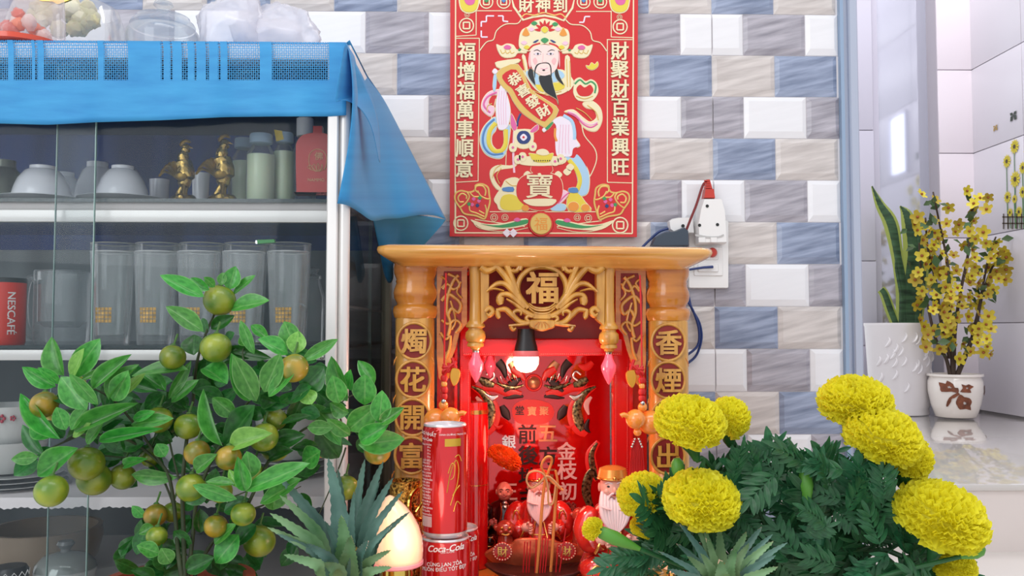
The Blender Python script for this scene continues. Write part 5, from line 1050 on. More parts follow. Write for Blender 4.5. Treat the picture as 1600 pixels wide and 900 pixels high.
# ================================================================ statues in the altar
m_gz = M('robe_glaze', (196, 40, 34), .15, coat=1, var=.2, vs=30); m_skin = M('statue_skin', (240, 176, 158), .3, coat=.3, sss=.2); m_beard = M('beard_white', (242, 214, 214), .4); m_gt = M('gold_trim', (224, 170, 90), .18, .9); m_blk = M('robe_black', (40, 16, 18), .15, coat=1)
def statue(px, ytop, Y, label, robe, hatc, beard, tilt=0., name='old_man_statue', zb=None, wide=1., bald=False):
    zb = ZB if zb is None else zb; b = base_of(px, Y, zb); H = zat(ytop, Y, px)-zb; h = H; r_ = root(name, label, 'statue', b)
    q = lambda x, y, z: Vector((b.x+x*h*wide, b.y+y*h, b.z+z*h))
    # seated body: one skin from seat to neck
    body = MB(); rings = []
    for z, rx, ry, oy in ((0, .36, .26, -.02), (.04, .38, .28, -.02), (.14, .36, .27, -.03), (.26, .30, .24, -.03), (.34, .25, .2, 0), (.46, .24, .17, .01), (.56, .23, .15, .02), (.62, .17, .12, .02), (.655, .08, .08, .01), (.68, .07, .07, 0)):
        rings.append([q(rx*math.cos(a*.2618)*(1+.05*math.cos(a*1.3*2)*(z < .3)), oy+ry*math.sin(a*.2618), z) for a in range(24)])
    body.loft(rings); body.build('robe', robe, r_, ang=180)
    for s_ in (-1, 1):   # knees and boots
        MB().ball(q(s_*.2, -.2, .17), .13*h, 18, 12, (1.1, 1, .8)).build('knee', robe, r_, ang=180)
        MB().ball(q(s_*.13, -.3, .035), .07*h, 14, 9, (1, 1.5, .6)).build('boot', m_blk, r_)
        MB().tube(catmull([q(s_*.2, .0, .58), q(s_*.3, -.06, .47), q(s_*.28, -.16, .36), q(s_*.2, -.24, .4)], 5), [h*v for v in (.07, .085, .095, .1, .1, .1, .1, .095, .09, .085, .08, .08, .08, .08, .085, .09)], 14).build('sleeve', robe, r_, ang=180)
        MB().tube(catmull([q(s_*.165, -.30, .43), q(s_*.2, -.32, .37), q(s_*.235, -.3, .31)], 4), [.012*h]*9, 8).build('cuff', m_gt, r_)
        # hand: palm, four curled fingers and a thumb
        hc = q(s_*.165, -.305, .42); MB().ball(hc, .05*h, 14, 9, (1, .7, .9)).build('palm', m_skin, r_, ang=180)
        for j in range(4): MB().tube(catmull([hc+Vector((-s_*h*.03, -.02*h, (.035-.024*j)*h)), hc+Vector((-s_*h*.055, -.045*h, (.03-.024*j)*h)), hc+Vector((-s_*h*.03, -.058*h, (.026-.024*j)*h))], 3), [.013*h, .013*h, .013*h, .012*h, .012*h, .011*h, .01*h][:7], 8).build('finger', m_skin, r_, ang=180)
        MB().tube([hc+Vector((-s_*h*.01, -.03*h, .045*h)), hc+Vector((-s_*h*.03, -.045*h, .06*h))], [.014*h, .01*h], 8).build('thumb', m_skin, r_, ang=180)
    # sash, hem trims and roundels
    for z_, rr in ((.3, .262), (.325, .25)): MB().tube([q(rr*math.cos(a*.2618), -.01+rr*.8*math.sin(a*.2618), z_) for a in range(25)], .01*h, 6).build('sash', m_gt, r_)
    for s_ in (-1, 1):
        MB().tube(catmull([q(s_*.05, -.12, .64), q(s_*.04, -.17, .5), q(s_*.09, -.24, .3), q(s_*.1, -.29, .1)], 6), .008*h, 6).build('gold_hem', m_gt, r_)
        MB().tube(catmull([q(s_*.2+.075*math.cos(a), -.315, .16+.06*math.sin(a)) for a in [i*math.pi/6 for i in range(13)]], 2), .008*h, 6).build('roundel', m_gt, r_)
        MB().tube(catmull([q(s_*.27+.04*math.cos(a), -.17, .47+.09*math.sin(a)) for a in [i*math.pi/5 for i in range(11)]], 2), .009*h, 6).build('sleeve_trim', m_gt, r_)
    MB().ball(q(0, -.2, .2), .1*h, 16, 10, (.8, .5, 1.3)).build('waist_panel', m_gt, r_)
    # head with face
    hd = MB(); hc = q(0, -.03, .78); R_ = .115*h
    hd.ball(hc, R_, 26, 18, (.92, 1, 1.12), lambda d: 1+.03*(d.y < -.5)*max(0, -d.z)); hd.build('head', m_skin, r_, ang=180)
    MB().ball(hc+Vector((0, -R_*1.02, -.1*R_)), .17*R_, 10, 7, (.8, 1, 1.2)).build('nose', m_skin, r_)
    for s_ in (-1, 1):
        MB().ball(hc+Vector((s_*.36*R_, -R_*.86, .12*R_)), .12*R_, 10, 7, (1.5, .6, .6)).build('eye', m_ink, r_)
        MB().tube(catmull([hc+Vector((s_*.15*R_, -R_*.96, .32*R_)), hc+Vector((s_*.38*R_, -R_*.92, .42*R_)), hc+Vector((s_*.62*R_, -R_*.75, .3*R_))], 3), .045*R_, 5).build('eyebrow', m_beard if beard else m_ink, r_)
        MB().ball(hc+Vector((s_*.95*R_, 0, -.05*R_)), .24*R_, 10, 7, (.4, .8, 1.3)).build('ear', m_skin, r_)
        MB().ball(hc+Vector((s_*.48*R_, -R_*.76, -.22*R_)), .24*R_, 10, 7, (1, .6, .9)).build('cheek', m_skin, r_)
    MB().tube(catmull([hc+Vector((x*R_, -R_*(.98-abs(x)*.25), (-.46+abs(x)*.35)*R_)) for x in (-.34, -.17, 0, .17, .34)], 3), .06*R_, 6).build('mouth', M('lip_red', (176, 30, 34), .3), r_)
    if beard:
        for j in range(-4, 5):
            t = j/4; MB().tube(catmull([hc+Vector((t*.8*R_, -R_*(.88-.35*abs(t)), (-.78+.5*abs(t))*R_)), hc+Vector((t*.9*R_, -R_*1.05, -1.3*R_)), hc+Vector((t*.75*R_, -R_*1.25, -2.1*R_)), hc+Vector((t*.3*R_, -R_*1.5, (-3.3+.5*abs(t))*R_))], 5), [R_*v for v in (.13, .15, .18, .2, .22, .22, .22, .22, .21, .2, .19, .17, .14, .1, .06, .02)], 8).build('beard', m_beard, r_, ang=180)
        for s_ in (-1, 1): MB().tube(catmull([hc+Vector((s_*.05*R_, -R_*1.02, -.3*R_)), hc+Vector((s_*.35*R_, -R_*1.0, -.5*R_)), hc+Vector((s_*.6*R_, -R_*1.0, -1.3*R_))], 4), [.08*R_]*5+[.05*R_]*3+[.01], 6).build('moustache', m_beard, r_)
    if bald: pass
    else:
        MB().lathe(hc+Vector((0, 0, .5*R_)), [(.98*R_, 0), (1.08*R_, .2*R_), (1.0*R_, .5*R_), (.95*R_, .75*R_), (.5*R_, .92*R_), (0, .95*R_)], 24).build('hat', hatc, r_)
        MB().tube([hc+Vector((1.06*R_*math.cos(a*.2618), 1.06*R_*math.sin(a*.2618), .58*R_)) for a in range(25)], .07*R_, 6).build('hat_band', m_gt, r_)
        MB().ball(hc+Vector((0, -1.08*R_, .7*R_)), .16*R_, 10, 7).build('hat_jewel', m_gt, r_)
    return r_
statue(841, 724, 1.30, 'white-bearded red-robed old man statue seated behind the incense tray', m_gz, m_gz, True, wide=.85)
statue(955, 716, 1.195, 'white-bearded statue with a gold hat by the right red jamb', m_gz, M('hat_gold', (226, 150, 66), .25, .3), True, wide=.75)
statue(788, 742, 1.385, 'dark-robed seated statue with pale hands under the orange flower', m_blk, m_blk, False, bald=True)
# small laughing head offering and ingot figure between the statues
for (x, y, Y, rr, lb) in ((790, 826, 1.27, 15, 'small laughing brown figurine left of the incense tray'), (905, 805, 1.27, 13, 'small amber lion figurine between the bearded statues')):
    k = mp(Y); b = base_of(x, Y, ZB); zc = zat(y, Y, x); s_ = root('small_figurine', lb, 'figurine', b)
    m_am = M('amber_glaze', (176, 70, 52), .12, .2, coat=1)
    MB().lathe(b, [(rr*.9*k, 0), (rr*1.1*k, (zc-ZB)*.3), (rr*.8*k, (zc-ZB)*.75), (rr*.5*k, zc-ZB)], 18).build('body', m_am, s_); c = Vector((b.x, Y, zc))
    MB().ball(c, rr*k, 18, 12, (1, .95, .9)).build('head', m_am, s_, ang=180)
    for q_ in (-1, 1): MB().ball(c+Vector((q_*.4*rr*k, -.8*rr*k, .2*rr*k)), .2*rr*k, 8, 6).build('eye', m_gt, s_); MB().ball(c+Vector((q_*.45*rr*k, -.75*rr*k, -.2*rr*k)), .28*rr*k, 8, 6).build('cheek', m_am, s_); MB().ball(c+Vector((q_*.95*rr*k, 0, .1*rr*k)), .3*rr*k, 8, 6).build('ear', m_am, s_)
    MB().tube([c+Vector((x_*rr*k, -.92*rr*k, (-.45+abs(x_)*.3)*rr*k)) for x_ in (-.4, -.2, 0, .2, .4)], .08*rr*k, 6).build('mouth', m_gt, s_); MB().ball(c+Vector((0, -1*rr*k, 0)), .2*rr*k, 8, 6).build('nose', m_am, s_)
# crystal-gold cup, glass candle behind the cans
b = base_of(742, 1.28, ZB); h_ = zat(628, 1.28, 742)-ZB; k = mp(1.28)
gc = root('red_glass_candle', 'tall red glass candle behind the drink cans inside the altar', 'candle', b)
MB().lathe(b, [(21*k, 0), (21*k, h_*.93), (20*k, h_)], 26).build('glass_wall', M('red_glass', (196, 20, 24), .08, coat=1), gc); MB().lathe(b, [(21.4*k, h_*.93), (21.4*k, h_*.955)], 26).lathe(b, [(21.4*k, h_*.5), (21.4*k, h_*.505)], 26).build('gilt_band', m_gt, gc, kind='stuff')
# orange marigold resting on the dark statue -- built later with the flower maker
# bronze incense tray
YTt = 1.19; m_br = M('bronze_tray', (190, 96, 62), .32, .55, var=.25, vs=40, bump=.2, bs=120); m_brd = M('bronze_dark', (70, 30, 24), .4, .3)
tr = root('incense_tray', 'boat-shaped bronze incense tray with embossed roundels in front of the statues', 'tray', P(840, 930, YTt))
kk = mp(YTt); cx = P(840, 880, YTt); 
bb_ = MB(); rings = []
for t, (rx, ry, y) in enumerate(((30, 18, 925), (48, 26, 915), (70, 36, 900), (82, 40, 892), (80, 38, 890), (60, 28, 893), (0.5, .5, 895))):
    rings.append([Vector((cx.x+rx*kk*math.cos(a*.2244), YTt+ry*kk*math.sin(a*.2244), zat(y-(10*abs(math.cos(a*.2244))**3 if 0 < t < 5 else 0), YTt, 840))) for a in range(28)])
bb_.loft(rings, False); bb_.build('bowl', m_brd, tr, ang=180)
bk = catmull([(757, 866), (764, 858), (778, 852), (792, 850), (800, 848), (806, 842), (822, 840), (862, 842), (872, 846), (884, 848), (900, 850), (914, 860), (926, 872), (908, 880), (890, 886), (870, 892), (800, 892), (780, 884), (768, 876)], 4, True)
MB().prism(bk, YTt+.03, .005, bev=1.5).build('back_plate', m_br, tr, ang=60)
for (x, y) in ((785, 862), (885, 861)):
    MB().prism([(x+16*math.cos(a*.314), y+15*math.sin(a*.314)) for a in range(20)], YTt+.025, .0015, bev=.6).build('roundel', m_rl, tr)
    for a in range(20): MB().ball(P(x+14*math.cos(a*.314), y+13*math.sin(a*.314), YTt+.023), .0012, 6, 4).build('roundel_bead', M('bead_pale', (246, 206, 170), .3), tr)
    MB().text('財', x, y, 17, YTt+.0236, .001, .01).build('roundel_character', m_gt, tr, False)
m_js = M('joss_red', (206, 30, 36), .5); m_inc = M('incense_orange', (226, 142, 70), .6)
for i, (x0, y0, x1, y1) in enumerate([(817, 885, 820, 846), (822, 886, 824, 847), (826, 884, 829, 845), (843, 886, 848, 838), (847, 886, 853, 838), (851, 886, 857, 836), (874, 882, 884, 826), (836, 886, 838, 842), (868, 886, 872, 850)]):
    single('joss_stick', MB().tube([P(x0, y0+14, YTt), P(x1, y1, YTt-.004)], .0009, 6), m_js, ['first', 'second', 'third', 'fifth', 'sixth', 'seventh', 'last', 'fourth', 'eighth'][i]+' thin red joss stick stub from the left in the bronze tray', 'joss stick', 'red joss stick stubs in the tray')
single('incense_stick', MB().tube(catmull([P(x, y, Y_) for x, y, Y_ in ((838, 900, YTt), (844, 830, YTt-.002), (849, 770, YTt-.004), (854, 745, YTt-.005), (862, 722, YTt-.01), (860, 714, YTt-.015), (852, 716, YTt-.014), (846, 730, YTt-.01), (858, 748, YTt-.004), (872, 760, YTt-.01), (880, 766, YTt-.012))], 6), [.0021]*20+[.0017]*41, 8), m_inc, 'left orange incense stick whose burnt end curls into a narrow loop', 'incense stick')
single('incense_stick', MB().tube(catmull([P(x, y, Y_) for x, y, Y_ in ((860, 900, YTt+.004), (865, 830, YTt), (869, 770, YTt-.004), (871, 752, YTt-.008), (868, 735, YTt-.012))], 6), [.0021]*18+[.0016]*7, 8), m_inc, 'right orange incense stick standing straight behind the looped one', 'incense stick')
single('incense_ash_loop', MB().tube(catmull([P(x, y, Y_) for x, y, Y_ in ((869, 752, YTt-.008), (864, 785, YTt-.012), (857, 786, YTt-.014), (856, 760, YTt-.014), (850, 742, YTt-.016), (838, 736, YTt-.018), (826, 740, YTt-.018), (823, 752, YTt-.018), (830, 762, YTt-.018), (842, 756, YTt-.016), (856, 744, YTt-.014), (876, 762, YTt-.014))], 6), .0014, 8), M('ash_tan', (206, 150, 100), .7), 'tan curled incense ash hanging in a wide loop above the tray', 'incense')
# ================================================================ drink cans
m_can = M('can_red', (206, 16, 24), .16, .35, coat=.8); m_al = M('can_alu', (236, 232, 236), .3, .7); m_prt = M('white_print', (240, 238, 236), .5); m_cg = M('can_gold', (206, 168, 60), .3, .5)
def can(px, ytop, w, Y, zb, label):
    b = base_of(px, Y, zb); r = w/2*mp(Y); h = zat(ytop, Y, px)-zb; rt = root('drink_can', label, 'can', b, 'red drink cans in front of the altar')
    MB().lathe(b, [(r*.99, .007), (r, .01), (r, h-.009), (r*.965, h-.005), (r*.935, h-.003)], 48, caps=False).build('can_body', m_can, rt, ang=180)
    MB().lathe(b, [(0, .004), (r*.7, .003), (r*.82, 0), (r*.88, .001), (r*.98, .005), (r*.993, .0068)], 48, caps=False).build('can_base', m_al, rt)
    MB().lathe(b, [(r*.93, h-.003), (r*.95, h-.002), (r*.92, h), (r*.88, h-.001), (r*.87, h-.004), (0, h-.005)], 48, caps=False).build('can_rim', m_al, rt)
    MB().lathe(b+Vector((0, -r*.2, h-.0048)), [(.006, 0), (.007, .001), (.004, .0015), (0, .0015)], 16, 1.5).build('pull_tab', m_al, rt)
    return rt, b, r, h
YK = 1.06; zl = FLOOR+.0005; zm = zat(846, YK, 700)
c1, b1, r1, h1 = can(697, 836, 78, YK, zl, 'lower front red can with white slogan, carrying the tall can')
zt_ = b1.z+h1+.0003
c2, b2, r2, h2 = can(696, 661, 70, YK, zt_, 'tall slim red can stacked on top of the lower front can')
c3, b3, r3, h3 = can(716, 822, 66, YK+.06, FLOOR+.0005, 'red can standing behind and right of the lower front can')
def wt(s, th, y, size, b, r, Y, par, rot=0., mt=m_prt, off=.0, nm='lettering'):
    return wraptext(s, th*r, zat(y, Y-r, 700), size, r, b, rot, off, .35 if s == 'Coca-Cola' else 0.).build(nm, mt, par, False)
wt('Coca-Cola', .12, 857, .0105, b1, r1, YK, c1, .05, m_prt, .02); wt('LESS SUGAR', .15, 863, .003, b1, r1, YK, c1, .05); wt('CÙNG LAN TỎA', .02, 881, .0058, b1, r1, YK, c1, .05, m_prt, .02); wt('MUÔN ĐIỀU TỐT ĐẸP', -.0, 889, .0058, b1, r1, YK, c1, .05, m_prt, .02)
wt('Coca-Cola', .35, 844, .0095, b3, r3, YK+.06, c3, .05, m_prt, .02); wt('LAN TỎA', .5, 868, .0055, b3, r3, YK+.06, c3, .05, m_prt, .02); wt('ĐIỀU TỐT ĐẸP', .5, 876, .005, b3, r3, YK+.06, c3, .05, m_prt, .02)
wt('CAO NHẤT', -.85, 677, .0055, b2, r2, YK, c2, -.1, m_prt, .02); wt('DINH DƯỠNG TRONG 100', .5, 679, .003, b2, r2, YK, c2, 0); wt('Coca-Cola', -.9, 687, .005, b2, r2, YK, c2, -.08, m_prt, .02)
words = 'THÀNH PHẦN NƯỚC BÃO HÒA CO2 ĐƯỜNG MÀU THỰC PHẨM CHẤT ĐIỀU CHỈNH ĐỘ AXIT HƯƠNG COLA TỰ NHIÊN CAFEIN BẢO QUẢN NƠI KHÔ MÁT NGON HƠN KHI UỐNG LẠNH'.split()
for i in range(23):
    y = 695+i*5; 
    if 699 < y < 716: wt('0.0 g', -.7, y, .0026, b2, r2, YK, c2); continue
    wt(' '.join(words[(i*2) % 22:(i*2) % 22+2])[:18], -.92+.03*(i % 3), y, .003, b2, r2, YK, c2)
bar = MB()
for i in range(20):
    a0 = -1.15+i*.032; a1 = a0+(.012 if i % 3 else .02)
    bar.add([(b2.x+math.sin(a)*(r2+.0006), b2.y-math.cos(a)*(r2+.0006), zat(y, YK, 697)) for a, y in ((a0, 817), (a1, 817), (a1, 801), (a0, 801))], [(0, 1, 2, 3)])
bar.build('barcode', m_prt, c2, False, kind='stuff')
cg = MB()
for pts in ([(.15, 770), (.3, 740), (.55, 720), (.7, 735), (.6, 760), (.4, 775)], [(.3, 790), (.5, 770), (.75, 760)], [(.2, 740), (.35, 725), (.5, 728), (.45, 745), (.3, 750)], [(.45, 800), (.6, 785), (.8, 790)], [(.5, 715), (.7, 712), (.85, 722)]):
    cg.tube([(b2.x+math.sin(a)*(r2+.0002), b2.y-math.cos(a)*(r2+.0002), zat(y, YK-r2, 697)) for a, y in catmull(pts, 5)], .0005, 5)
cg.build('gold_flourish', m_cg, c2, kind='stuff')
MB().add([(b2.x+math.sin(a)*(r2+.0004), b2.y-math.cos(a)*(r2+.0004), zat(y, YK-r2, 697)) for y in (698, 686) for a in (.05, .3, .55, .8)], [(0, 1, 5, 4), (1, 2, 6, 5), (2, 3, 7, 6)]).build('gold_block', m_cg, c2)
# ================================================================ lotus bud lamp and gilded vase
YE = .985; k = mp(YE); e = P(619, 878, YE)
lp = root('bud_lamp', 'glowing cream bud-shaped lamp on a gold base left of the cans', 'lamp', Vector((e.x, YE, FLOOR)))
m_bud = M('bud_glow', (250, 214, 170), .22, emit=.26, ecol=(255, 224, 176), coat=.8, sss=.2)
nt = m_bud.node_tree; lw = nt.nodes.new('ShaderNodeLayerWeight'); lw.inputs[0].default_value = .35; mx = nt.nodes.new('ShaderNodeMix'); mx.data_type = 'RGBA'; mx.inputs[6].default_value = (*lin((255, 226, 180)), 1); mx.inputs[7].default_value = (*lin((250, 96, 140)), 1)
nt.links.new(lw.outputs['Facing'], mx.inputs[0]); nt.links.new(mx.outputs[2], nt.nodes['Principled BSDF'].inputs['Emission Color'])
lp_m = MB().lathe(e, [(39*k, 0), (41*k, 8*k), (41.5*k, 20*k), (40*k, 36*k), (36*k, 54*k), (29*k, 72*k), (20*k, 86*k), (10*k, 97*k), (3*k, 101*k), (0, 102*k)], 40)
for v in lp_m.v: v.x -= 20*k*max(0, (v.z-e.z)/(102*k)-.35)**1.5
lp_m.build('bud_shade', m_bud, lp, ang=180)
MB().lathe(e, [(40*k, -4*k), (42*k, -2*k), (42*k, 2*k), (39*k, 3*k)], 40).build('shade_ring', M('ring_pink', (244, 150, 160), .2, coat=.5), lp)
MB().lathe((e.x, YE, FLOOR), [(34*k, 0), (34*k, .01), (26*k, .02), (25*k, (e.z-FLOOR)-8*k), (34*k, (e.z-FLOOR)-4*k)], 30).build('lamp_base', M('lamp_gold', (214, 186, 96), .12, 1), lp)
ptl('bud_lamp_light', P(640, 838, .93), .22, (1, .5, .4), .03)
YV = 1.10; k = mp(YV); b = base_of(634, YV, FLOOR); zt_ = zat(750, YV, 634)-FLOOR
vs_ = root('gilded_vase', 'glittering red and gold vase with a curled handle behind the bud lamp', 'vase', b)
m_gv = M('glitter_gold', (214, 140, 70), .2, .85, var=.9, vs=300, bump=1, bs=300, detail=1, col2=(240, 190, 90)); 
MB().lathe(b, [(26*k, 0), (34*k, .03), (36*k, zt_-.1), (26*k, zt_-.055), (24*k, zt_-.04), (23.5*k, zt_-.002), (24.5*k, zt_), (20*k, zt_), (19*k, zt_-.03), (0, zt_-.04)], 30, caps=False).build('vase_body', m_gv, vs_)
MB().tube(catmull([P(658, 758, YV-.005), P(642, 775, YV-.02), P(640, 800, YV-.025), P(655, 812, YV-.02), P(668, 806, YV-.012), P(662, 790, YV-.01)], 6), .0028, 8).tube(catmull([P(666, 750, YV), P(672, 768, YV-.01), P(660, 785, YV-.02), P(650, 800, YV-.024)], 6), .002, 8).build('handle', M('vase_gold', (228, 176, 84), .15, 1), vs_)
# ================================================================ kumquat tree
def leafmat(name, c1, c2, edge, rough=.32, rnd=.22, tl=.25):
    """leaf skin: darker blade, paler midrib and rim (object y runs across the blade), light passes through"""
    m = M(name, c1, rough, rnd=rnd, coat=.15, var=.12, vs=6, col2=c2); nt = m.node_tree; N = nt.nodes; L = nt.links; b = N['Principled BSDF']
    tc = N.new('ShaderNodeUVMap'); sp = N.new('ShaderNodeSeparateXYZ'); L.new(tc.outputs[0], sp.inputs[0])
    ab = N.new('ShaderNodeMath'); ab.operation = 'ABSOLUTE'; L.new(sp.outputs[1], ab.inputs[0])
    r = N.new('ShaderNodeValToRGB'); e = r.color_ramp.elements; e[0].position = 0; e[0].color = (1, 1, 1, 1); e[1].position = .1; e[1].color = (0, 0, 0, 1); q = e.new(.86); q.color = (0, 0, 0, 1); q = e.new(.97); q.color = (1, 1, 1, 1)
    L.new(ab.outputs[0], r.inputs[0]); src = b.inputs['Base Color'].links[0].from_socket
    mu = N.new('ShaderNodeMath'); mu.operation = 'MULTIPLY'; mu.inputs[1].default_value = .32; L.new(r.outputs[0], mu.inputs[0])
    mx = N.new('ShaderNodeMix'); mx.data_type = 'RGBA'; L.new(mu.outputs[0], mx.inputs[0]); L.new(src, mx.inputs[6]); mx.inputs[7].default_value = (*lin(edge), 1); L.new(mx.outputs[2], b.inputs['Base Color'])
    t = N.new('ShaderNodeBsdfTranslucent'); L.new(mx.outputs[2], t.inputs[0]); ms = N.new('ShaderNodeMixShader'); ms.inputs[0].default_value = tl
    L.new(b.outputs[0], ms.inputs[1]); L.new(t.outputs[0], ms.inputs[2]); L.new(ms.outputs[0], N['Material Output'].inputs[0]); return m
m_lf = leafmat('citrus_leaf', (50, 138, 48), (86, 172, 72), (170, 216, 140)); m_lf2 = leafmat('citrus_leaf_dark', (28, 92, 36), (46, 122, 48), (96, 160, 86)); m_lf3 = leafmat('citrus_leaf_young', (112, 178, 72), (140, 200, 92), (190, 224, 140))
def leaf_proto(mat, name, bend, fold, tipsh, n=9, wave=0.):
    """unit leaf along +x (length 1, width 1 across y), face towards +z"""
    vs = []; fs = []; uv = []; us = (-1, -.55, 0, .55, 1)
    for i in range(n+1):
        t = i/n; w_ = .5*(math.sin(math.pi*t**tipsh)**.8 if 0 < t < 1 else 0.015)
        for u in us: vs.append((t, u*w_, fold*abs(u)*w_ + bend*math.sin(math.pi*t*.55)*-1*t + wave*math.sin(t*9+u*2)*abs(u))); uv.append((t, u))
    for i in range(n):
        for j in range(4): a = i*5+j; fs.append((a, a+1, a+6, a+5))
    me = bpy.data.meshes.new(name); me.from_pydata(vs, [], fs); me.polygons.foreach_set('use_smooth', [True]*len(me.polygons)); me.materials.append(mat)
    ul = me.uv_layers.new(name='UVMap')
    for lp in me.loops: ul.data[lp.index].uv = uv[lp.vertex_index]
    return me
LP = {k: [leaf_proto(m, 'leaf', b, f, .95, 9, w_) for b, f, w_ in ((.12, .25, .01), (.25, .5, .0), (.03, .15, .015))] for k, m in (('n', m_lf), ('d', m_lf2), ('y', m_lf3))}
def put_leaf(par, b, t, width, me, roll=0., face=None, name='leaf'):
    """leaf from world point b to t; its face turned to the camera and rolled"""
    ax = (t-b); l = ax.length; ax.normalize(); f = face or Vector((0, -1, .35)); z = (f-ax*f.dot(ax)).normalized(); y = z.cross(ax).normalized()
    rot = Matrix((ax, y, z)).transposed() @ Matrix.Rotation(roll, 3, 'X')
    return place(name, me, par, b, rot, (l, width, l))
KT = [l.split(',') for l in '''319,464,251,428,22 327,453,296,435,16 336,448,319,433,12 346,446,348,425,13 358,452,367,417,24 364,460,399,429,15 360,484,417,465,28 330,514,363,493,18d 318,518,260,478,28 325,520,314,497,18d 303,555,301,521,30d 350,533,366,520,16d 295,578,204,580,26
259,611,224,579,20 263,624,299,564,15 268,629,307,592,20 318,575,354,590,36 401,627,365,556,30 356,543,420,560,18d 100,587,71,529,32 111,592,156,529,32 113,592,126,545,20y 87,604,34,576,22 95,600,60,574,14 127,594,175,575,12 145,608,195,553,22 135,640,94,588,34 153,632,108,585,18 170,625,202,566,30 177,627,200,580,28 190,620,224,583,14y
94,686,21,615,24 103,672,88,636,22 111,672,134,631,20 117,675,200,629,24 139,672,207,620,44d 136,694,157,661,16 155,689,239,669,17 114,683,141,661,14y 69,711,30,664,20d 81,683,41,660,24 60,714,17,718,18 58,716,22,742,26d 122,700,46,744,32 205,664,271,653,20 208,656,239,643,14 194,728,219,717,14 205,742,275,747,22 258,714,245,693,20 306,736,330,711,22
370,780,300,758,20 367,757,320,750,14 377,763,355,733,13y 383,767,483,723,28 393,747,387,707,28 383,767,373,720,22 407,787,470,747,28 427,797,433,757,30 348,697,307,610,22 350,697,397,633,44d 367,650,332,622,24 360,700,412,673,30y 530,677,487,630,24 530,715,495,672,36d
543,627,512,560,28 530,630,520,587,28 547,610,545,580,18 585,600,560,562,20 570,633,570,585,34 593,660,597,612,28 593,663,627,637,18 543,673,590,633,34 560,695,632,686,32 563,690,600,664,26 533,697,487,632,24 547,680,512,657,20 545,645,513,633,24 463,547,443,502,34 450,553,407,527,28 420,530,390,505,15 460,553,467,517,26y 473,563,527,530,18 473,607,503,575,38d
413,613,438,553,30 420,620,460,572,22 390,627,365,557,30 397,553,375,500,16 387,540,377,523,18 360,552,413,558,18d 487,632,477,608,24y 440,663,483,647,12d 497,697,457,699,16d 473,723,500,705,32 227,807,205,792,17 240,822,217,833,15 250,865,214,852,22 267,880,252,858,22 290,893,330,870,26d 337,880,373,835,34 335,850,365,818,22 313,832,315,797,22d
455,625,486,604,26d 480,668,520,668,20 430,690,470,680,26d 462,735,500,728,22d 470,770,484,800,22d 205,600,240,607,20d 226,640,260,612,24d 290,640,262,622,22d 300,660,330,640,20d 186,700,226,692,18d 215,760,176,740,22d 270,690,240,680,24d 326,770,290,786,20d 350,800,390,780,26d 400,820,366,850,24d 300,855,270,830,22d 372,880,345,905,26d 420,720,450,700,24d 500,650,470,640,20d 330,600,300,612,24d 160,670,186,654,20d 60,700,92,724,20d'''.replace('\n', ' ').split()]
YK0 = .96
kb = Vector((P(285, 450, YK0).x, YK0, FLOOR))
kt = root('kumquat_tree', 'potted kumquat tree with green fruit in front of the glass cabinet', 'plant', kb)
# pot standing below the frame edge
m_pot = M('plant_pot', (150, 72, 50), .5)
zp = zat(905, YK0, 285)
MB().lathe((kb.x, YK0, 0), [(.05, FLOOR), (.055, FLOOR+.004), (.075, zp-.012), (.08, zp-.01), (.08, zp), (.07, zp), (.068, zp-.01), (0, zp-.01)], 32).build('pot', m_pot, kt)
m_bark = M('bark', (50, 62, 36), .7, var=.3, vs=60)
RK = random.Random(3)
def depth(px, py): return YK0 + .03*math.sin(px*.021+py*.013)+.02*math.sin(py*.031-px*.017)
branches = [([(285, 910), (278, 860), (272, 790), (262, 740), (240, 715), (205, 690), (165, 680), (120, 680), (100, 690)], 3.6), ([(288, 910), (287, 840), (285, 770), (290, 700), (300, 640), (307, 570), (322, 520), (335, 490), (343, 450)], 4), ([(292, 910), (300, 850), (308, 780), (330, 720), (350, 690), (372, 650), (395, 620), (425, 590), (455, 560)], 3.4), ([(300, 910), (330, 850), (380, 800), (420, 720), (450, 690), (480, 668), (510, 660), (540, 680), (570, 655)], 3.2),
    ([(262, 740), (230, 690), (200, 650), (170, 620), (130, 600), (105, 590)], 2.4), ([(120, 682), (80, 700), (50, 716)], 1.8), ([(272, 790), (250, 740), (225, 720), (160, 712)], 2), ([(308, 780), (350, 780), (385, 768)], 2), ([(285, 770), (265, 690), (262, 640), (262, 615)], 2), ([(400, 620), (380, 560), (385, 540), (410, 535)], 1.8), ([(380, 800), (410, 790), (430, 780), (470, 760)], 1.8), ([(540, 682), (530, 640), (545, 620), (580, 610)], 1.8), ([(540, 700), (530, 730), (500, 800), (480, 840)], 1.6)]
for pts, w_ in branches:
    q = catmull([(x, y) for x, y in pts], 5); n_ = len(q)
    MB().tube([P(x, y, depth(x, y)+.012) for x, y in q], [mp(YK0)*w_*(1-.65*i/n_) for i in range(n_)], 8).build('branch', m_bark, kt, ang=180)
for i, a in enumerate(KT):
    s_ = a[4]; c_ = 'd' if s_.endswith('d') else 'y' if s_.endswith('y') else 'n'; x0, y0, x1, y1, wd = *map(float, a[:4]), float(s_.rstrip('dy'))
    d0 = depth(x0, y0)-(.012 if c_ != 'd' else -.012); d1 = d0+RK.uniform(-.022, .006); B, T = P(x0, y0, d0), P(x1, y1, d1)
    put_leaf(kt, B, T, wd*mp(d0)*1.18, LP[c_][i % 3], RK.uniform(-.45, .45), Vector((RK.uniform(-.3, .3), -1, RK.uniform(.1, .6))))
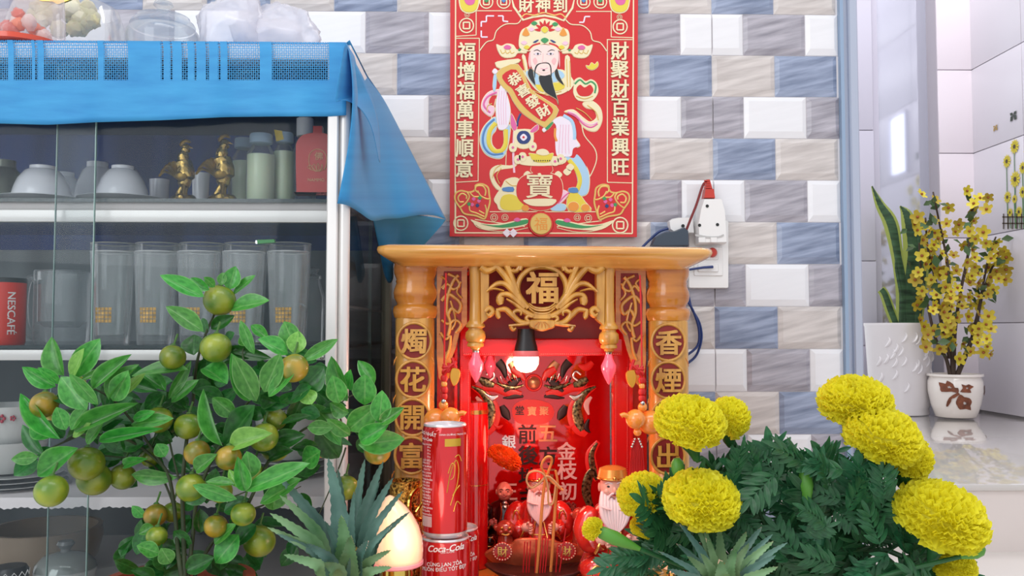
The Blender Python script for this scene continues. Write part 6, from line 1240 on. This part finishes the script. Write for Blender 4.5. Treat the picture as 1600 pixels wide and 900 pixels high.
fill = [(160, 640, 110, 60), (250, 680, 90, 60), (330, 650, 90, 90), (400, 720, 90, 70), (450, 600, 70, 50), (300, 600, 60, 50), (520, 670, 70, 40), (300, 840, 80, 60), (380, 860, 90, 50), (220, 690, 90, 40), (240, 870, 60, 40)]
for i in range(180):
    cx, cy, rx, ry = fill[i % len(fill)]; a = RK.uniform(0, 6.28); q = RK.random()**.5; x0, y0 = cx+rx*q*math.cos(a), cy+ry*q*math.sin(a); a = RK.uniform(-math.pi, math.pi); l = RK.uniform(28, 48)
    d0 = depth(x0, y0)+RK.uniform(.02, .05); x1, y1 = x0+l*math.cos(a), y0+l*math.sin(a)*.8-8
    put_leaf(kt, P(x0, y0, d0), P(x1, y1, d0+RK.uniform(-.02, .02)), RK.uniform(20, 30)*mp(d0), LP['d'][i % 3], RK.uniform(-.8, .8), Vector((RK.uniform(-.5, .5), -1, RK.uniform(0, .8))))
m_kq = M('kumquat_skin', (86, 126, 30), .32, var=.15, vs=.8, bump=.12, bs=14, rnd=.16, col2=(146, 156, 44), coat=.25, sss=.1, detail=1); m_kq2 = M('kumquat_skin_ripe', (114, 128, 34), .32, var=.15, vs=.9, bump=.12, bs=14, rnd=.12, col2=(176, 144, 42), coat=.25, sss=.1, detail=1)
ksph = MB().ball((0, 0, 0), 1, 26, 18, (1, 1, .96), lambda d: 1-.05*max(0, d.z)**8); kme = [proto(ksph, m_kq, 'kumquat', ang=180), proto(ksph, m_kq2, 'kumquat', ang=180)]
fruits = [(343, 469, 25), (337, 543, 24), (270, 558, 20), (459, 575, 23), (294, 666, 21), (357, 715, 20), (412, 683, 23), (135, 724, 27), (147, 748, 26), (80, 767, 25), (69, 632, 21), (192, 745, 20), (248, 656, 21), (308, 707, 20), (299, 762, 23), (243, 805, 18), (245, 838, 16), (405, 845, 25), (337, 822, 18), (380, 803, 19), (590, 705, 21), (540, 762, 20), (430, 700, 22), (345, 768, 18), (72, 664, 18), (270, 800, 16), (120, 600, 14), (430, 655, 18), (500, 700, 16), (396, 740, 17), (235, 715, 15)]
m_st = M('calyx', (70, 110, 48), .6)
for i, (x, y, r_) in enumerate(fruits):
    back = i >= 20; d0 = depth(x, y)+(.03 if back else -.004 if i not in (2,) else .01); k = mp(d0)*r_; c = P(x, y, d0)
    f_ = place('kumquat', kme[1 if i in (3, 5, 10, 13, 15, 18, 20, 24, 28) else 0], kt, c, Matrix.Rotation(RK.uniform(-.5, .5), 3, 'Y') @ Matrix.Rotation(RK.uniform(0, 6), 3, 'Z'), k)
    top = c+Vector((0, .002, k*.93))
    MB().tube([top, top+Vector((.002, .006, .012))], .0012, 6).lathe(top+Vector((0, 0, 0)), [(.0035, 0), (.002, .0016), (0, .002)], 7).build('stalk', m_st, kt)
# ================================================================ pineapple crowns
m_pl = M('pine_leaf', (46, 88, 78), .45, var=.3, vs=14, rnd=.2, col2=(98, 136, 122), bump=.2, bs=160); m_pl2 = M('pine_leaf_green', (70, 122, 70), .45, var=.3, vs=14, rnd=.2, col2=(136, 170, 122), bump=.2, bs=160); m_pt = M('dry_tip', (206, 180, 150), .7)
def blade(par, pts, w_, mt, dry=False):
    """channelled spiny blade; pts = (px, py, Y) from base to tip"""
    q = catmull(pts, 8); n_ = len(q); rings = []; W = [P(*p) for p in q]
    for i, p in enumerate(W):
        t = i/(n_-1); tan = (W[min(i+1, n_-1)]-W[max(0, i-1)]).normalized(); f = Vector((0, -1, .25)); sd = tan.cross(f).normalized(); up = sd.cross(tan).normalized()
        hw = w_/2*mp(q[i][2])*(.72+.28*math.sin(math.pi*min(1, t*1.6)))*(1-t**2.2)**.9+.0002
        g = .0007*(1 if i % 2 else -.3)*(t < .95)*(w_/26)
        rings.append([p-sd*(hw+g)+up*hw*.35, p-sd*hw*.5-up*hw*.0, p-up*hw*.14, p+sd*hw*.5, p+sd*(hw+g)+up*hw*.35, p+sd*hw*.5-up*.0012-up*hw*.12, p-up*(.0018+hw*.2), p-sd*hw*.5-up*.0012-up*hw*.12])
    o = MB().loft(rings).build('blade', mt, par, ang=70)
    if dry:
        k = max(1, n_-4); MB().loft([[v+(v-W[k+i])*.12 for v in r_] for i, r_ in enumerate(rings[k:])]).build('dry_tip', m_pt, o)
    return o
def crown(name_lbl, cx, cy, Y0, tips, bodyw, label):
    b = base_of(cx, Y0, FLOOR); rt = root('pineapple', label, 'pineapple', b, None); zc = zat(cy, Y0, cx)
    bw = bodyw*mp(Y0); bd = MB(); n1 = 22
    bd.lathe((b.x, Y0, 0), [(bw*.75, FLOOR+.001), (bw, FLOOR+.02), (bw*1.05, (FLOOR+zc)/2), (bw*.8, zc-.03), (bw*.4, zc-.015), (bw*.3, zc+.03)], 26); bd.build('fruit_body', M('pineapple_skin', (150, 120, 50), .6, var=.5, vs=60, bump=1, bs=70), rt)
    for i, (x, y, w_, z_, g, dry) in enumerate(tips):
        dx, dy = x-cx, y-cy; bx = cx+max(-26, min(26, dx*.22)); by = cy+abs(dx)*.06+6
        mx_, my_ = cx+dx*.45, cy+dy*.55
        blade(rt, [(bx, by, Y0+z_*.2), (bx*.5+mx_*.5, by*.5+my_*.5, Y0+z_*.5), (mx_, my_, Y0+z_*.9), (cx+dx*.78, cy+dy*.84, Y0+z_), (x, y, Y0+z_*1.05-.004)], w_, m_pl2 if g else m_pl, dry)
    return rt
Y1 = .90
crown('p', 545, 905, Y1, [(513, 716, 34, .02, 0, 0), (528, 733, 20, .03, 0, 1), (570, 718, 22, .03, 0, 0), (599, 721, 26, .02, 0, 0), (614, 747, 24, .01, 0, 0), (629, 768, 20, 0, 0, 0), (553, 769, 16, 0, 0, 0), (593, 753, 20, .03, 0, 0), (438, 748, 30, .02, 0, 0), (437, 774, 24, .005, 1, 0), (422, 802, 28, -.01, 1, 0), (418, 824, 20, -.02, 1, 0), (433, 834, 18, -.02, 0, 0), (444, 867, 26, -.03, 1, 0), (611, 822, 18, -.01, 0, 0), (610, 860, 20, -.02, 1, 0), (612, 886, 22, -.03, 1, 0), (533, 806, 34, -.03, 1, 0), (548, 838, 34, -.045, 1, 0), (507, 880, 32, -.06, 1, 0), (465, 800, 26, .02, 0, 0), (640, 800, 16, .01, 0, 0), (575, 845, 26, -.04, 0, 0), (480, 850, 26, -.04, 0, 0), (508, 815, 18, -.02, 0, 0)], 60, 'pineapple with a grey-green spiky crown left of the bud lamp')
crown('q', 1128, 930, Y1, [(1063, 820, 18, .0, 0, 1), (1082, 812, 14, .01, 1, 0), (1095, 815, 15, .01, 1, 0), (1123, 824, 26, .01, 1, 0), (1166, 832, 28, .02, 1, 1), (1190, 824, 22, .01, 0, 1), (1207, 835, 18, .0, 0, 0), (1208, 846, 22, -.01, 1, 1), (1230, 848, 18, -.01, 0, 0), (1058, 850, 18, -.01, 0, 1), (1030, 862, 14, -.01, 0, 1), (1104, 842, 20, -.02, 1, 1), (1125, 876, 34, -.05, 1, 1), (1215, 886, 24, -.03, 1, 1), (1212, 868, 22, -.02, 0, 0), (1170, 850, 24, -.03, 1, 0), (1075, 870, 24, -.03, 1, 0), (1045, 890, 24, -.04, 0, 0), (1150, 858, 26, -.035, 1, 0), (1096, 866, 24, -.04, 1, 0)], 60, 'pineapple with a short pale-tipped crown in front of the marigolds')
# ================================================================ marigolds
m_my = M('marigold_yellow', (255, 250, 66), .55, sss=.0, rnd=.03); m_mo = M('marigold_orange', (240, 108, 34), .5, var=.12, vs=40, sss=.15)
m_ml = leafmat('marigold_leaf', (26, 84, 52), (44, 110, 66), (86, 150, 104), .5, .3, .2); m_ms = M('marigold_stem', (34, 92, 48), .5, var=.2, vs=40)
RM = random.Random(11)
for mt_, tc_ in ((m_my, (255, 246, 60)), (m_mo, (250, 130, 40))):
    nt = mt_.node_tree; t = nt.nodes.new('ShaderNodeBsdfTranslucent'); t.inputs[0].default_value = (*lin(tc_), 1); ms = nt.nodes.new('ShaderNodeMixShader'); ms.inputs[0].default_value = .45
    nt.links.new(nt.nodes['Principled BSDF'].outputs[0], ms.inputs[1]); nt.links.new(t.outputs[0], ms.inputs[2]); nt.links.new(ms.outputs[0], nt.nodes['Material Output'].inputs[0])
def head_mesh(rx, ry, rz, n, seed, pw=.30):
    """a dome of ruffled petals, overlapping like roof tiles"""
    rr = random.Random(seed); m_ = MB()
    m_.ball((0, 0, 0), 1, 18, 12, (rx*.86, ry*.86, rz*.86))
    for i in range(n):
        t = (i+.5)/n; ph = i*2.39996; z = 1-1.62*t; rad = math.sqrt(max(0, 1-z*z)); d = Vector((rad*math.cos(ph), rad*math.sin(ph), z))
        nrm = Vector((d.x/rx, d.y/ry, d.z/rz)).normalized(); c = Vector((d.x*rx, d.y*ry, d.z*rz))*.84
        out = (nrm*.75+Vector((nrm.x, nrm.y, -.1))*.4+Vector((rr.uniform(-.4, .4), rr.uniform(-.4, .4), rr.uniform(-.4, .4)))).normalized(); sd = out.cross(Vector((rr.uniform(-.3, .3), rr.uniform(-.3, .3), 1))).normalized(); up = sd.cross(out)
        L_ = rx*pw*rr.uniform(.8, 1.15); W = rx*pw*rr.uniform(.9, 1.3); rings = []
        for j, (u, wv) in enumerate(((0, .35), (.55, .8), (1, 1))):
            row = []
            for s in range(-2, 3): row.append(c+out*L_*(u-(.10*abs(s)/2 if j == 2 else 0)+(.08 if s % 2 and j == 2 else 0))+sd*W*.5*wv*s/2+up*W*(.16*(1 if s % 2 else -1)*u+.12*u*u))
            rings.append(row)
        m_.loft(rings, False, False)
    return m_
HM = [proto(head_mesh(1, 1, .62, 420, s), m_my, 'petals', ang=180) for s in (1, 2)]
mb_ = Vector((P(1275, 450, 1.0).x, 1.0, FLOOR))
mg = root('marigold_plant', 'potted yellow marigold plant with dark feathery leaves at the lower right', 'plant', mb_)
zmp = zat(960, 1.0, 1275)
MB().lathe((mb_.x, 1.0, 0), [(.06, FLOOR), (.065, FLOOR+.003), (.085, zmp-.01), (.09, zmp), (.08, zmp), (0, zmp-.004)], 32).build('pot', m_pot, mg)
heads = [(1078, 660, 56, 40, .94, .1, (1110, 730)), (1138, 654, 34, 33, .965, .35, (1150, 700)), (1336, 628, 57, 38, .98, -.05, (1350, 720)), (1378, 682, 62, 44, .95, .28, (1350, 780)), (1418, 716, 38, 36, .965, .45, (1390, 760)), (1470, 808, 72, 52, .93, .3, (1420, 900)), (1006, 776, 41, 36, .985, -.1, (1060, 840)), (1096, 782, 61, 44, .93, .05, (1110, 850)), (1490, 884, 34, 26, .95, .1, (1460, 905)), (1010, 822, 26, 16, 1.0, 0, (1060, 860))]
for i, (x, y, rx, ry, Y, tilt, st) in enumerate(heads):
    c = P(x, y, Y); k = mp(Y); r_ = rx*k; 
    h = place('flower_head', HM[i % 2], mg, c, Matrix.Rotation(tilt, 3, 'Y') @ Matrix.Rotation(.35, 3, 'X') @ Matrix.Rotation(i*1.3, 3, 'Z'), (r_*.88, r_*.88, ry*k*1.25))
    sx, sy = st; s0 = P(x+math.sin(-tilt)*ry*.2, y+ry*.55, Y); s1 = P((x*2+sx)/3, (y+ry+sy)/2+4, Y+.005)
    MB().tube([s0, s0.lerp(s1, .25), s0.lerp(s1, .6), s1], [.014 if rx > 35 else .008, .0125 if rx > 35 else .007, .007, .0035], 12).build('calyx', m_ms, mg)
    MB().tube(catmull([s1, P(sx, sy, Y+.015), P((sx+1275)/2, 860, 1.0), P(1275, 965, 1.0)], 5), .0032, 8).build('stem', m_ms, mg)
# buds
for (x, y, x2, y2, Y, o_) in ((1258, 742, 1262, 790, .95, 0), (1058, 722, 1062, 760, .96, 0), (940, 832, 1000, 858, .95, 1), (1532, 858, 1500, 870, .92, 0)):
    c, d = P(x, y, Y), P(x2, y2, Y); ax = (d-c)
    MB().tube([c-ax*.16, c, c+ax*.35, c+ax*.6, d], [.0035, .0068, .0078, .006, .0024], 12).build('bud', M('bud_green', (86, 150, 52), .45), mg)
    MB().tube(catmull([d, P((x2+1200)/2, y2+40, Y+.02), P(1260, 960, 1.0)], 5), .0024, 8).build('stem', m_ms, mg)
    if o_:
        place('flower_head', HM[0], mg, c-ax*.22, Matrix.Rotation(-1.1, 3, 'Y'), (.011, .011, .014))
        for k_ in range(0): a = k_*.45; put_leaf(mg, c-ax*.1, c-ax*.3+Vector((-.012*abs(math.cos(a)), .006*math.cos(a), .016*math.sin(a))), .006, proto(MB().loft([[(0, -.1, 0), (0, 0, 0), (0, .1, 0)], [(.6, -.5, 0), (.6, 0, -.1), (.6, .5, 0)], [(1, -.4, 0), (1, 0, .1), (1, .4, 0)]], False, False), M('bud_petal', (206, 214, 40), .5), 'p'), 0, None, 'bud_petal')
def pinnate(seed, nl=6, lw=.11, ll=.42):
    """one feathery leaf along +x, unit length"""
    rr = random.Random(seed); vs = []; fs = []; uv = []
    def bl(b, t, w_):
        b, t = Vector(b), Vector(t); ax = (t-b); sd = Vector((-ax.y, ax.x, 0)).normalized(); k = len(vs); n = 5
        for i in range(n+1):
            s = i/n; h = w_/2*max(.04, math.sin(math.pi*(s*.94+.03))**.8); dz = -.12*s*s*ax.length
            for u in (-1, 0, 1): vs.append(b+ax*s+sd*h*u+Vector((0, 0, dz+(.25*h if u else 0)))); uv.append((s, u))
        for i in range(n):
            for j in range(2): a = k+i*3+j; fs.append((a, a+1, a+4, a+3))
    bl((0, 0, 0), (.72, 0, 0), .03)
    for i in range(nl):
        x = .14+.52*i/(nl-1); l = ll*(1-.45*abs(i/(nl-1)-.35))
        for s in (-1, 1): bl((x, 0, 0), (x+l*rr.uniform(.6, .8), s*l*rr.uniform(.6, .85), rr.uniform(-.04, .06)), lw*rr.uniform(.85, 1.1))
    bl((.68, 0, 0), (1.05, rr.uniform(-.05, .05), 0), lw*1.05)
    me = bpy.data.meshes.new('marigold_leaf'); me.from_pydata(vs, [], fs); me.polygons.foreach_set('use_smooth', [True]*len(me.polygons)); me.materials.append(m_ml)
    ul = me.uv_layers.new(name='UVMap')
    for lp_ in me.loops: ul.data[lp_.index].uv = uv[lp_.vertex_index]
    return me
PN = [pinnate(s, nl) for s, nl in ((1, 6), (2, 7), (3, 5), (4, 6))]
def top(x):   # upper outline of the foliage in the photograph
    for (a, b), (c, d) in zip(TOPL, TOPL[1:]):
        if x <= c: return b+(d-b)*(x-a)/(c-a)
    return 900
TOPL = [(930, 880), (980, 830), (1020, 760), (1070, 735), (1120, 705), (1165, 690), (1200, 680), (1240, 690), (1290, 690), (1340, 700), (1380, 720), (1420, 790), (1450, 850), (1500, 875), (1545, 890)]
spec = [(1200, 760, 1203, 672, 0), (1240, 790, 1290, 705, 1), (1300, 760, 1275, 690, 2), (1330, 790, 1345, 705, 0), (1180, 760, 1130, 715, 1), (1230, 745, 1230, 700, 3), (1290, 820, 1240, 740, 1), (1360, 820, 1400, 760, 2), (1040, 820, 990, 770, 0), (1060, 830, 1010, 830, 1), (1390, 850, 1430, 800, 3), (1440, 890, 1420, 850, 0), (1160, 800, 1190, 730, 2)]
for (x0, y0, x1, y1, v) in spec:
    put_leaf(mg, P(x0, y0, .97), P(x1, y1, .94), .085, PN[v], RM.uniform(-.3, .3), Vector((RM.uniform(-.2, .2), -1, .4)))
i = 0; cnt = 0
while cnt < 225 and i < 2000:
    i += 1; x0 = RM.uniform(985, 1520); tp = top(x0); y0 = RM.uniform(tp+25, 945)
    if x0 < 1230 and y0 > 900: continue
    a = RM.gauss(-math.pi/2, 1.0) if y0 < tp+90 else RM.uniform(-math.pi, math.pi)*.8-math.pi/2; l = RM.uniform(60, 105); x1, y1 = x0+l*math.cos(a), y0+l*math.sin(a)*.85
    if y1 < top(min(1540, max(935, x1)))-6 or x1 > 1545 or (x1 < 1000 and y1 < 820) or (x1 > 1440 and y1 < 830): continue
    d0 = RM.uniform(.93, 1.07)
    if x0 < 1130: d0 = max(d0, .965)
    put_leaf(mg, P(x0, y0, d0), P(x1, y1, d0+RM.uniform(-.03, .02)), RM.uniform(.8, 1.1)*l*mp(d0), PN[i % 4], RM.uniform(-.8, .8), Vector((RM.uniform(-.5, .5), -1, RM.uniform(.1, .9)))); cnt += 1
for k in range(9):
    x = 1110+k*42; MB().tube(catmull([P(1275+(k-4)*4, 965, 1.0), P((1275+x)/2, 880, 1.01), P(x, 800-abs(k-4)*-6, 1.02)], 5), .0028, 8).build('stem', m_ms, mg)
# orange flower resting on the dark statue
om = head_mesh(1, 1, .8, 320, 9, .26); me_o = proto(om, m_mo, 'petals', ang=180)
o = place('orange_marigold', me_o, None, P(788, 716, 1.245), Matrix.Rotation(.5, 3, 'Y'), (26*mp(1.24), 24*mp(1.24), 20*mp(1.24))); tag(o, 'single orange marigold bloom resting above the dark statue in the altar', 'flower')
o = place('orange_marigold', me_o, None, P(952, 900, 1.08), None, (16*mp(1.08), 16*mp(1.08), 11*mp(1.08))); tag(o, 'orange marigold bloom lying at the bottom edge below the right statue', 'flower')
# glowing string-light blossom beside the right pineapple
sl = root('glowing_blossom_lamp', 'small glowing peach-coloured blossom lamp behind the right pineapple', 'lamp', P(1050, 905, .99))
m_gb = M('peach_glow', (255, 200, 160), .3, emit=.6, ecol=(255, 170, 130))
for (x, y, r_) in ((1034, 866, 8), (1042, 878, 10), (1052, 886, 10), (1062, 882, 8), (1046, 868, 7)): MB().ball(P(x, y, .99), r_*mp(.99), 12, 8, (1, .8, 1.2)).build('glass_petal', m_gb, sl)
for (x, y) in ((1034, 848), (1037, 856), (1070, 893), (1065, 862)): MB().ball(P(x, y, .985), 3*mp(.98), 8, 6).build('red_bead', m_can, sl)
MB().tube([P(1050, 890, .99), Vector((P(1050, 890, .99).x, .99, FLOOR+.001))], .004, 8).build('stand', m_gt, sl)
# ================================================================ plants on the ledge
YS = 2.93; m_wc = M('white_ceramic', (232, 228, 230), .22, coat=.5, var=.02, vs=10)
def pot(name, px, Y, prof, label, cat='pot'):
    b = base_of(px, Y, ZL+.0005); k = mp(Y); return root(name, label, cat, b), b, k
zz = lambda y, Y, x: zat(y, Y, x)
sp_, b, k = pot('snake_plant', 1402, YS, None, 'snake plant in a tall white embossed pot on the ledge', 'plant')
h = zat(505, YS, 1402)-ZL
MB().lathe(b, [(42*k, 0), (43*k, .004), (42*k, .02), (44*k, .03), (50*k, h-.012), (51*k, h-.008), (51*k, h), (46*k, h), (45*k, h-.02), (0, h-.025)], 40).build('pot', m_wc, sp_, ang=60)
for s_ in range(26):   # raised leaf ornament on the pot
    a = -math.pi/2+RM.uniform(-1.2, 1.2); z_ = RM.uniform(.06, h-.05); rr = (44+7*z_/h)*k
    q = lambda da, dz: Vector((b.x+math.cos(a+da)*rr, b.y+math.sin(a+da)*rr, b.z+z_+dz))
    MB().tube(catmull([q(-.1, -.012), q(0, -.004), q(.06, .01), q(.02, .02)], 3), [.001, .003, .004, .005, .005, .005, .004, .003, .002, .001], 6).build('relief_leaf', m_wc, sp_)
m_sn = M('snake_leaf', (26, 62, 36), .4, var=.5, vs=14, vstretch=(1, 1, 5), col2=(60, 96, 62)); m_sne = M('snake_rim', (150, 164, 78), .4)
for pts, wd in (([(1408, 510), (1410, 450), (1402, 400), (1392, 350), (1375, 320), (1362, 291)], (16, 20, 18, 22, 14, 2)), ([(1420, 510), (1424, 440), (1428, 390), (1418, 340), (1406, 322)], (26, 34, 32, 20, 2)), ([(1400, 508), (1391, 485), (1382, 460), (1376, 452)], (14, 15, 14, 12)), ([(1414, 510), (1408, 460), (1400, 420), (1399, 400)], (12, 12, 8, 2)), ([(1432, 510), (1440, 430), (1436, 380), (1432, 350)], (16, 20, 18, 3))):
    q = catmull([(*p, w_) for p, w_ in zip(pts, wd)], 5)
    for mt, e_, dy, nm_ in ((m_sne, 1.08, 0, 'leaf_rim'), (m_sn, .84, -.0015, 'leaf')):
        rings = []
        for i_, (x, y, w_) in enumerate(q):
            a_, c_ = q[max(0, i_-1)], q[min(len(q)-1, i_+1)]; tx, ty = c_[0]-a_[0], c_[1]-a_[1]; l_ = math.hypot(tx, ty) or 1
            rings.append([P(x-ty/l_*w_/2*u*e_, y+tx/l_*w_/2*u*e_, YS)+Vector((0, dy-.006*(1-u*u)*1.0+d_, 0)) for u, d_ in ((-1, 0), (-.5, 0), (0, 0), (.5, 0), (1, 0), (.5, .004 if nm_ == 'leaf_rim' else .001), (0, .004 if nm_ == 'leaf_rim' else .001), (-.5, .004 if nm_ == 'leaf_rim' else .001))])
        MB().loft(rings).build(nm_, mt, sp_, ang=60)
YL = 2.80
bp_, b, k = pot('blossom_plant', 1489, YL, None, 'artificial yellow blossom branches in a white pot painted with brown leaves', 'plant')
h = zat(584, YL, 1489)-ZL
pf = [(26*k, 0), (30*k, .003), (36*k, h*.3), (40*k, h*.6), (40*k, h*.82), (37*k, h*.93), (41*k, h*.95), (41*k, h), (37*k, h), (35*k, h*.9), (0, h*.88)]
MB().lathe(b, pf, 40).build('pot', M('cream_ceramic', (240, 232, 224), .15, coat=.8), bp_, ang=60)
m_bl = M('painted_leaf', (122, 66, 40), .35, var=.4, vs=60)
def onpot(x, y): 
    z_ = zat(y, YL-.07, 1489); t = (z_-ZL)/h; r_ = 40
    for (ra, ta), (rb_, tb) in zip(((26, 0), (30, .03), (36, .3), (40, .6), (40, .82)), ((30, .03), (36, .3), (40, .6), (40, .82), (37, .93))):
        if ta <= t <= tb: r_ = ra+(rb_-ra)*(t-ta)/(tb-ta)
    s_ = max(-.98, min(.98, (x-1489)/r_)); return Vector((b.x+s_*(r_+1.4)*k, YL-math.sqrt(1-s_*s_)*(r_+1.4)*k, z_))
for outl in ([(1462, 634), (1464, 622), (1472, 614), (1476, 616), (1468, 624), (1464, 636)], [(1474, 614), (1466, 612), (1456, 613), (1455, 606), (1454, 598), (1460, 600), (1462, 595), (1468, 600), (1470, 606), (1474, 606)], [(1476, 612), (1480, 606), (1478, 600), (1484, 602), (1488, 600), (1492, 602), (1496, 604), (1490, 608), (1492, 613), (1484, 613)], [(1476, 616), (1482, 620), (1490, 622), (1494, 628), (1492, 634), (1494, 641), (1486, 639), (1478, 640), (1474, 634), (1472, 628)], [(1524, 602), (1528, 606), (1528, 616), (1523, 620), (1523, 610)]):
    q = catmull(outl, 2, True); c_ = (sum(p[0] for p in q)/len(q), sum(p[1] for p in q)/len(q)); rings = [[onpot(c_[0]+(x-c_[0])*s_, c_[1]+(y-c_[1])*s_) for x, y in q] for s_ in (1, .6, .2)]
    MB().loft(rings, False).build('painted_leaf', m_bl, bp_)
m_tw = M('twig', (64, 48, 36), .7); RB = random.Random(5)
tw = [[(1485, 590), (1478, 560), (1462, 530), (1450, 480), (1440, 430), (1436, 380)], [(1488, 590), (1487, 540), (1484, 480), (1482, 420), (1470, 360), (1458, 300)], [(1490, 590), (1492, 520), (1500, 460), (1512, 400), (1518, 340), (1524, 310)], [(1493, 590), (1505, 560), (1525, 510), (1535, 450), (1545, 400), (1556, 370)], [(1495, 590), (1515, 540), (1530, 480), (1545, 430), (1560, 400)], [(1484, 560), (1470, 500), (1462, 440), (1450, 390), (1446, 340)]]
bm_ = []; 
m_by = M('blossom_yellow', (196, 176, 46), .5, rnd=.25, var=.1, vs=200); m_bc2 = M('blossom_heart', (150, 84, 36), .6); m_bg = M('blossom_leaf', (64, 92, 48), .5, rnd=.25)
pm = MB()
for j in range(5):
    a = j*2*math.pi/5; d = Vector((math.cos(a), math.sin(a), 0)); q = Vector((-d.y, d.x, 0)); pm.loft([[q*-.12, Vector((0, 0, 0)), q*.12], [d*.45-q*.38+Vector((0, 0, .12)), d*.45+Vector((0, 0, .05)), d*.45+q*.38+Vector((0, 0, .12))], [d*.95-q*.26+Vector((0, 0, .3)), d*1.02+Vector((0, 0, .24)), d*.95+q*.26+Vector((0, 0, .3))]], False, False)
bme = proto(pm, m_by, 'blossom', ang=180); hme = proto(MB().ball((0, 0, .12), .22, 8, 5), m_bc2, 'blossom_heart'); lme = proto(MB().loft([[(0, -.05, 0), (0, 0, 0), (0, .05, 0)], [(.5, -.3, .1), (.5, 0, 0), (.5, .3, .1)], [(1, -.03, 0), (1, 0, 0), (1, .03, 0)]], False, False), m_bg, 'small_leaf', ang=180)
def bdepth(x, y): return YL+.05*math.sin(x*.07+y*.03)
for pts in tw:
    q = catmull(pts, 5); MB().tube([P(x, y, YL+(bdepth(x, y)-YL)*min(1, (590-y)/120)) for x, y in q], [k*(3.2-2*i_/len(q)) for i_ in range(len(q))], 7).build('twig', m_tw, bp_, ang=180)
bpos = []
tries = 0
while len(bpos) < 125 and tries < 5000:
    tries += 1; pts = catmull(tw[RB.randrange(6)], 8); x, y = pts[RB.randrange(8, len(pts))]; x += RB.gauss(0, 15); y += RB.gauss(0, 9)
    if not (1428 < x < 1574 and 280 < y < 570) or (y > 500 and abs(x-1489) > 70): continue
    if any((x-u)**2+(y-v)**2 < 90 for u, v in bpos): continue
    bpos.append((x, y))
for x, y in bpos:
    d_ = bdepth(x, y)-.02+RB.uniform(-.03, .03); rot = Matrix.Rotation(math.pi/2+RB.uniform(-.9, .9), 3, 'X') @ Matrix.Rotation(RB.uniform(-.8, .8), 3, 'Y') @ Matrix.Rotation(RB.uniform(0, 6), 3, 'Z'); s_ = RB.uniform(8.5, 11.5)*k
    bo = place('blossom', bme, bp_, P(x, y, d_), rot, s_); ho = place('blossom_heart', hme, bo, P(x, y, d_)); ho.matrix_local = Matrix.Identity(4)
for i_ in range(80):
    pts = catmull(tw[i_ % 6], 8); x, y = pts[RB.randrange(10, len(pts))]; a = RB.uniform(0, 6.28); l_ = RB.uniform(12, 20); d_ = bdepth(x, y)+RB.uniform(-.03, .03); x += RB.gauss(0, 9); y += RB.gauss(0, 7)
    put_leaf(bp_, P(x, y, d_), P(x+l_*math.cos(a), y+l_*math.sin(a), d_-.01), l_*k*1.1, lme, RB.uniform(-.6, .6), None, 'small_leaf')
